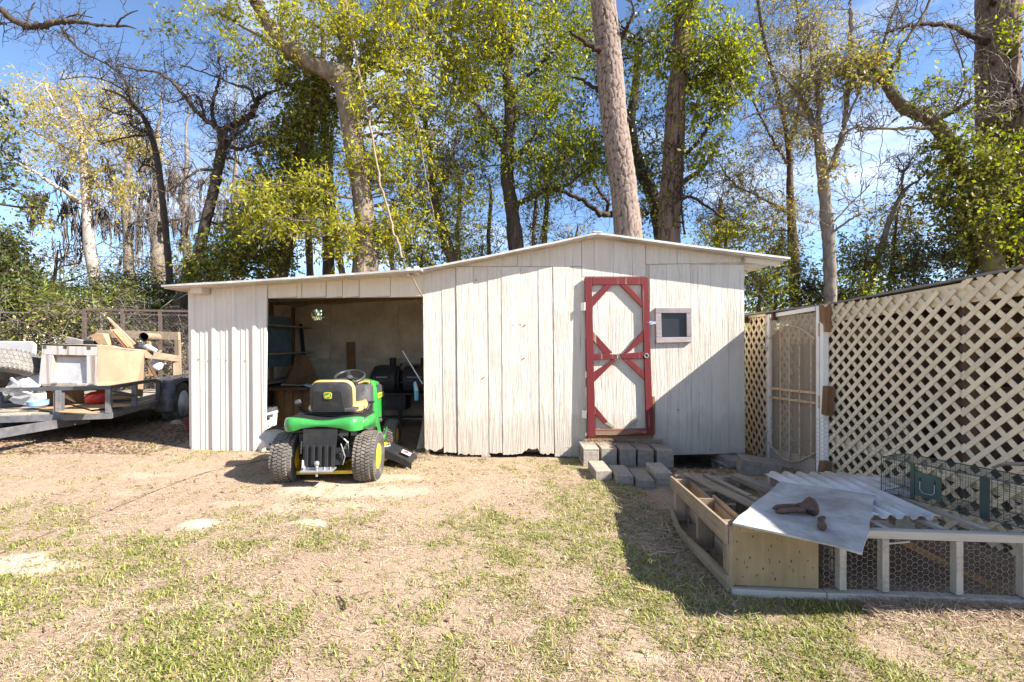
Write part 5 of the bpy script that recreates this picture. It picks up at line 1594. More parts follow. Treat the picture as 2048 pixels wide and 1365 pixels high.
# hood
hd = []
for y, w, z0, z1, e in ((.80, .225, .50, .90, .05), (.86, .245, .47, .905, .05), (1.05, .25, .44, .88, .06), (1.30, .235, .42, .83, .07), (1.48, .20, .42, .77, .08), (1.55, .15, .46, .70, .07)):
    hd.append([Vector((-w, y, z0)), Vector((-w * .97, y, z1 - e - .06)), Vector((-w * .86, y, z1 - e * .4)), Vector((-w * .55, y, z1)), Vector((w * .55, y, z1)), Vector((w * .86, y, z1 - e * .4)), Vector((w * .97, y, z1 - e - .06)), Vector((w, y, z0))])
hood = mb(MB().loft(hd), 'hood', M['green'], smooth=True)
vent = MB()
vent.prism([(.243, .90, .745), (.247, 1.16, .735), (.243, 1.16, .80), (.236, .92, .845), (.238, .89, .83)], (.006, 0, 0))
vn = mb(vent, 'side_vent', M['grey_plastic'], hood, bevel=.004)
for k in range(4):
    mb(MB().beam((.250, .92 + .055 * k, .755), (.246, .945 + .055 * k, .83 - .012 * k), .006, .022), 'louvre', M['black_plastic'], vn)
lb = mb(MB().prism([(.2475, .885, .675), (.2535, 1.19, .675), (.2505, 1.18, .73), (.2455, .895, .735)], (.004, 0, 0)), 'hood_label', M['yellow'], hood, bevel=.003)
fc = bpy.data.curves.new('lettering', 'FONT'); fc.body = 'JOHN DEERE'; fc.size = .043; fc.extrude = .0006; fc.align_x = 'CENTER'; fc.align_y = 'CENTER'
_tmp = bpy.data.objects.new('lettering_source', fc); COL.objects.link(_tmp); bpy.context.view_layer.update()
_me = bpy.data.meshes.new_from_object(_tmp.evaluated_get(bpy.context.evaluated_depsgraph_get())); bpy.data.objects.remove(_tmp)
_me.name = 'lettering'; _me.materials.clear(); fo = link('lettering', _me, lb, M['green'])
fo.location = (.2575, 1.035, .704); fo.rotation_euler = (PI / 2, 0, PI / 2 + .0)
mb(MB().lohi((-.19, .82, .34), (.19, 1.40, .55)), 'engine', M['black_iron'])
mb(MB().tube([(.20, .95, .42), (.23, 1.1, .40), (.22, 1.3, .38)], .03, 8), 'muffler', M['grey_plastic'])
# levers and small controls beside the seat
for pts, r in (([(-.27, .10, .65), (-.31, .06, .70), (-.30, .02, .735)], .012), ([(.30, .16, .65), (.325, .20, .70)], .010)):
    mb(MB().tube(pts, r, 8), 'lever', M['black_plastic'])
mb(MB().lathe([(0, -.03), (.022, -.022), (.026, 0), (.02, .025), (0, .03)], (-.305, .03, .745), Matrix.Rotation(1.1, 3, 'Y'), 12), 'lever_knob', M['grey_plastic'], smooth=True)
mb(MB().box((.335, .22, .72), (.06, .03, .02)), 'lever_knob', M['black_plastic'], bevel=.006)
mb(MB().prism([(.10, -.02, .655), (.24, -.02, .655), (.26, .06, .67), (.12, .08, .665)], (0, 0, .03)), 'seat_adjuster', M['grey_plastic'], bevel=.006)

# scuffed silver pan behind the left rear wheel
pan = thing('metal_pan', 'scuffed silver metal pan with a dark rim beside the left rear tyre of the mower', 'metal pan', (-2.22, 4.62, 0.0))
pts = [(515, 876), (528, 862), (552, 856), (572, 862), (570, 880), (545, 901), (532, 897), (527, 884)]
MB().prism([U(a, b, 4.62 + (a - 515) * .002) for a, b in pts], (0.02, .05, 0.0)).build('pan_body', M['silver_pan'], pan, bevel=.006)
MB().prism([U(a, b, 4.60 + (a - 515) * .001) for a, b in ((527, 862), (545, 853), (580, 855), (594, 862), (590, 868), (572, 861), (552, 859))], (0, .10, 0)).build('dark_rim', M['black_plastic'], pan, bevel=.004)
MB().tube([U(540, 889, 4.6), U(540, 889, 4.64)], .012, 8).build('plug', M['grey_plastic'], pan)
MB().beam(U(545, 900, 4.66), V3(U(545, 900, 4.66).x, 4.66, 0.0), .03, .02, (0, 1, 0)).build('prop', M['black_iron'], pan)
# ------------------------------------------------------------------ utility trailer at the left (local frame: +y towards the rear, x right)
rd = Vector((-.30, 1.0, 0)).normalized()            # direction to the tail
rs = Vector((rd.y, -rd.x, 0))                        # to the near (right) side
TR0 = Vector((-4.93, 5.70, 0))                       # front right corner
tz = 0.40
def TRL(s, l, z): return TR0 + rd * s - rs * l + Vector((0, 0, z))   # s back along the side, l across to the left
TL_, TWd = 3.05, 1.75
trl = thing('utility_trailer', 'black angle iron utility trailer loaded with scrap wood, its mesh ramp raised', 'trailer', tuple(TRL(1.5, .9, 0)))
tk, tg = M['trailer_black'], M['trailer_grey']
def tbeam(a, b, w, h, name, mat=tk, up=(0, 0, 1)):
    return MB().beam(TRL(*a), TRL(*b), w, h, up).build(name, mat, trl, bevel=.003)
# deck frame
tbeam((0, -.02, tz + .02), (0, TWd + .02, tz + .02), .04, .075, 'frame_beam', tg)
tbeam((.02, 0, tz + .02), (TL_, 0, tz + .02), .04, .075, 'frame_beam', tg)
tbeam((.02, TWd, tz + .02), (TL_, TWd, tz + .02), .04, .075, 'frame_beam', tk)
for s in (.7, 1.4, 2.1, 3.03):
    tbeam((s, 0, tz), (s, TWd, tz), .04, .06, 'cross_beam', tk)
for k in range(9):
    l = .03 + k * .19
    tbeam((.03, l + .09, tz + .066), (TL_, l + .09, tz + .066), .182, .022, 'deck_plank', M['grey_wood'])
# top rails and posts
rz0 = .765
tbeam((0, -.02, rz0), (0, TWd, rz0), .045, .045, 'top_rail')
tbeam((.02, -.0, rz0 + .0), (TL_, -.0, rz0), .045, .045, 'top_rail')
tbeam((.02, TWd, rz0), (TL_, TWd, rz0), .045, .045, 'top_rail')
for (s, l, m) in ((0, .01, tg), (0, .50, tg), (0, 1.1, tg), (0, TWd, tk), (.62, 0.0, tg), (1.35, 0, tk), (2.25, 0, tk), (TL_, 0, tk), (.9, TWd, tk), (2.0, TWd, tk), (TL_, TWd, tk)):
    MB().beam(TRL(s, l, tz + .055), TRL(s, l, rz0 - .02), .055, .055, tuple(rd)).build('post', m, trl, bevel=.003)
MB().beam(TRL(-.005, .50, tz - .02), TRL(-.005, .50, rz0 - .05), .02, .10, tuple(rs)).build('post_plate', tg, trl)
tbeam((.60, 0, rz0 - .16), (.02, 0, rz0 - .09), .03, .03, 'brace', tk)
# tongue
cpl = TRL(-1.25, TWd / 2, .36)
for l in (.50, TWd - .5):
    MB().beam(TRL(.35, l - .12 * (1 if l < 1 else -1), tz - .055), cpl, .05, .10).build('tongue_beam', tg, trl, bevel=.004)
MB().beam(cpl + rd * .12, cpl - rd * .30, .10, .09).build('coupler', tk, trl, bevel=.01)
MB().beam(cpl + Vector((0, 0, -.34)), cpl + Vector((0, 0, .25)), .05, .05, (0, 1, 0)).build('jack', tg, trl)
# wheels and fenders
AX = 1.75
for l, sgn in ((-.10, 1), (TWd + .10, -1)):
    c = TRL(AX, l, .345)
    Rw = Matrix(((rd.x, 0, rs.x * 1), (rd.y, 0, rs.y), (0, 1, 0)))   # local z = outwards (right)
    Rw = Matrix((( -rd.x, 0, rs.x * sgn), (-rd.y, 0, rs.y * sgn), (0, 1, 0)))
    r, w, rim = .345, .20, .205
    prof = [(rim, -w * .4), (r * .75, -w * .5), (r * .9, -w * .5), (r * .985, -w * .40), (r, -w * .2), (r, w * .2), (r * .985, w * .40), (r * .9, w * .5), (r * .75, w * .5), (rim, w * .4), (rim, -w * .4)]
    ty = MB().lathe(prof, c, Rw, 36).build('tyre', M['rubber'], trl, smooth='all')
    rm = MB().lathe([(.045, .02), (.06, .0), (.10, -.005), (rim * .78, .02), (rim * .86, .05), (rim * .97, .075), (rim + .008, .095)], c, Rw, 28).build('rim', M['silver_pan'], ty, smooth='all')
    hb = MB().lathe([(0, .07), (.03, .065), (.042, .05), (.045, .0)], c, Rw, 16).build('hub', M['steel'], ty, smooth=True)
    for k in range(8):
        a = 2 * PI * k / 8 + .3
        MB().lathe([(.0, .006), (.036, .006), (.036, -.02)], c + Rw @ Vector((.125 * math.cos(a), .125 * math.sin(a), .022)), Rw, 8).build('rim_hole', M['black_iron'], ty)
    fr_ = []
    for k in range(15):
        a = -.10 + (PI + .2) * k / 14
        e = Vector((math.cos(a), math.sin(a)))
        # squared-off fender
        q = max(abs(e.x), abs(e.y) * .95) ** .55
        p = c + Rw @ Vector((e.x * .44 / q, e.y * .42 / q - .02, 0))
        fr_.append([p - rs * (.115), p + rs * (.115)])
    MB().sheet(fr_, (0, 0, -.006)).build('fender', tk, trl, smooth='all')
    side = []
    for k in range(15):
        side.append([fr_[k][1 if sgn > 0 else 0], fr_[k][1 if sgn > 0 else 0].lerp(c, .12)])
    MB().sheet(side, rs * -.006).build('fender_lip', tk, trl, smooth='all')
MB().tube([TRL(AX, -.1, .345), TRL(AX, TWd + .1, .345)], .03, 8).build('axle', tk, trl)
# raised ramp of expanded mesh
gs = TL_ + .03; gz0, gz1 = tz + .05, 1.90
for l in (0.0, .62, 1.19, TWd):
    MB().beam(TRL(gs, l, gz0), TRL(gs, l, gz1), .05, .05, tuple(rd)).build('ramp_upright', M['rust_mesh'], trl)
MB().beam(TRL(gs, -.02, gz1), TRL(gs, TWd + .02, gz1), .045, .035).build('ramp_rail', M['rust_mesh'], trl)
MB().beam(TRL(gs, 0, gz0), TRL(gs, TWd, gz0), .045, .045).build('ramp_rail', M['rust_mesh'], trl)
seg = []
W_, H_ = TWd, gz1 - gz0
px_, pz_ = .055, .032
def rseg(l0, z0, l1, z1):
    seg.append((TRL(gs, l0, z0), TRL(gs, l1, z1)))
n1 = int(H_ / pz_); n0 = int(W_ / px_)
for j in range(n1):
    for i in range(n0):
        o = (j % 2) * .5
        l0 = (i + o) * px_; z0 = gz0 + j * pz_
        if l0 + px_ * .5 <= W_ and z0 + pz_ <= gz1:
            rseg(l0, z0, l0 + px_ * .5, z0 + pz_)
            rseg(l0, z0, max(0, l0 - px_ * .5), z0 + pz_)
P = np.array([[list(a), list(b)] for a, b in seg])
Vv, Ff = tubes_batch(P, np.full(P.shape[:2], .0028), 3)
stuff(np_mesh('ramp_mesh', Vv, Ff, trl, M['rust_mesh']))

# ---- load
dz_ = tz + .08
# cabinet: weathered front with an inset panel, plywood side to the right
cab = thing('wooden_cabinet', 'weathered whitish wooden cabinet with an inset front panel, on the trailer', 'cabinet', tuple(TRL(.5, .75, dz_)))
CY = 5.95
def CB(px, py, d=0.0):
    p = U(px, py, CY); p.y -= d; return p
wtw = wood('whitewashed_cabinet_board', (0.36, 0.30, 0.25), (0.2, 0.16, 0.125), 'z', .8, 22, .35, True, paint=(.47, .44, .42), paint_amt=.5)
for q in (((84, 688), (194, 691), (194, 712), (83, 709)), ((83, 709.5), (106, 710), (101, 769), (77, 769)), ((173, 712), (194, 712.5), (193, 771), (173, 771))):
    MB().prism([CB(a, b) for a, b in q], (0, .022, 0)).build('frame_board', wtw, cab, bevel=.002)
MB().prism([CB(100, 765), CB(173, 767), CB(173, 771.5), CB(100, 770)], (0, .022, 0)).build('frame_board', wtw, cab, bevel=.002)
MB().prism([CB(104, 712, -.05), CB(192, 712, -.05), CB(187, 768, -.03), CB(100, 767, -.03)], (0, .012, 0)).build('inset_panel', simple('bluish_white_board', (.46, .455, .46), .7, var=.15, scale=8, dirt=(.30, .27, .25), dirt_amt=.45), cab)
MB().prism([CB(104, 711, -.002), CB(192, 713, -.002), CB(192, 716, -.05), CB(104, 715, -.05)], (0, .04, 0)).build('inner_edge', M['orange_wood'] if False else M['new_wood'], cab)
MB().prism([CB(102, 712, -.024), CB(106, 712, -.024), CB(101, 767, -.024), CB(99.5, 767, -.024)], (0, .03, 0)).build('inner_edge', M['new_wood'], cab)
for (a, b) in ((112, 766), (185, 768)):
    MB().box(CB(a, b, .01), (.06, .01, .012)).build('hinge', M['steel'], cab)
for (a, b) in ((90, 694), (131, 694), (178, 696)):
    MB().box(CB(a, b, .002), (.045, .006, .045)).build('stain_patch', M['dark_wood'], cab, bevel=.004)
s0 = [CB(195, 691), U(256, 697, 6.45), U(258, 692 + 22, 6.45)]
sd_ply = simple('tan_plywood_side', (.31, .215, .14), .75, var=.12, scale=5, bmp=.1)
MB().prism([CB(195.5, 691), U(257, 697, 6.6), U(270, 772, 6.6), CB(193.5, 772)], (-.012, .012, 0)).build('side_panel', sd_ply, cab)
MB().prism([U(257, 697, 6.61), U(289, 701, 6.95), U(286, 792, 6.95), U(268, 792, 6.61)], (-.012, .012, 0)).build('side_panel', sd_ply, cab)
MB().prism([U(288, 700, 6.95), U(358, 712, 7.7), U(359, 724, 7.7), U(290, 716, 6.95)], (-.03, .012, 0)).build('side_rail', M['dark_wood'] if False else M['pallet'], cab)
MB().prism([U(346, 724, 7.6), U(359, 724, 7.7), U(359, 760, 7.7), U(346, 762, 7.6)], (-.03, .012, 0)).build('leg', M['pallet_v'], cab)
MB().prism([U(290, 716, 7.0), U(296, 718, 7.05), U(318, 758, 7.3), U(312, 762, 7.25)], (-.02, .012, 0)).build('brace', M['dark_wood'], cab)
tb = [CB(84, 688), CB(194, 691), U(288, 700, 6.95), U(215, 690, 6.9)]
MB().prism(tb, (0, 0, -.02)).build('top_board', M['grey_wood'], cab)
MB().prism([CB(84, 769), CB(193, 772), U(285, 792, 6.9), U(200, 780, 6.9)], (0, 0, -.02)).build('bottom_board', M['grey_wood'], cab)

def loose(pts, ext, mat, name, label, cat, group=None, bevel=.003):
    o = MB().prism(pts, ext).build(name, mat, None, bevel=bevel)
    return tag(o, label, cat, group)
GS = 'scrap boards piled on the trailer'
loose([U(212, 634, 7.3), U(216, 636, 7.3), U(281, 700, 7.0), U(268, 700, 7.0)], (.02, .02, .0), M['pallet'], 'scrap_board', 'long thin tan board leaning up highest from the trailer load', 'board', GS)
loose([U(219, 659, 7.0), U(226, 661, 7.0), U(261, 696, 6.8), U(251, 697, 6.8)], (.015, .06, .0), M['orange_wood'], 'scrap_board', 'board with an orange painted edge sloping in the trailer load', 'board', GS)
loose([U(225, 661, 6.98), U(233, 664, 6.98), U(262, 694, 6.78), U(256, 696, 6.78)], (.01, .03, .03), M['new_wood'], 'scrap_board', 'pale split board lying against the orange edged one', 'board', GS)
loose([U(178, 672, 6.9), U(191, 667, 6.9), U(206, 668, 6.9), U(217, 690, 6.9), U(196, 688, 6.9)], (0, .12, 0), M['new_wood'], 'scrap_board', 'short stubby pale timber end on the cabinet top', 'timber', GS)
loose([U(131, 674, 7.0), U(168, 682, 7.0), U(168, 690, 7.0), U(129, 687, 7.0)], (0, .06, 0), M['ply_grey'], 'scrap_board', 'rough grey board lying behind the cabinet top', 'board', GS)
loose([U(166, 681, 6.9), U(186, 683, 6.9), U(186, 689, 6.9), U(166, 690, 6.9)], (0, .08, 0), M['black_plastic'], 'dark_bracket', 'black bracket lying beside the rough grey board', 'bracket')
fr = thing('timber_stand', 'weathered timber frame standing at the trailer tail before the mesh ramp', 'timber stand', tuple(TRL(2.6, .9, dz_)))
FY = 7.95
MB().prism([U(191, 664, FY), U(198, 660, FY), U(356, 665, FY), U(357, 681, FY), U(205, 676, FY), U(192, 676, FY)], (0, .06, 0)).build('top_rail', M['pallet'], fr, bevel=.004)
MB().prism([U(348, 681.5, FY), U(357, 681.5, FY), U(359, 750, FY), U(350, 750, FY)], (0, .06, 0)).build('upright', M['pallet_v'], fr, bevel=.004)
MB().prism([U(192, 676.5, FY), U(200, 676.5, FY), U(202, 752, FY), U(194, 752, FY)], (0, .06, 0)).build('upright', M['pallet_v'], fr, bevel=.004)
MB().prism([U(293, 681, FY), U(299, 681, FY), U(304, 752, FY), U(297, 752, FY)], (0, .03, 0)).build('upright', M['new_wood'], fr)
pipe = thing('cardboard_tube', 'tan cardboard tube with an open dark end pointing out of the trailer load', 'tube', tuple(U(287, 674, 6.9)))
c = U(287, 674, 6.85); e = c + Vector((-.22, .55, .0))
ax = (e - c).normalized()
MB().tube([c, e], .062, 20, caps=False).build('tube_wall', M['pallet'], pipe, smooth=True)
MB().tube([c + ax * .004, e], .054, 20, caps=False).build('tube_inside', M['black_iron'], pipe, smooth=True)  # black lining paints the shade inside the open tube
MB().tube([c + ax * .30, c + ax * .32], .053, 16).build('tube_shade_disc', M['black_iron'], pipe)  # black disc added as the shade deep in the tube
o = MB().tube([U(282, 692, 7.05), U(296, 694, 7.0), U(312, 702, 7.1)], [.035, .04, .03], 10).build('white_pipe', M['white_plastic'], None, smooth=True)
tag(o, 'short white plastic pipe elbow lying in the trailer load under the tube', 'pipe')
o = MB().lathe([(0, 0), (.07, .01), (.09, .06), (.08, .13), (.03, .18), (0, .185)], U(316, 738, 7.4), Matrix.Rotation(.5, 3, 'X'), 10).build('plastic_bag', M['paper'], None, smooth=True)
tag(o, 'crumpled pale plastic bag stuffed inside the cabinet opening', 'bag')
# old tyre leaning at the left, white board behind, white basin, blue dish, red ball, scraps
ot = thing('worn_tyre', 'worn grey car tyre leaning on the trailer at the left edge', 'tyre', tuple(U(0, 760, 5.9)))
tc = U(2, 745, 6.02)
Ro = Vector((-.28, .42, .86)).normalized().to_track_quat('Z', 'Y').to_matrix()
w, r, rim = .27, .43, .25
prof = [(rim, -w * .38), (rim + .02, -w * .48), (r * .82, -w * .52), (r * .95, -w * .47), (r, -w * .30), (r * 1.005, 0), (r, w * .30), (r * .95, w * .47), (r * .82, w * .52), (rim + .02, w * .48), (rim, w * .38), (rim + .10, w * .2), (rim + .10, -w * .2), (rim, -w * .38)]
oto = MB().lathe(prof, tc, Ro, 48).build('tyre_body', M['rubber_grey'], ot, smooth='all')
tr = MB()
for k in range(60):
    a = 2 * PI * k / 60
    for j in (-1, 0, 1):
        aa = a + (.5 if j else 0) * 2 * PI / 60
        Rk = Ro @ Matrix.Rotation(aa, 3, 'Z')
        tr.box(tc + Rk @ Vector((r + .002, 0, j * .058)), (.010, .030, .048), Rk @ Matrix.Rotation(.35 * (1 if j >= 0 else -1), 3, 'X'))
for k in range(60):
    a = 2 * PI * k / 60
    for s in (-1, 1):
        Rk = Ro @ Matrix.Rotation(a, 3, 'Z')
        tr.box(tc + Rk @ Vector((r * .955, 0, s * w * .455)), (.03, .016, .03), Rk)
tr.build('tread', M['rubber_grey'], ot)
loose([U(-60, 690, 6.5), U(-40, 682, 6.5), U(60, 683, 6.5), U(68, 690, 6.5), U(66, 716, 6.5), U(-60, 716, 6.5)], (0, .05, 0), M['white_plastic'], 'white_board', 'thick white board standing behind the old tyre', 'board', None, .012)
bs = thing('white_basin', 'white plastic basin tipped on its side beneath the old tyre', 'basin', tuple(U(40, 800, 5.85)))
BYY = 5.84
MB().prism([U(4, 786, BYY + .1), U(32, 744, BYY + .25), U(80, 735, BYY + .3), U(81, 772, BYY + .1), U(66, 784, BYY + .05), U(44, 780, BYY)], (0, .012, .01)).build('basin_wall', M['white_plastic'], bs, bevel=.004)
MB().prism([U(4, 787, BYY + .08), U(44, 781, BYY - .02), U(64, 788, BYY - .02), U(50, 811, BYY), U(28, 808, BYY), U(10, 796, BYY + .05)], (0, .015, -.002)).build('basin_wall', M['white_plastic'], bs, bevel=.004)
MB().prism([U(65, 788, BYY - .02), U(91, 786, BYY + .05), U(91, 811, BYY + .05), U(51, 811, BYY)], (0.0, .015, 0)).build('basin_wall', M['white_plastic'], bs, bevel=.004)
MB().beam(U(22, 757, BYY - .02), U(37, 771, BYY - .04), .02, .03).build('rim_strip', M['white_plastic'], bs)
MB().tube([U(36, 778, BYY - .04), U(50, 785, BYY - .06), U(64, 788, BYY - .05)], .016, 8).build('rim_strip', M['white_plastic'], bs, smooth=True)
MB().tube([U(12, 799, BYY - .02), U(24, 789, BYY - .10)], .022, 8).build('drain_stub', M['grey_plastic'], bs)
o = MB().lathe([(0, 0), (.09, .0), (.10, .01), (.105, .065), (.098, .065), (.092, .012), (0, .010)], U(76, 812, 5.78), Matrix.Rotation(rad(4), 3, 'X'), 24).build('blue_dish', M['blue_plastic'], None, smooth=True)
tag(o, 'round pale blue plastic dish on the trailer deck beside the white basin', 'dish')
o = MB().lathe([(0, 0), (.085, .0), (.12, .03), (.128, .075), (.11, .12), (.09, .14), (0, .142)], U(196, 806, 6.15), Matrix.Rotation(rad(14), 3, 'X'), 24).build('red_tub', M['red_plastic'], None, smooth=True)
tag(o, 'red plastic tub seen through the trailer rail under the cabinet', 'tub')
loose([U(92, 777, 6.2), U(100, 777, 6.2), U(100, 811, 6.2), U(92, 811, 6.2)], (.35, .12, 0), M['brown_wood'], 'wood_crate', 'brown wood crate under the cabinet on the trailer deck', 'crate')
loose([U(88, 776, 6.05), U(134, 792, 6.05), U(150, 806, 6.05), U(100, 782, 6.05)], (0, .02, .01), M['new_wood'], 'scrap_board', 'short tan board sloping under the cabinet behind the front rail', 'board', GS)
loose([U(215, 800, 5.95), U(226, 786, 6.1), U(268, 796, 6.4), U(266, 799, 6.4)], (0, .02, .01), M['new_wood'], 'scrap_board', 'tan splintered board on the deck beneath the cabinet side', 'board', GS)
for k, (q, lab) in enumerate([(((70, 818), (140, 812), (200, 830), (120, 826)), 'torn plywood sheet lying flat over the trailer deck front edge'),
                              (((130, 806), (200, 803), (262, 812), (180, 820)), 'second flat plywood piece on the deck, under the red tub')]):
    loose([UG(a, b, dz_ + .01 + .012 * k) for a, b in q], (0, 0, .01), M['new_wood'], 'plywood_piece', lab, 'plywood', None, 0)
for k in range(9):
    a = TRL(_rb.uniform(1.3, 2.7), _rb.uniform(.2, 1.3), dz_ + _rb.uniform(.35, .75)); d = Vector((_rb.uniform(-.35, .35), _rb.uniform(-.3, .3), _rb.uniform(-.15, .22)))
    o = MB().beam(a - d, a + d, _rb.uniform(.02, .07), _rb.uniform(.012, .03)).build('scrap_stick', (M['new_wood'], M['grey_wood'], M['pallet'])[k % 3], None)
    tag(o, 'small stick jumbled into the scrap pile between cabinet and mesh ramp', 'stick', 'small sticks in the trailer scrap pile')
# red painted post foot by the metal wall
loose([U(366, 838, 6.2), U(380, 838, 6.2), U(380, 842, 6.2), U(366, 842, 6.2)], (0, .1, 0), M['red_paint'], 'red_stool', 'red painted low stool partly hidden behind the steel wall corner', 'stool')
o = bpy.data.objects['red_stool']
MB().prism([U(371, 842.5, 6.2), U(379, 842.5, 6.2), U(382, 871, 6.2), U(376, 871, 6.2)], (0, .08, 0)).build('leg', M['red_paint'], o)
o = MB().lathe([(0, 0), (.07, 0), (.085, .05), (.05, .10), (0, .11)], UG(352, 852, .10) + Vector((0, 0, -.02)), None, 7).build('wheel_chock', M['concrete'], None)
tag(o, 'rough stone chocking the trailer wheel on the ground', 'stone')
# ------------------------------------------------------------------ trees
TR = np.random.default_rng(21)
BK_ = {
 'pine': bark('pine_bark', (0.225, 0.170, 0.142), (0.04, 0.027, 0.021), 6.0, .5, 1.4, True),
 'hard': bark('hardwood_bark', (0.27, 0.22, 0.165), (0.085, 0.062, 0.045), 7.0, .25, .8, False, (0.24, 0.23, 0.17), .35),
 'pale': bark('pale_bark', (0.50, 0.44, 0.38), (0.26, 0.21, 0.17), 6.0, .5, .5, False),
 'dark': bark('dark_bark', (0.105, 0.08, 0.063), (0.035, 0.027, 0.022), 10.0, .3, .8, False),
 'brown': bark('brown_bark', (0.17, 0.12, 0.09), (0.065, 0.045, 0.035), 8.0, .25, .9, False),
 'grey': bark('grey_bark', (0.27, 0.235, 0.195), (0.12, 0.10, 0.08), 9.0, .4, .6, False),
 'mossy': bark('mossy_bark', (0.17, 0.13, 0.095), (0.06, 0.045, 0.035), 9.0, .4, .8, False, (0.16, 0.17, 0.035), .55),
 'red': bark('big_furrowed_bark', (0.18, 0.128, 0.104), (0.05, 0.034, 0.028), 8.0, .2, 1.0, True),
}
LF = {
 'yellow': leaf_mat('spring_yellow_green_leaves', [(0.32, 0.33, 0.03), (0.45, 0.42, 0.036), (0.20, 0.24, 0.026), (0.54, 0.49, 0.05), (0.32, 0.27, 0.04), (0.12, 0.155, 0.024), (0.40, 0.40, 0.032)], .56),
 'gold': leaf_mat('golden_spring_leaves', [(0.40, 0.33, 0.035), (0.50, 0.40, 0.05), (0.30, 0.27, 0.04), (0.55, 0.45, 0.09)], .45),
 'bright': leaf_mat('bright_green_leaves', [(0.17, 0.21, 0.024), (0.26, 0.30, 0.032), (0.10, 0.135, 0.02), (0.35, 0.36, 0.04), (0.20, 0.19, 0.035)], .52),
 'dark': leaf_mat('dark_evergreen_leaves', [(0.035, 0.055, 0.014), (0.07, 0.10, 0.02), (0.045, 0.06, 0.018), (0.15, 0.17, 0.03), (0.025, 0.038, 0.012), (0.11, 0.10, 0.03)], .25, .4, .45),
 'mid': leaf_mat('mid_green_leaves', [(0.11, 0.135, 0.022), (0.20, 0.23, 0.032), (0.29, 0.30, 0.04), (0.07, 0.09, 0.02), (0.22, 0.18, 0.05)], .45),
 'olive': leaf_mat('olive_tan_leaves', [(0.23, 0.21, 0.05), (0.34, 0.29, 0.07), (0.17, 0.17, 0.04), (0.42, 0.34, 0.10), (0.25, 0.18, 0.07)], .48),
 'bamboo': leaf_mat('fresh_hedge_leaves', [(0.06, 0.10, 0.016), (0.14, 0.20, 0.024), (0.24, 0.28, 0.033), (0.035, 0.055, 0.014), (0.15, 0.15, 0.03)], .4),
 'dry': leaf_mat('dry_tan_leaves', [(0.27, 0.20, 0.11), (0.36, 0.27, 0.14), (0.22, 0.16, 0.09), (0.30, 0.24, 0.10)], .35),
}

def spline(P, R, per=6):
    P = np.array(P, float); R = np.array(R, float); n = len(P)
    if n < 3:
        q = np.linspace(0, 1, per + 1)[:, None]
        return P[0] * (1 - q) + P[-1] * q, R[0] * (1 - q[:, 0]) + R[-1] * q[:, 0]
    E = np.vstack([2 * P[0] - P[1], P, 2 * P[-1] - P[-2]])
    out = []; rr = []
    for i in range(n - 1):
        p0, p1, p2, p3 = E[i], E[i + 1], E[i + 2], E[i + 3]
        for t in np.arange(per) / per:
            out.append(.5 * ((2 * p1) + (-p0 + p2) * t + (2 * p0 - 5 * p1 + 4 * p2 - p3) * t * t + (-p0 + 3 * p1 - 3 * p2 + p3) * t ** 3))
            rr.append(R[i] * (1 - t) + R[i + 1] * t)
    out.append(P[-1]); rr.append(R[-1])
    return np.array(out), np.array(rr)

def leaf_quads(C, L, wd=.42, droop=.25, aim=None, seed=0):
    rg = np.random.default_rng(seed)
    n = len(C)
    D = rg.normal(size=(n, 3)); D[:, 2] -= droop * 1.6
    if aim is not None:
        D += aim
    D /= np.linalg.norm(D, axis=1, keepdims=True)
    Nn = rg.normal(size=(n, 3)); S = np.cross(D, Nn); S /= np.linalg.norm(S, axis=1, keepdims=True) + 1e-9
    L = (L * rg.uniform(.55, 1.25, n))[:, None]
    a = C; b = C + D * L * .5 + S * L * wd * .5; c = C + D * L; d = C + D * L * .5 - S * L * wd * .5
    V = np.stack([a, b, c, d], 1).reshape(-1, 3)
    return V, np.arange(n * 4).reshape(n, 4)

def curve_paths(A, B, rg, S=5, wob=.08, sag=0.0):
    """gently wandering paths from A to B"""
    q = np.linspace(0, 1, S)[None, :, None]
    P = A[:, None] * (1 - q) + B[:, None] * q
    ln = np.linalg.norm(B - A, axis=1)[:, None, None]
    w = rg.normal(size=(len(A), S, 3)) * wob * ln * (np.sin(PI * q))
    arc = np.zeros_like(P); arc[:, :, 2] = (np.sin(PI * q) * ln * .12)[:, :, 0] - (q[:, :, 0] ** 2) * sag * ln[:, :, 0]
    return P + w + arc

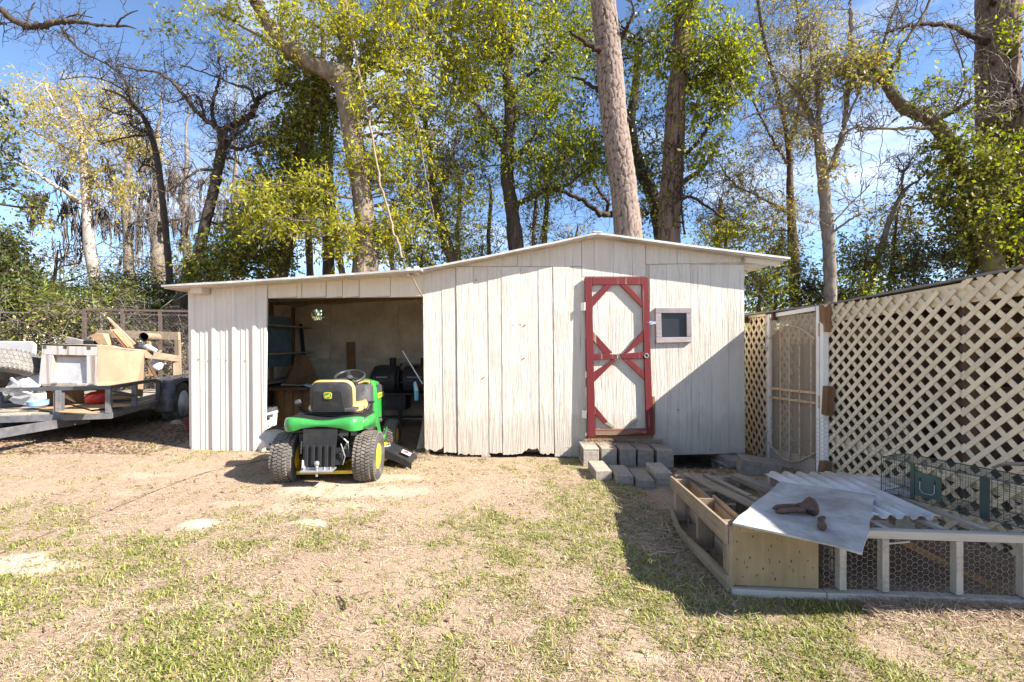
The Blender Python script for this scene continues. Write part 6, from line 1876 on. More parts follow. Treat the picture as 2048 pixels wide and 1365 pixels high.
def tree(name, label, cat, Y, trunk, limbs=(), blobs=(), bk='brown', lf='mid', leaf=.105, lw=.46, twig_r=.006, depth=1.0, bare=0, bare_len=.6, group=None,
         ground_z=0.0, vine=None, seed=1, sway=.35, crown_name='crown', per_cluster=30, spread=.17, moss=None, tw_mat=None, droop=.25, ext=True, plates=None):
    """trunk and limbs are given as (photo x, photo y, width in photo pixels, extra distance); blobs as (x, y, rx, ry, clusters[, extra distance])"""
    rg = np.random.default_rng(seed)
    def path(pts):
        P = []; R = []
        for q in pts:
            d = Y + (q[3] if len(q) > 3 else 0.0)
            P.append(list(U(q[0], q[1], d))); R.append(max(.004, q[2] / 2 * d / F))
        return P, R
    P, R = path(trunk)
    if ext:                                  # carry the trunk down to the ground
        k = np.array(P[0]) - np.array(P[1]); k = k / (abs(k[2]) + 1e-6)
        hh = P[0][2] - ground_z + .05
        k[2] = -1
        k[:2] = np.clip(k[:2], -.3, .3)
        P.insert(0, list(np.array(P[0]) + k * hh)); R.insert(0, R[0] * 1.25)
    base = P[0]
    t = thing(name, label, cat, (base[0], base[1], ground_z), 0, group)
    sk = []
    Ps, Rs = spline(P, R, 7)
    Rs = Rs * (1 + .05 * rg.normal(size=len(Rs)))
    big = R[0] > .12
    if plates:
        Pd, Rd = spline(P, R, 44)
        ns = 96
        Vt, Ft = tubes_batch(Pd[None], Rd[None], ns)
        arc = np.r_[0, np.cumsum(np.linalg.norm(np.diff(Pd, axis=0), axis=1))]
        pw, ph, pdp = plates
        nu = max(6, int(round(2 * PI * Rd.mean() / pw)))
        uu = np.tile(np.arange(ns) / ns * nu, len(Pd)); vv = np.repeat(arc / ph, ns)
        uu = uu + .9 * (N1.fbm(uu * 1.1, vv * 1.7 + 3, 4) - .5); vv = vv + 1.3 * (N2.fbm(uu * 1.7, vv * .9, 4) - .5)
        ui = np.floor(uu).astype(int); vi = np.floor(vv).astype(int)
        jg = np.random.default_rng(seed + 40).random((64, 64, 3))
        d1 = np.full(len(uu), 9.); d2 = np.full(len(uu), 9.); cid = np.zeros(len(uu))
        for du in (-1, 0, 1):
            for dv in (-1, 0, 1):
                cu = ui + du; cv = vi + dv
                j = jg[(cu % nu) % 64, cv % 64]
                d = np.sqrt((cu + .15 + .7 * j[:, 0] - uu) ** 2 + (cv + .15 + .7 * j[:, 1] - vv) ** 2)
                near_ = d < d1
                d2 = np.where(near_, d1, np.minimum(d2, d)); cid = np.where(near_, j[:, 2], cid); d1 = np.where(near_, d, d1)
        gro = sstep(.02, .22, d2 - d1 + .10 * (N3.fbm(uu * 3.3, vv * 3.1, 3) - .5))
        ctr = np.repeat(Pd, ns, 0)
        nrm = Vt - ctr; nrm /= np.linalg.norm(nrm, axis=1, keepdims=True)
        Vt = Vt + nrm * (pdp * (gro - 1) + pdp * .7 * (cid - .5) * gro + .012 * (N3.fbm(uu * 2.5, vv * 4, 3) - .5) + .05 * (N1.fbm(ctr[:, 2] * .7 + 5, ctr[:, 2] * 0 + uu / nu * 2, 2) - .5))[:, None]
        to = np_mesh('trunk', Vt, Ft, t, BK_[bk], smooth=True)
        at = to.data.attributes.new('groove', 'FLOAT', 'POINT')
        at.data.foreach_set('value', (gro * (.75 + .25 * cid)).astype(np.float32))
    else:
        Vt, Ft = tubes_batch(Ps[None], Rs[None], 20 if big else 10)
    if big and not plates:
        ang = N1.fbm(Vt[:, 0] * 9 + Vt[:, 1] * 7, Vt[:, 2] * 2.2, 3)[:, None] - .5
        ctr = np.repeat(Ps, 20, 0)
        Vt = Vt + (Vt - ctr) * ang * .30
    if not plates:
        np_mesh('trunk', Vt, Ft, t, BK_[bk], smooth=True)
    sk.append(np.c_[Ps, Rs])
    for lm in limbs:
        P, R = path(lm)
        Pl, Rl = spline(P, R, 6)
        Pl = Pl + rg.normal(size=Pl.shape) * np.minimum(Rl[:, None] * .35, .02)
        Vt, Ft = tubes_batch(Pl[None], Rl[None], 8)
        np_mesh('limb', Vt, Ft, t, BK_[bk], smooth=True)
        sk.append(np.c_[Pl, Rl])
    SK = np.vstack(sk)
    TP, TRr = [], []; CL = []; LC = []; LA_ = []
    # branches into every blob, then clusters on them
    for bi, b in enumerate(blobs):
        px, py, rx, ry, ncl = b[:5]; dd = b[5] if len(b) > 5 else 0
        Yb = Y + dd
        c = np.array(U(px, py, Yb)); ax = np.array([rx * Yb / F, depth * (rx + ry) * .5 * Yb / F, ry * Yb / F])
        ax[1] = min(ax[1], 1.8)
        d = rg.normal(size=(ncl, 3)); d /= np.linalg.norm(d, axis=1, keepdims=True)
        r = rg.random(ncl) ** .45
        K = c + d * r[:, None] * ax
        K[:, 1] = np.maximum(K[:, 1], 8.05)
        nb = max(2, ncl // 9)
        # nodes of side branches
        tips = K[rg.choice(ncl, nb, replace=False)] if ncl > nb else K
        dist = np.linalg.norm(SK[None, :, :3] - tips[:, None], axis=2) + .35 * np.maximum(0, SK[None, :, 2] - tips[:, None, 2])
        j = dist.argmin(1)
        st = SK[j]
        br = curve_paths(st[:, :3], tips, rg, 8, .055)
        r0 = np.clip(np.minimum(st[:, 3] * .5, .008 + .016 * np.linalg.norm(tips - st[:, :3], axis=1)), .006, .05)
        RR = r0[:, None] * np.linspace(1, .3, 8)[None]
        TP.append((br, RR))
        nodes = np.concatenate([np.c_[br[:, 3:].reshape(-1, 3), RR[:, 3:].reshape(-1)], SK[::3]], 0)
        dist = np.linalg.norm(nodes[None, :, :3] - K[:, None], axis=2)
        st = nodes[dist.argmin(1)]
        far = np.linalg.norm(K - st[:, :3], axis=1) < 2.2
        tw = curve_paths(st[far, :3], K[far], rg, 5, .09)
        TP.append((tw, np.full((len(tw), 1), twig_r) * np.linspace(1, .35, 5)[None]))
        CL.append(K)
        # short twigs out of each cluster
        m = 5
        A = np.repeat(K, m, 0) + rg.normal(size=(len(K) * m, 3)) * .03; D = rg.normal(size=A.shape); D[:, 2] -= .15; D += np.repeat(K - st[:, :3], m, 0) * .8
        D /= np.linalg.norm(D, axis=1, keepdims=True)
        B = A + D * rg.uniform(.2, .55, (len(A), 1)) * (spread / .16)
        ST = curve_paths(A, B, rg, 5, .08, .12)
        TP.append((ST, np.full((len(A), 1), twig_r * .5) * np.linspace(1, .5, 5)[None]))
        pl_ = max(2, int(round(per_cluster / m)))
        q = rg.random((len(A), pl_)) ** .8 * 3.999
        qi = q.astype(int); qf = (q - qi)[..., None]
        ii = np.arange(len(A))[:, None]
        C0 = ST[ii, qi] * (1 - qf) + ST[ii, qi + 1] * qf
        LC.append((C0 + rg.normal(size=C0.shape) * .022).reshape(-1, 3)); LA_.append(np.repeat(D, pl_, 0))
    if bare:
        # bare twigs all along the limbs, forking
        src = np.vstack(sk[1:]) if len(sk) > 1 else SK
        src = src[src[:, 3] < .09] if (src[:, 3] < .09).any() else src
        for gen, (cnt, ln, rr) in enumerate(((bare, bare_len, .011), (bare * 3, bare_len * .55, .006), (bare * 5, bare_len * .3, .0035))):
            s = src[rg.integers(0, len(src), cnt)]
            D = rg.normal(size=(cnt, 3)); D[:, 2] += .35; D[:, 1] *= .7
            D /= np.linalg.norm(D, axis=1, keepdims=True)
            B = s[:, :3] + D * ln * rg.uniform(.4, 1.3, (cnt, 1))
            pth = curve_paths(s[:, :3], B, rg, 6, .13)
            TP.append((pth, np.minimum(s[:, 3:4] * .8, rr) * np.linspace(1, .35, 6)[None]))
            src = np.c_[pth[:, 2:].reshape(-1, 3), np.full(pth[:, 2:].reshape(-1, 3).shape[0], rr)]
    if TP:
        VV = []; FF = []; o = 0
        for Pp, Rr_ in TP:
            if len(Pp) == 0:
                continue
            v, f = tubes_batch(Pp, Rr_, 4 if Pp.shape[1] == 8 else 3); VV.append(v); FF.append(f + o); o += len(v)
        stuff(np_mesh('twigs', np.vstack(VV), np.vstack(FF), t, BK_[tw_mat or bk], smooth=True))
    if CL and lf:
        Vl, Fl = leaf_quads(np.vstack(LC), leaf, lw, droop, np.vstack(LA_) * 1.1, seed + 5)
        stuff(np_mesh(crown_name, Vl, Fl, t, LF[lf]))
    if vine:                                  # ivy clothing the trunk
        v0, v1, nv, lfm, vr = vine
        sel = Ps[(Ps[:, 2] > v0) & (Ps[:, 2] < v1)]; sr = Rs[(Ps[:, 2] > v0) & (Ps[:, 2] < v1)]
        k = rg.integers(0, len(sel), nv)
        a = rg.random(nv) * 2 * PI
        rr = sr[k] + np.abs(rg.normal(size=nv)) * vr
        C = sel[k] + np.c_[np.cos(a) * rr, np.sin(a) * rr, rg.normal(size=nv) * .25]
        Vl, Fl = leaf_quads(C, .075, .6, .35, None, seed + 9)
        stuff(np_mesh('ivy', Vl, Fl, t, LF[lfm]))
    if moss:                                  # hanging grey moss
        VV = []; FF = []; o = 0
        for (px, py, rx, ry, n, ln, dd) in moss:
            Yb = Y + dd
            n = int(n * .6); nb = max(2, n // 11)
            cx = px + rg.normal(size=nb) * rx; cy = py + rg.normal(size=nb) * ry * 2.6 - 10
            which = rg.integers(0, nb, n)
            of = rg.normal(size=(n, 3)) * np.array([.085, .10, .05])
            top = np.array([list(U(cx[i], cy[i], Yb)) for i in which]) + of
            q = np.linspace(0, 1, 6)[None, :, None]
            le = ln * rg.uniform(.6, 1.1, (n, 1, 1)) * np.exp(-(of[:, :1] ** 2 + of[:, 1:2] ** 2) / .03)[:, :, None] * (0.4 + 1.0 * rg.random(nb)[which][:, None, None])
            Pp = top[:, None] + np.array([0, 0, -1.]) * q * le + rg.normal(size=(n, 6, 3)) * .022
            v, f = tubes_batch(Pp, np.full((n, 1), .017) * np.array([.5, 1, 1.1, 1, .7, .2])[None], 3)
            VV.append(v); FF.append(f + o); o += len(v)
        stuff(np_mesh('hanging_moss', np.vstack(VV), np.vstack(FF), t, M['moss'], smooth=True))
    return t

# --- the tall pine behind the shed
tree('pine_tree', 'tall straight pine with plated reddish bark and broken limb stubs behind the shed ridge', 'pine tree', 8.8,
     [(1256, 470, 55), (1243, 340, 53), (1228, 230, 51), (1218, 120, 51), (1207, 10, 51), (1199, -80, 50), (1185, -240, 46), (1170, -420, 36)],
     limbs=[[(1222, 103, 14), (1190, 98, 11, -.2), (1165, 80, 8, -.3), (1140, 66, 5, -.35)], [(1245, 72, 9), (1256, 50, 7, -.2), (1268, 22, 4, -.25), (1258, -8, 3, -.3)],
            [(1228, 200, 9), (1190, 178, 8, .3), (1168, 162, 6, .4), (1145, 155, 4, .5)], [(1240, 238, 14), (1262, 242, 5, -.15)]],
     bk='pine', lf=None, seed=3, plates=(.10, .16, .016))
# --- the old hardwood with the forked trunk, yellow-green spring leaves
tree('hardwood_tree', 'big forked hardwood with pale patchy bark and yellow green spring leaves above the lean-to', 'hardwood tree', 9.6,
     [(730, 545, 50), (733, 490, 46), (728, 430, 40), (718, 350, 40), (705, 270, 40), (698, 215, 42), (690, 170, 44), (676, 150, 40), (650, 140, 34)],
     limbs=[[(690, 165, 36), (650, 140, 34), (610, 118, 32), (575, 95, 30), (545, 62, 28), (525, 30, 24), (508, -5, 22), (490, -60, 18)],
            [(694, 185, 32), (690, 120, 26, .2), (688, 60, 22, .3), (690, -20, 18, .4)], [(700, 215, 22), (728, 140, 16, .5), (752, 60, 12, .8), (765, -30, 9, 1)],
            [(640, 135, 14), (600, 130, 9, .4), (500, 60, 7, .6), (430, 22, 4, .6)], [(700, 160, 12), (790, 90, 8, .8), (860, 40, 5, 1.1)],
            [(722, 400, 9), (660, 388, 6, -.4), (580, 372, 4, -.5), (505, 365, 2.5, -.5)], [(728, 440, 7), (660, 470, 5, -.5), (560, 476, 3, -.6), (500, 462, 2, -.6)]],
     blobs=[(780, 60, 130, 90, 96), (860, 50, 110, 80, 80, .6), (640, 40, 110, 60, 44), (560, 120, 120, 60, 50, .3), (770, 200, 90, 90, 80), (850, 200, 90, 100, 90, .7),
            (820, 330, 85, 80, 70, .4), (740, 330, 60, 60, 34), (560, 385, 110, 16, 30, -.5), (540, 455, 100, 16, 24, -.6), (640, 370, 70, 30, 18, -.4), (820, 450, 70, 60, 60, .2), (660, 450, 70, 40, 22, -.3), (600, 420, 80, 14, 14, -.5), (770, 490, 60, 45, 40, .3), (450, 15, 60, 25, 18, .4),
            (870, -60, 180, 70, 60, .5), (960, 40, 90, 80, 60, .6), (930, 140, 60, 60, 34, .5), (1040, -10, 80, 70, 34, .8), (720, 100, 60, 60, 30, .2), (930, 400, 60, 60, 24, .6), (620, -60, 150, 60, 30), (690, 470, 40, 50, 24, -.5)],
     bk='hard', plates=(.10, .32, .008), lf='yellow', leaf=.098, lw=.38, per_cluster=42, seed=5, spread=.15, bare=46, bare_len=.8)
# --- twisted bare tree and its slender neighbour, left
tree('bare_tree', 'dark twisted leafless tree leaning right behind the lean-to roof', 'bare tree', 10.2,
     [(375, 560, 24), (395, 520, 22), (410, 450, 20), (430, 370, 19), (442, 310, 18), (447, 290, 17)],
     limbs=[[(446, 295, 14), (438, 262, 11), (410, 240, 9, -.2), (385, 212, 8, -.4), (350, 170, 7, -.5), (320, 148, 5, -.5), (280, 140, 3.5, -.5), (230, 132, 2, -.5)],
            [(447, 290, 15), (452, 258, 14), (480, 242, 12, .2), (503, 228, 11, .2), (512, 205, 9, .3), (530, 190, 7, .3), (560, 178, 4, .4)],
            [(438, 262, 9), (425, 232, 7, .3), (430, 190, 6, .4), (440, 150, 4, .4), (436, 110, 2, .4)], [(512, 210, 8), (500, 180, 6, -.2), (470, 170, 4, -.3), (420, 150, 3, -.4), (360, 130, 2, -.4)],
            [(455, 292, 9), (480, 298, 8, -.2), (505, 290, 6, -.3), (520, 288, 4, -.3)], [(500, 230, 7), (492, 256, 6, .1), (470, 272, 5, .1), (455, 290, 5)],
            [(410, 240, 6), (405, 215, 5, -.2), (390, 190, 4, -.3), (345, 205, 2.5, -.5), (310, 188, 1.5, -.5)], [(432, 345, 7), (400, 340, 5, -.2), (360, 368, 4, -.4), (330, 385, 2.5, -.5)],
            [(440, 315, 6), (470, 320, 4, -.2), (480, 332, 2.5, -.3)], [(415, 440, 5), (450, 455, 3, .2), (470, 470, 2, .3)]],
     blobs=[(430, 350, 26, 26, 8), (360, 60, 50, 40, 10, -.3), (330, 90, 40, 30, 8)], bk='dark', lf='mid', leaf=.09, per_cluster=16, bare=190, bare_len=.75, seed=8)
tree('bare_tree', 'slender dark leafless tree standing left of the twisted one', 'bare tree', 10.8,
     [(340, 560, 13), (335, 500, 12), (325, 400, 12), (316, 330, 12), (304, 275, 12), (290, 240, 9), (270, 215, 7), (240, 190, 5), (205, 178, 3)],
     limbs=[[(300, 268, 7), (262, 250, 6, -.3), (262, 232, 5, -.3), (235, 228, 3, -.4), (200, 214, 2, -.5)], [(302, 270, 7), (285, 235, 5, .3), (265, 205, 5, .4), (250, 160, 4, .5), (215, 130, 3, .5), (160, 100, 4, .4), (122, 56, 6, .3)],
            [(316, 345, 4), (290, 330, 3), (275, 345, 2)], [(270, 215, 4), (240, 175, 3, -.3), (180, 155, 2, -.4), (120, 160, 1.5, -.4)], [(300, 270, 5), (250, 275, 3, .3), (200, 290, 2, .4)]],
     bk='dark', lf=None, bare=130, bare_len=.8, seed=9)
tree('overhanging_tree', 'dark bare limb reaching in across the sky at the upper left from a tree outside', 'tree', 8.8,
     [(-230, 620, 40), (-210, 300, 36), (-170, 120, 32), (-110, -20, 28)],
     limbs=[[(-150, 60, 18), (-60, 5, 14), (0, 18, 12), (22, 38, 12), (48, 50, 12), (80, 52, 11), (112, 46, 11), (140, 42, 9), (180, 48, 6), (215, 52, 5), (250, 52, 4), (272, 58, 2)],
            [(232, 52, 4), (245, 36, 3, -.1), (262, 26, 2.5, -.1), (276, 21, 1.5, -.1)], [(55, 48, 4), (58, 25, 3), (70, 5, 2)], [(-150, 100, 10), (-60, 60, 7), (0, 48, 5), (12, 48, 3)],
            [(110, 48, 3), (150, 30, 2.5), (185, 36, 2)], [(70, 53, 2.5), (78, 70, 2), (84, 90, 1)]],
     blobs=[(-20, 340, 55, 60, 30, .3), (0, 300, 40, 40, 14, .3), (60, 400, 25, 20, 7, .3), (-60, 200, 60, 80, 24)], bk='dark', lf='dark', leaf=.10, per_cluster=18, bare=26, bare_len=.6, seed=10)
# --- pale barked tree with gold leaves
tree('pale_tree', 'tree with a whitish straight trunk and golden young leaves, left over the trailer', 'pale tree', 13.5,
     [(188, 550, 20), (180, 500, 19), (176, 440, 18), (172, 380, 17), (168, 320, 15), (165, 285, 12), (160, 250, 9), (158, 210, 6)],
     limbs=[[(170, 410, 9), (140, 390, 8, -.3), (100, 365, 7, -.5), (70, 345, 6, -.6), (30, 325, 4, -.7), (0, 310, 3, -.7)], [(166, 290, 7), (140, 250, 5, -.3), (110, 210, 4, -.4), (90, 170, 3, -.4)],
            [(166, 290, 7), (190, 250, 5, .3), (215, 210, 4, .4)], [(170, 350, 6), (230, 330, 4, .4), (290, 310, 3, .6)], [(168, 320, 5), (120, 290, 4, .3), (60, 260, 3, .5)]],
     blobs=[(120, 230, 80, 40, 34), (60, 190, 60, 36, 22), (200, 270, 70, 32, 26), (270, 290, 60, 30, 30), (130, 310, 70, 26, 24), (40, 250, 60, 40, 20), (90, 440, 50, 26, 12), (220, 350, 70, 24, 20), (240, 210, 60, 20, 14), (170, 180, 50, 24, 14), (230, 395, 50, 26, 10)],
     bk='pale', lf='gold', leaf=.085, lw=.5, per_cluster=42, spread=.22, seed=12, bare=70, bare_len=1.0,
     moss=[(115, 420, 28, 14, 170, .95, 0), (150, 440, 22, 14, 150, 1.0, 0), (200, 420, 20, 20, 130, .9, 0), (105, 450, 16, 14, 90, .8, .2)])
# --- moss-hung grey trees far behind
for k, (px, top, w, dd, lab) in enumerate([(255, 250, 18, 0, 'grey moss hung tree far behind the trailer, nearest the pale trunk'), (315, 270, 26, 1, 'thick grey moss hung tree far behind, left of the twisted bare tree'),
                                           (372, 260, 16, 2, 'thin grey moss hung tree far behind the twisted bare tree'), (470, 200, 15, 3, 'tall thin grey tree far behind, right of the twisted bare tree')]):
    tree('mossy_tree', lab, 'mossy tree', 19 + dd,
         [(px + 4, 555, w), (px, 470, w * .9), (px - 3, 400, w * .75), (px + 2, 330, w * .5), (px, top, w * .25), (px + 7, top - 50, w * .12), (px + 4, top - 90, w * .04)],
         limbs=[[(px - 2, 420, w * .4), (px - 30, 385, w * .3, -.5), (px - 55, 370, w * .2, -.7), (px - 75, 340, w * .12, -.8)], [(px, 400, w * .4), (px + 30, 370, w * .3, .5), (px + 50, 350, w * .2, .7)],
                [(px, 450, w * .3), (px + 32, 440, w * .22, -.5), (px + 60, 432, w * .14, -.5)], [(px, 350, w * .3), (px - 24, 310, w * .2), (px - 40, 270, w * .1)], [(px, 470, w * .3), (px - 35, 450, w * .2), (px - 62, 448, w * .12)]],
         blobs=[(px, 500, 45, 40, 14)], bk='grey', lf='olive', leaf=.11, per_cluster=14, spread=.3, bare=70, bare_len=1.3, seed=30 + k, twig_r=.012,
         moss=[(px - 34, 395, 20, 16, 130, 1.3, -.5), (px + 28, 392, 22, 16, 130, 1.3, .4), (px, 430, 30, 20, 160, 1.4, 0), (px - 20, 470, 28, 18, 120, 1.1, 0), (px + 30, 455, 26, 16, 110, 1.2, 0)], group='moss hung trees behind the trailer')
# --- ivy-smothered evergreen mass left of the hardwood
tree('ivy_tree', 'leaning tree smothered in dark glossy ivy, between bare tree and hardwood', 'ivy covered tree', 10.4,
     [(560, 545, 30), (575, 480, 28), (590, 400, 26), (605, 320, 24), (620, 240, 22), (640, 160, 18)],
     limbs=[[(590, 400, 12), (540, 360, 9, -.2), (510, 310, 6, -.3)], [(575, 470, 10), (510, 440, 8, -.3), (470, 430, 5, -.4)]],
     blobs=[(585, 300, 70, 60, 120), (560, 400, 80, 60, 140), (610, 230, 60, 60, 90), (510, 470, 60, 50, 80, -.3), (450, 520, 60, 40, 70, -.5), (540, 520, 60, 40, 50), (620, 360, 40, 60, 50), (650, 190, 40, 50, 36), (600, 160, 50, 40, 34), (400, 540, 30, 24, 24, -.5)],
     bk='brown', lf='mid', leaf=.085, lw=.6, per_cluster=34, spread=.15, seed=14, bare=20)
tree('woodland_tree', 'straight dark trunk behind the lean-to, just left of the hardwood', 'woodland tree', 11.6,
     [(657, 545, 24), (656, 470, 22), (655, 400, 20), (652, 300, 17), (648, 200, 13), (646, 60, 9)],
     blobs=[(600, 60, 70, 50, 30), (650, 260, 50, 60, 26), (680, 490, 40, 40, 18)], bk='brown', lf='mid', per_cluster=22, seed=15, leaf=.09, bare=16)
tree('woodland_tree', 'thin mottled trunk behind the lean-to between the dark trunk and hardwood', 'woodland tree', 11.8,
     [(684, 545, 13), (676, 490, 12), (668, 430, 11), (662, 350, 9), (664, 250, 6)], blobs=[(690, 300, 40, 50, 14)], bk='grey', lf='yellow', seed=16, leaf=.08)
tree('woodland_tree', 'slim leaning trunk with vines behind the middle of the lean-to', 'woodland tree', 10.2,
     [(905, 520, 22), (885, 460, 20), (870, 400, 17), (862, 330, 13), (850, 240, 9)], limbs=[[(870, 400, 7), (900, 340, 5), (915, 270, 3)]],
     blobs=[(880, 400, 60, 70, 60), (900, 480, 60, 36, 44), (860, 300, 50, 50, 30)], bk='brown', lf='mid', per_cluster=26, seed=17, bare=30, leaf=.08)
# --- dark trunk in the middle with fresh green leaves
tree('maple_tree', 'dark trunked tree with fresh bright green leaves in the middle, left of the pine', 'leafy tree', 10.6,
     [(1032, 495, 30), (1024, 420, 27), (1014, 345, 26), (1018, 270, 24), (1020, 200, 22), (1010, 110, 19), (998, 30, 17), (985, -60, 14)],
     limbs=[[(1008, 300, 12), (990, 260, 10, -.2), (965, 220, 9, -.3), (940, 200, 6, -.4), (920, 185, 4, -.4)], [(1012, 120, 12), (1030, 60, 10, .2), (1050, 0, 8, .3), (1065, -60, 6, .4)],
            [(1030, 415, 11), (1055, 400, 10, -.2), (1090, 378, 9, -.3), (1130, 372, 7, -.4), (1165, 345, 5, -.4)], [(1020, 200, 9), (1060, 150, 7, .3), (1100, 110, 5, .4)],
            [(1016, 330, 7), (1050, 300, 6, -.3), (1075, 260, 4, -.4)]],
     blobs=[(1080, 220, 80, 60, 64), (1140, 300, 70, 50, 60, -.3), (1060, 320, 60, 40, 40, -.3), (960, 150, 70, 80, 60), (1100, 130, 80, 60, 70, .3), (1000, 60, 90, 60, 60), (1140, 40, 70, 60, 50, .4), (1190, 330, 40, 40, 30, -.2), (960, 280, 50, 50, 40), (1085, 380, 50, 24, 20, -.3)],
     bk='dark', lf='bright', leaf=.092, lw=.42, per_cluster=38, spread=.18, seed=18, bare=60, bare_len=.7)
tree('oak_tree', 'dark crooked oak with evergreen foliage just behind the pine trunk', 'oak tree', 12.2,
     [(1330, 500, 34), (1318, 430, 30), (1300, 380, 27), (1278, 330, 24), (1262, 260, 20), (1270, 180, 16), (1280, 80, 12)],
     limbs=[[(1290, 425, 16), (1262, 432, 14, -.3), (1225, 430, 12, -.5), (1200, 428, 11, -.6), (1170, 405, 9, -.6), (1130, 385, 7, -.6), (1100, 380, 5, -.6)], [(1212, 430, 8), (1215, 405, 7, -.5), (1200, 385, 6, -.5), (1180, 350, 4, -.5)],
            [(1318, 430, 14), (1350, 380, 11), (1400, 340, 9), (1430, 300, 6)], [(1278, 330, 10), (1240, 300, 7), (1200, 270, 5)]],
     blobs=[(1120, 260, 90, 50, 26), (1200, 200, 60, 60, 20), (1290, 250, 60, 80, 34), (980, 230, 70, 50, 30, .4), (940, 330, 70, 50, 30, .5), (1140, 340, 60, 40, 24), (1290, 330, 40, 50, 40), (1290, 80, 60, 70, 50), (1180, 100, 50, 60, 34), (1290, 420, 30, 30, 16), (1080, 60, 80, 60, 40, .6)],
     bk='dark', lf='dark', leaf=.10, lw=.5, per_cluster=30, spread=.2, seed=19, bare=70, bare_len=.9)
# --- vine-draped trunk right of the pine
tree('vine_tree', 'broad rough trunk draped with vines and green foliage right of the pine', 'vine covered tree', 9.8,
     [(1338, 480, 44), (1340, 400, 42), (1348, 300, 40), (1352, 200, 36), (1362, 100, 36), (1370, 0, 36), (1376, -100, 32)],
     limbs=[[(1345, 330, 9), (1390, 290, 7, -.2), (1420, 250, 5, -.3)], [(1355, 200, 12), (1400, 150, 9, -.3), (1450, 110, 6, -.4), (1490, 60, 4, -.5)], [(1340, 420, 8), (1375, 395, 6, -.2), (1410, 410, 5, -.3), (1450, 440, 3, -.3)],
            [(1350, 250, 6), (1365, 310, 5, -.4), (1362, 400, 5, -.4), (1370, 470, 4, -.4)]],
     blobs=[(1400, 110, 70, 60, 54, -.3), (1450, 90, 60, 50, 36, -.5), (1420, 200, 60, 50, 50, -.3), (1400, 300, 50, 40, 24, -.2), (1300, 120, 50, 60, 34, .3), (1470, 160, 50, 40, 30, -.4), (1390, 20, 70, 40, 44, -.2)],
     bk='red', plates=(.13, .6, .022), lf='bright', leaf=.10, per_cluster=30, seed=22, spread=.17, vine=(1.0, 9.5, 1500, 'mid', .07), bare=70, bare_len=.7)
# --- tan-green screen of spring trees between pine and the right
tree('spring_tree', 'feathery olive tan spring tree with a slim dark stem, centre right', 'spring tree', 11.4,
     [(1590, 600, 20), (1585, 480, 18), (1580, 380, 14), (1578, 300, 11), (1560, 200, 8), (1530, 90, 6), (1510, -40, 5)],
     limbs=[[(1580, 300, 7), (1600, 200, 5), (1600, 80, 4), (1590, -30, 3)], [(1575, 330, 6), (1540, 270, 4), (1500, 190, 3), (1470, 110, 2)], [(1585, 430, 6), (1530, 400, 4), (1470, 370, 3), (1440, 330, 2)]],
     blobs=[(1560, 60, 90, 60, 70), (1640, 80, 80, 50, 56), (1500, 140, 60, 60, 36), (1590, 160, 70, 40, 40), (1540, 270, 60, 60, 36), (1470, 350, 60, 50, 40), (1570, 420, 50, 40, 28), (1500, 430, 60, 40, 40), (1600, 250, 40, 30, 16), (1570, -40, 100, 50, 40), (1530, 530, 40, 36, 26), (1430, 430, 50, 40, 28)],
     bk='brown', lf='olive', leaf=.075, lw=.36, per_cluster=34, spread=.2, seed=23, bare=110, bare_len=.8)
tree('forked_tree', 'slim smooth barked tree forking into two upright limbs right of the shed', 'forked tree', 8.8,
     [(1661, 600, 24), (1660, 540, 23), (1656, 470, 22), (1650, 400, 21), (1645, 340, 20), (1636, 270, 18), (1630, 250, 15)],
     limbs=[[(1655, 345, 12), (1672, 310, 12), (1688, 260, 11), (1695, 200, 10), (1702, 100, 9, -.1), (1701, 20, 8, -.2), (1698, -60, 6, -.2)], [(1633, 262, 12), (1615, 225, 10, .2), (1600, 195, 8, .3), (1575, 160, 6, .4), (1540, 135, 4, .5)],
            [(1634, 258, 12), (1640, 220, 10), (1632, 170, 9), (1622, 110, 7), (1615, 40, 5)], [(1668, 320, 5), (1690, 270, 4, -.2), (1720, 255, 3, -.3), (1770, 258, 2, -.4)], [(1660, 470, 5), (1700, 440, 4, -.2), (1722, 430, 3, -.3)], [(1662, 450, 4), (1690, 420, 3), (1740, 370, 2)],
            [(1612, 230, 6), (1560, 215, 5), (1520, 225, 4), (1480, 240, 2.5)], [(1690, 250, 5), (1730, 160, 4, -.2), (1790, 60, 3, -.3), (1830, 10, 2, -.3)]],
     blobs=[(1660, 150, 60, 50, 40, -.2), (1720, 140, 50, 50, 34, -.3), (1600, 200, 50, 36, 24), (1655, 340, 26, 14, 9, -.2), (1620, 280, 30, 26, 10)],
     bk='grey', lf='olive', leaf=.075, per_cluster=30, spread=.16, seed=24, bare=90, bare_len=.7)
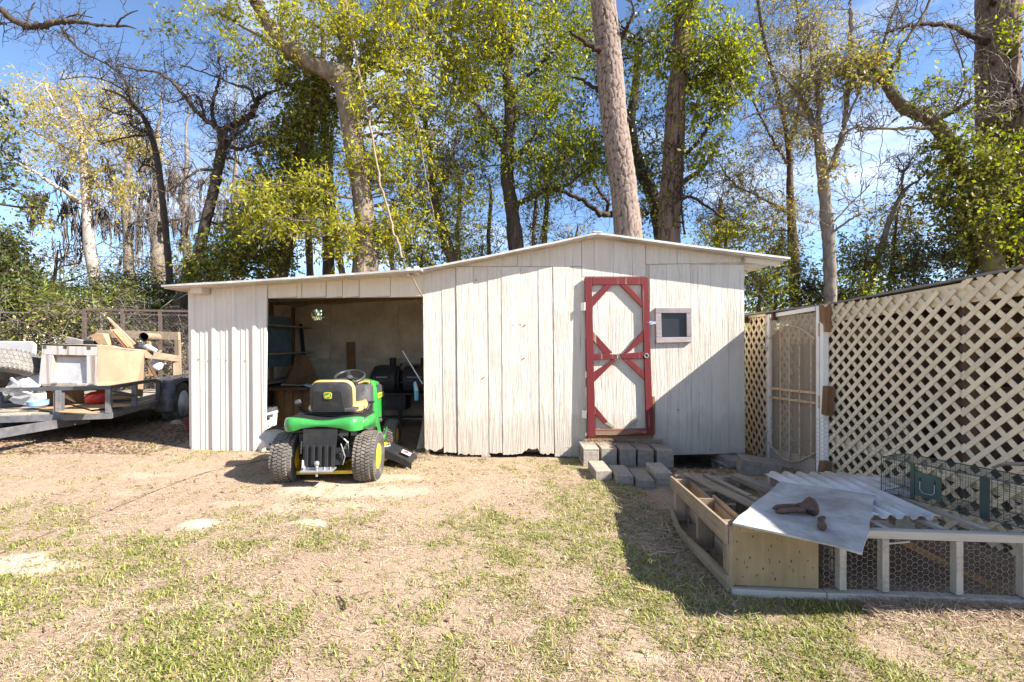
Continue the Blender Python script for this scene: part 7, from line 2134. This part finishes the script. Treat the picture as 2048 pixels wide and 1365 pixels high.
# --- leaning mossy tree on the right
tree('leaning_tree', 'mossy crooked tree leaning left with an arching stem, right of the forked tree', 'leaning tree', 8.7,
     [(1975, 500, 34), (1950, 440, 30), (1935, 380, 27), (1915, 330, 26), (1895, 285, 26), (1872, 250, 26), (1845, 230, 24), (1810, 218, 22), (1790, 195, 20), (1770, 165, 18), (1745, 140, 15), (1720, 125, 10), (1690, 120, 6)],
     limbs=[[(1865, 245, 11), (1900, 225, 9, -.1), (1940, 205, 8, -.1), (1975, 185, 6, -.1)], [(1865, 258, 8), (1830, 255, 6, -.2), (1790, 258, 5, -.3), (1740, 258, 4, -.3), (1710, 265, 3, -.3)],
            [(1772, 165, 8), (1800, 100, 6, -.2), (1840, 40, 5, -.3), (1870, -20, 4, -.3)], [(1755, 140, 7), (1775, 60, 5, .2), (1800, -10, 4, .3)], [(1905, 222, 4), (1930, 170, 3.5, -.1), (1920, 110, 3, -.1), (1900, 60, 2, -.1)]],
     blobs=[(1860, 200, 34, 40, 16, -.2), (1920, 300, 50, 60, 50, -.2), (1900, 380, 60, 50, 60), (1930, 440, 60, 50, 60), (1745, 140, 60, 30, 22, -.1), (1980, 340, 40, 50, 40, -.2)],
     bk='mossy', lf='mid', leaf=.085, lw=.6, per_cluster=26, spread=.15, seed=25, bare=80, bare_len=.6)
tree('old_tree', 'massive furrowed dark trunk at the right with ivy and pale bare vines', 'old tree', 9.3,
     [(2020, 530, 76), (2012, 440, 70), (2004, 340, 68), (1998, 240, 66), (1994, 140, 66), (1995, 40, 68), (1998, -60, 66)],
     limbs=[[(1990, 95, 16), (1950, 75, 11, -.2), (1900, 52, 9, -.4), (1850, 48, 8, -.5), (1800, 55, 6, -.6), (1770, 66, 4, -.6)], [(2000, 260, 10), (1960, 262, 4, -.4)], [(2005, 10, 18), (1980, -5, 14, -.3), (1940, -20, 10, -.5)],
            [(2010, 130, 4, -.5), (2035, 190, 5, -.6), (2045, 260, 5, -.6), (2060, 330, 5, -.6)], [(2020, 210, 4, -.5), (1980, 180, 3, -.7), (1960, 150, 2, -.8)], [(2040, 215, 4, -.6), (1990, 232, 3, -.7), (1920, 240, 2, -.8)]],
     blobs=[(2000, 420, 60, 60, 60, -.5), (2030, 330, 40, 60, 36, -.6), (1985, 480, 50, 50, 50, -.5), (2045, 260, 24, 40, 14, -.6), (2040, 50, 30, 60, 16, -.6)],
     bk='red', plates=(.12, .8, .03), lf='bright', leaf=.085, lw=.65, per_cluster=24, spread=.16, seed=26, vine=(.5, 5.4, 1600, 'mid', .10), bare=60, bare_len=.9, tw_mat='grey')
tree('old_tree', 'second dark trunk at the right picture edge beside the massive one', 'old tree', 8.7,
     [(2065, 540, 46), (2052, 440, 44), (2046, 360, 42), (2050, 260, 40), (2075, 160, 38), (2110, 40, 34)], blobs=[(2050, 430, 30, 60, 24, -.2), (2080, 300, 40, 60, 20)], bk='red', plates=(.12, .8, .025), lf='mid', seed=27, per_cluster=20)
# --- thin trunks and saplings seen low behind the roof
for k, (px, w, top, Yy, lab) in enumerate([(1070, 9, 380, 12.5, 'thin sapling stem behind the roof right of the dark trunk'), (1092, 12, 330, 13.0, 'slim brown stem behind the roof, between maple and pine'),
                                           (980, 9, 360, 13.5, 'thin grey stem behind the roof left of the dark maple trunk'), (918, 11, 330, 12.4, 'slim stem behind the lean-to roof joint'), (785, 9, 430, 12.8, 'thin sapling just right of the hardwood'),
                                           (620, 14, 380, 13.0, 'slim trunk in the ivy shade behind the lean-to'), (1440, 10, 430, 12.4, 'thin sapling behind the right roof slope')]):
    tree('sapling', lab, 'sapling', Yy, [(px, 540, w), (px - 3, 470, w * .9), (px + 2, 400, w * .75), (px - 2, top, w * .5)], blobs=[(px, 470, 40, 36, 16), (px, top + 20, 40, 40, 14)], bk='brown', lf=['mid', 'olive', 'yellow'][k % 3], leaf=.085, per_cluster=20, seed=50 + k, spread=.2, bare=22, bare_len=.6, group='thin saplings in the wood behind the shed')
# --- shrubs
def shrub(name, label, Y, blobs, lf, leaf, per, seed, n=26, spread=.15, lw=.4, bk='brown', w=6, cat='shrub', group=None, droop=.25):
    px = blobs[0][0]; py = blobs[0][1]
    return tree(name, label, cat, Y, [(px, py + 30, w), (px + 3, py, w * .7), (px + 6, py - 20, w * .4)], blobs=blobs, bk=bk, lf=lf, leaf=leaf, per_cluster=per, seed=seed, spread=spread, lw=lw, crown_name='foliage', group=group, droop=droop)
shrub('shrub', 'dark rounded evergreen bush at the left edge above the vine fence', 10.6, [(10, 560, 60, 60, 120), (-30, 500, 60, 60, 90), (50, 600, 44, 30, 50), (-10, 640, 60, 40, 60), (20, 480, 30, 40, 24)], 'dark', .085, 34, 61, lw=.6)
shrub('shrub', 'bright green cane like bush behind the fence at the left', 10.2, [(30, 600, 60, 40, 60), (120, 610, 60, 30, 50), (-20, 630, 50, 40, 40), (170, 640, 50, 30, 34)], 'bamboo', .11, 30, 62, lw=.24)
shrub('shrub', 'yellow green leafy bush catching sun behind the raised trailer ramp', 10.4, [(240, 600, 50, 24, 50), (300, 640, 60, 30, 50), (210, 650, 60, 30, 40), (360, 640, 40, 40, 34)], 'bamboo', .10, 30, 63, lw=.35)
shrub('shrub', 'dark green bush under the lean-to eave at the left', 10.9, [(340, 590, 60, 30, 70), (400, 560, 40, 30, 40), (250, 570, 60, 30, 60), (150, 580, 60, 24, 46), (330, 640, 50, 30, 40)], 'dark', .10, 30, 64, lw=.3)
shrub('shrub', 'tan dry bush on the skyline left of the pale trunk', 14, [(110, 520, 60, 36, 34), (60, 560, 40, 30, 20), (250, 540, 70, 30, 34), (330, 540, 50, 30, 24)], 'dry', .08, 30, 65, spread=.28)
for k, (px, py, rx, ry, n, Yy, lf, lab) in enumerate([(1520, 560, 50, 50, 60, 9.2, 'mid', 'green bush at the right shed corner behind the lattice'), (1620, 580, 60, 40, 60, 9.6, 'dark', 'dark bush behind the gate top'),
        (1730, 520, 60, 50, 60, 9.4, 'mid', 'leafy bush behind the shelter roof right of the forked tree'), (1790, 440, 60, 60, 44, 10.2, 'olive', 'airy olive bush with crooked stems before the right sky'), (1830, 520, 60, 50, 70, 9.3, 'dark', 'dark leafy bush in the middle behind the shelter roof'),
        (1940, 500, 60, 40, 60, 9.2, 'mid', 'green bush below the leaning tree'), (1450, 470, 60, 40, 44, 10.4, 'yellow', 'yellow green bush behind the right roof slope'), (1560, 480, 50, 40, 36, 10.2, 'olive', 'tan spring bush over the right eave'), (1700, 590, 50, 30, 36, 9.0, 'bright', 'low bright green bush behind the gate and fence joint'),
        (960, 510, 50, 24, 24, 11.0, 'mid', 'low bush behind the middle of the roof'), (840, 520, 50, 30, 34, 10.6, 'yellow', 'low yellow green bush behind the roof joint'), (1150, 470, 50, 24, 10, 12.0, 'olive', 'sparse low twigs behind the roof left of the pine')]):
    shrub('shrub', lab, Yy, [(px, py, rx, ry, n), (px + 20, py + 50, rx, ry, n // 2)], lf, .085, 28, 70 + k, spread=.17, group='bushes along the back of the yard')
# crooked dead stems before the sky at right
tree('dead_stem', 'crooked leafless stem rising before the sky between the forked and leaning trees', 'dead stem', 9.6,
     [(1770, 470, 11), (1785, 430, 9), (1800, 395, 8), (1815, 375, 6), (1835, 362, 3)], limbs=[[(1804, 390, 5), (1806, 350, 4), (1812, 340, 3), (1822, 320, 2)], [(1808, 348, 3), (1795, 342, 2)], [(1835, 365, 3), (1850, 350, 2), (1860, 345, 1.5)]], bk='grey', lf=None, bare=36, bare_len=.5, seed=91)
# --- far wood: one thin mass closing the view low behind everything
fw_ = []
for px in range(-500, 2700, 34):
    fw_.append((px + TR.uniform(-12, 12), 652 + TR.uniform(-34, 6), 40, 34, 9, TR.uniform(0, 8)))
far_t = np.array([list(U(a, b, 24 + q)) for a, b, _, _, _, q in fw_])
rgf = np.random.default_rng(5)
K = np.repeat(far_t, 26, 0) + rgf.normal(size=(len(far_t) * 26, 3)) * np.array([.8, .8, .75])
C = np.repeat(K, 22, 0) + rgf.normal(size=(len(K) * 22, 3)) * .35
Vl, Fl = leaf_quads(C, .24, .5, .2, None, 6)
stuff(np_mesh('far_wood', Vl, Fl, None, LF['mid']))
# --- hanging rope-like vines before the hardwood
def vine(label, pts, r, Y):
    P = [list(U(a, b, Y + (c if True else 0))) for a, b, c in pts]
    Ps, Rs = spline(P, [r] * len(P), 8)
    Ps = Ps + np.random.default_rng(len(pts)).normal(size=Ps.shape) * .012
    V, Fq = tubes_batch(Ps[None], Rs[None], 6)
    o = np_mesh('hanging_vine', V, Fq, None, M['rope'], smooth=True)
    tag(o, label, 'vine', 'vines hanging from the trees')
vine('long rope like vine hanging to the roof joint, right of the hardwood', [(686, -20, 0), (700, 40, 0), (722, 160, -.1), (742, 260, -.2), (760, 360, -.4), (785, 450, -.8), (826, 560, -4.45)][:-1] + [(806, 520, -1.2)], .022, 9.2)
vine('thin vine draped beside the rope like one', [(770, -20, 0), (790, 100, 0), (830, 230, 0), (850, 340, 0), (872, 450, .2)], .010, 9.4)
vine('thin straight vine hanging before the sky right of the forked tree', [(1720, 150, 0), (1722, 250, 0), (1722, 340, 0), (1720, 430, 0)], .006, 9.0)
vine('wavy thin vine hanging from the leaning tree', [(1764, 170, 0), (1766, 250, 0), (1760, 330, 0), (1752, 400, 0), (1748, 470, 0)], .006, 9.0)
o = MB().tube([U(806, 520, 8.0), U(818, 545, 6.5), U(823, 552, 5.0), U(836, 578, 5.03), U(845, 594, 5.2)], .008, 6).build('cord', M['rope'], None, smooth=True)
tag(o, 'pale cord hanging over the roof joint to the header board', 'cord')

# ------------------------------------------------------------------ chain link fence with creepers behind the trailer
cf = thing('chain_link_fence', 'grey chain link fence overgrown with creepers behind the trailer', 'fence', (-7.5, 9.5, 0))
fz = 1.82
def CF(x, z): return Vector((x, 9.45 - .04 * (x + 7), z))
MB().tube([CF(-13.5, fz + .16), CF(-9.8, fz + .11), CF(-4.0, fz)], .022, 8).build('top_rail', M['old_wire'], cf)
for x in (-13.2, -10.9, -8.4, -6.0, -4.1):
    MB().tube([CF(x, -.05), CF(x, fz + .12)], .028, 8).build('post', M['steel'], cf)
seg = []
pz = .085
for i in range(-24, 112):
    for sg in (1, -1):
        x0 = -13.5 + i * pz
        a, b = (x0, 0.05), (x0 + sg * 1.78, 1.83)
        if -13.5 <= min(a[0], b[0]) and max(a[0], b[0]) <= -4.0:
            seg.append([list(CF(*a)), list(CF(*b))])
Vv, Ff = tubes_batch(np.array(seg), np.full((len(seg), 2), .0022), 3)
stuff(np_mesh('wire_mesh', Vv, Ff, cf, M['old_wire']))
rgc = np.random.default_rng(77)
n = 5200
cx_ = rgc.uniform(-13.5, -4.0, n); czz = rgc.beta(1.6, 1.2, n) * 2.05
keep = N2.fbm(cx_ * 1.3, czz * 1.6, 3) > .5
C = np.c_[cx_, 9.5 + rgc.normal(size=n) * .12, czz][keep]
Cr = np.repeat(C, 5, 0) + rgc.normal(size=(len(C) * 5, 3)) * .09
Vl, Fl = leaf_quads(Cr, .08, .55, .3, None, 78)
h_ = len(Vl) // 12 * 4
o = stuff(np_mesh('creeper_leaves', Vl[:h_], Fl[:h_ // 4], None, LF['dark']))
stuff(np_mesh('creeper_leaves', Vl[h_:2 * h_], Fl[:h_ // 4], None, LF['mid']))
stuff(np_mesh('dry_creeper_leaves', Vl[2 * h_:3 * h_], Fl[:h_ // 4], None, LF['dry']))
A = np.c_[rgc.uniform(-13.5, -4, 1100), 9.42 + rgc.normal(size=1100) * .1, rgc.uniform(.3, 2.0, 1100)]
B = A + rgc.normal(size=A.shape) * np.array([.5, .12, .35])
Vv, Ff = tubes_batch(curve_paths(A, B, rgc, 6, .16), np.full((1100, 6), .005), 3)
stuff(np_mesh('creeper_stems', Vv, Ff, None, BK_['grey']))
# ------------------------------------------------------------------ grass, straw and litter on the yard
GR = np.random.default_rng(99)
def blocked(x, y):
    """places taken by things standing on the ground, where nothing grows"""
    b = (y > WY - .02) & (x > -1.02) & (x < 2.66)
    b |= (np.abs(x - 1.22) < .44) & (np.abs(y - 5.0) < .32)
    b |= (y > WY - .03) & (x > -3.7) & (x < -2.75) & (y < WY + .05)
    return b

def scatter(n, x0, x1, ynear, yfar, pw=1.0):
    """points on the yard, thicker nearer the viewer"""
    u = GR.random(n)
    y = ynear * (yfar / ynear) ** (u ** pw)
    half = 1.13 * y + .25
    x = (GR.random(n) * 2 - 1) * half
    k = (x > x0) & (x < x1)
    return x[k], y[k]

m_ = leaf_mat('lawn_grass', [(0.18, 0.21, 0.04), (0.27, 0.29, 0.06), (0.11, 0.145, 0.03), (0.35, 0.35, 0.09), (0.42, 0.37, 0.15), (0.23, 0.26, 0.05)], .35, .5, .3)
M['grass'] = m_
M['straw'] = leaf_mat('dry_straw', [(0.38, 0.275, 0.185), (0.49, 0.375, 0.265), (0.27, 0.18, 0.12), (0.58, 0.475, 0.36), (0.42, 0.31, 0.21), (0.20, 0.125, 0.085)], .15, .7, .2)
M['litter'] = leaf_mat('brown_leaf_litter', [(0.14, 0.075, 0.045), (0.20, 0.12, 0.075), (0.09, 0.05, 0.035), (0.25, 0.16, 0.10)], .1, .7, .2)

# green blades in tufts
x, y = scatter(56000, -7, 4.5, 1.5, 6.2, .9)
g = green_at(x, y)
k = (GR.random(len(x)) < g * 0.46) & ~blocked(x, y)
x, y = x[k], y[k]
per = 9
cx_ = np.repeat(x, per) + GR.normal(size=len(x) * per) * .026; cy_ = np.repeat(y, per) + GR.normal(size=len(x) * per) * .026
n = len(cx_)
z0 = gz(cx_, cy_)
a = GR.random(n) * 2 * PI
L = GR.uniform(.012, .042, n) * (1 + .5 * (GR.random(n) < .08)); tilt = GR.uniform(.55, 1.45, n)
w = GR.uniform(.0014, .0029, n) * (1 + .10 * cy_)
dx, dy = np.cos(a), np.sin(a)
B = np.c_[cx_, cy_, z0 - .004]
mid = B + np.c_[dx * L * .45 * np.sin(tilt), dy * L * .45 * np.sin(tilt), L * .62 * np.cos(tilt * .7)]
tip = B + np.c_[dx * L * np.sin(tilt), dy * L * np.sin(tilt), L * np.cos(tilt)]
S = np.c_[-dy, dx, np.zeros(n)] * w[:, None]
V = np.stack([B - S, B + S, mid + S * .8, mid - S * .8, tip], 1).reshape(-1, 3)
i0 = np.arange(n) * 5
F1 = np.stack([i0, i0 + 1, i0 + 2, i0 + 3], 1); F2 = np.stack([i0 + 3, i0 + 2, i0 + 4, i0 + 4], 1)
me_v = V
me = bpy.data.meshes.new('grass')
tri = np.stack([np.stack([i0, i0 + 1, i0 + 2], 1), np.stack([i0, i0 + 2, i0 + 3], 1), np.stack([i0 + 3, i0 + 2, i0 + 4], 1)], 1).reshape(-1, 3)
stuff(np_mesh('grass', V, tri, None, M['grass']))

# straw lying flat
x, y = scatter(190000, -7, 4.5, 1.45, 7.6, .85)
d = (.30 + .95 * sstep(.35, .6, N2.fbm(x * 2.2, y * 2.2, 4))) * (1 - .93 * np.clip(sand_at(x, y) * 1.5, 0, 1))
d = np.where(y > WY + .1, d * ((x > -2.0) & (x < -1.05)) * 1.2, d)
k = (GR.random(len(x)) < d) & ~blocked(x, y)
x, y = x[k], y[k]; n = len(x)
def flat(x, y, Lr, wr, lift, mat, name, asp=1.0):
    n = len(x)
    a = GR.random(n) * 2 * PI; L = GR.uniform(*Lr, n); w = GR.uniform(*wr, n) * (1 + .12 * y)
    dx, dy = np.cos(a), np.sin(a)
    z = gz(x, y) + GR.uniform(.001, lift, n); sl = GR.normal(size=n) * .22
    c = np.c_[x, y, z]
    D = np.c_[dx, dy, sl] * (L / 2)[:, None]; S = np.c_[-dy, dx, GR.normal(size=n) * .3] * (w / 2)[:, None]
    bend = np.c_[-dy, dx, np.zeros(n)] * (L * GR.normal(size=n) * .12)[:, None]
    V = np.stack([c - D - S, c - D + S, c + D + S + bend, c + D - S + bend], 1).reshape(-1, 3)
    return stuff(np_mesh(name, V, np.arange(n * 4).reshape(n, 4), None, mat))
flat(x, y, (.014, .05), (.0009, .0020), .009, M['straw'], 'dry_grass')
tx, ty = scatter(420, -6, 3, 1.5, 5.2, .8)
kk = ~blocked(tx, ty)
flat(tx[kk], ty[kk], (.02, .10), (.002, .005), .012, M['litter'], 'twig_litter')
# thicker hay before the chicken run, in the lean-to doorway and on the steps
hx = np.r_[GR.uniform(1.7, 3.0, 3000), GR.normal(-1.30, .20, 2600), GR.normal(-1.2, .3, 1500), GR.normal(1.02, .10, 1500)]
hy = np.r_[2.26 + GR.normal(size=3000) * .07 + .05 * np.sin(np.linspace(0, 9, 3000)), 5.75 + GR.normal(size=2600) * .25, 5.35 + GR.normal(size=1500) * .15, 3.2 + GR.normal(size=1500) * .45]
k = ~blocked(hx, hy) | (hy > 5.4)
flat(hx[k], hy[k], (.04, .12), (.0011, .0021), .035, M['straw'], 'hay')
n = 1500
sx = GR.uniform(.80, 1.72, n); sy = WY - .02 - np.abs(GR.normal(size=n)) * .13
kz = (sy > 4.96)
sx, sy = sx[kz], sy[kz]
a = GR.random(len(sx)) * 2 * PI; Ln = GR.uniform(.02, .07, len(sx))
c = np.c_[sx, sy, .193 + GR.uniform(.001, .018, len(sx)) * (1 + 1.2 * (sy > 5.15))]
D = np.c_[np.cos(a), np.sin(a), GR.normal(size=len(sx)) * .2] * Ln[:, None] / 2; S = np.c_[-np.sin(a), np.cos(a), a * 0] * .0012
stuff(np_mesh('pine_straw', np.stack([c - D - S, c - D + S, c + D + S, c + D - S], 1).reshape(-1, 3), np.arange(len(sx) * 4).reshape(-1, 4), None, M['straw']))
# brown leaf litter under and before the trailer, scattered elsewhere
lx = np.r_[GR.uniform(-8.0, -3.9, 9000), GR.uniform(-6, 3.0, 520), GR.uniform(1.4, 2.9, 900)]
ly = np.r_[5.0 + 3.4 * GR.random(9000) ** 1.2, 1.6 * (5.2 / 1.6) ** GR.random(520), GR.uniform(4.6, 5.9, 900)]
k = (lx < -3.9) & (ly > 5.0 - .15 * (lx + 3.9) * 0) | (lx > -3.9)
k &= ~(blocked(lx, ly) & (lx < 1.4))
flat(lx[k], ly[k], (.015, .042), (.005, .013), .014, M['litter'], 'leaf_litter')
# pine needles and leaves caught on the roof joint and the lattice screen
n = 500
rx = GR.uniform(-2.2, -.9, n); ry = GR.uniform(WY - .2, WY + .9, n)
rzz = np.interp(rx, [(322 - CX) / 175.1, (842 - CX) / 175.1], [U(322, 570.5, WY - .26).z, U(842, 536.5, WY - .26).z]) + GR.uniform(.003, .03, n)
a = GR.random(n) * 2 * PI
c = np.c_[rx, ry, rzz]; D = np.c_[np.cos(a), np.sin(a), GR.normal(size=n) * .25] * .04; S = np.c_[-np.sin(a), np.cos(a), a * 0] * .002
stuff(np_mesh('roof_litter', np.stack([c - D - S, c - D + S, c + D + S, c + D - S], 1).reshape(-1, 3), np.arange(n * 4).reshape(-1, 4), None, M['litter']))

# thin dark half buried tube tracing a dark line across the yard
pts = [UG(a, b) for a, b in ((-60, 1130), (0, 1108), (110, 1063), (220, 1022), (320, 985), (410, 957), (500, 938), (548, 930))]
Ps, Rs = spline([[p.x, p.y, float(gz(p.x, p.y)) + .002] for p in pts], [.005] * len(pts), 8)
Ps[:, 2] = gz(Ps[:, 0], Ps[:, 1]) + .001 + .003 * np.sin(np.arange(len(Ps)) * 1.3)
Vv, Ff = tubes_batch(Ps[None], Rs[None], 6)
tag(np_mesh('ground_line', Vv, Ff, None, M['dark_wood'], smooth=True), 'thin dark line half buried in the dry grass, running diagonally across the yard', 'cord')
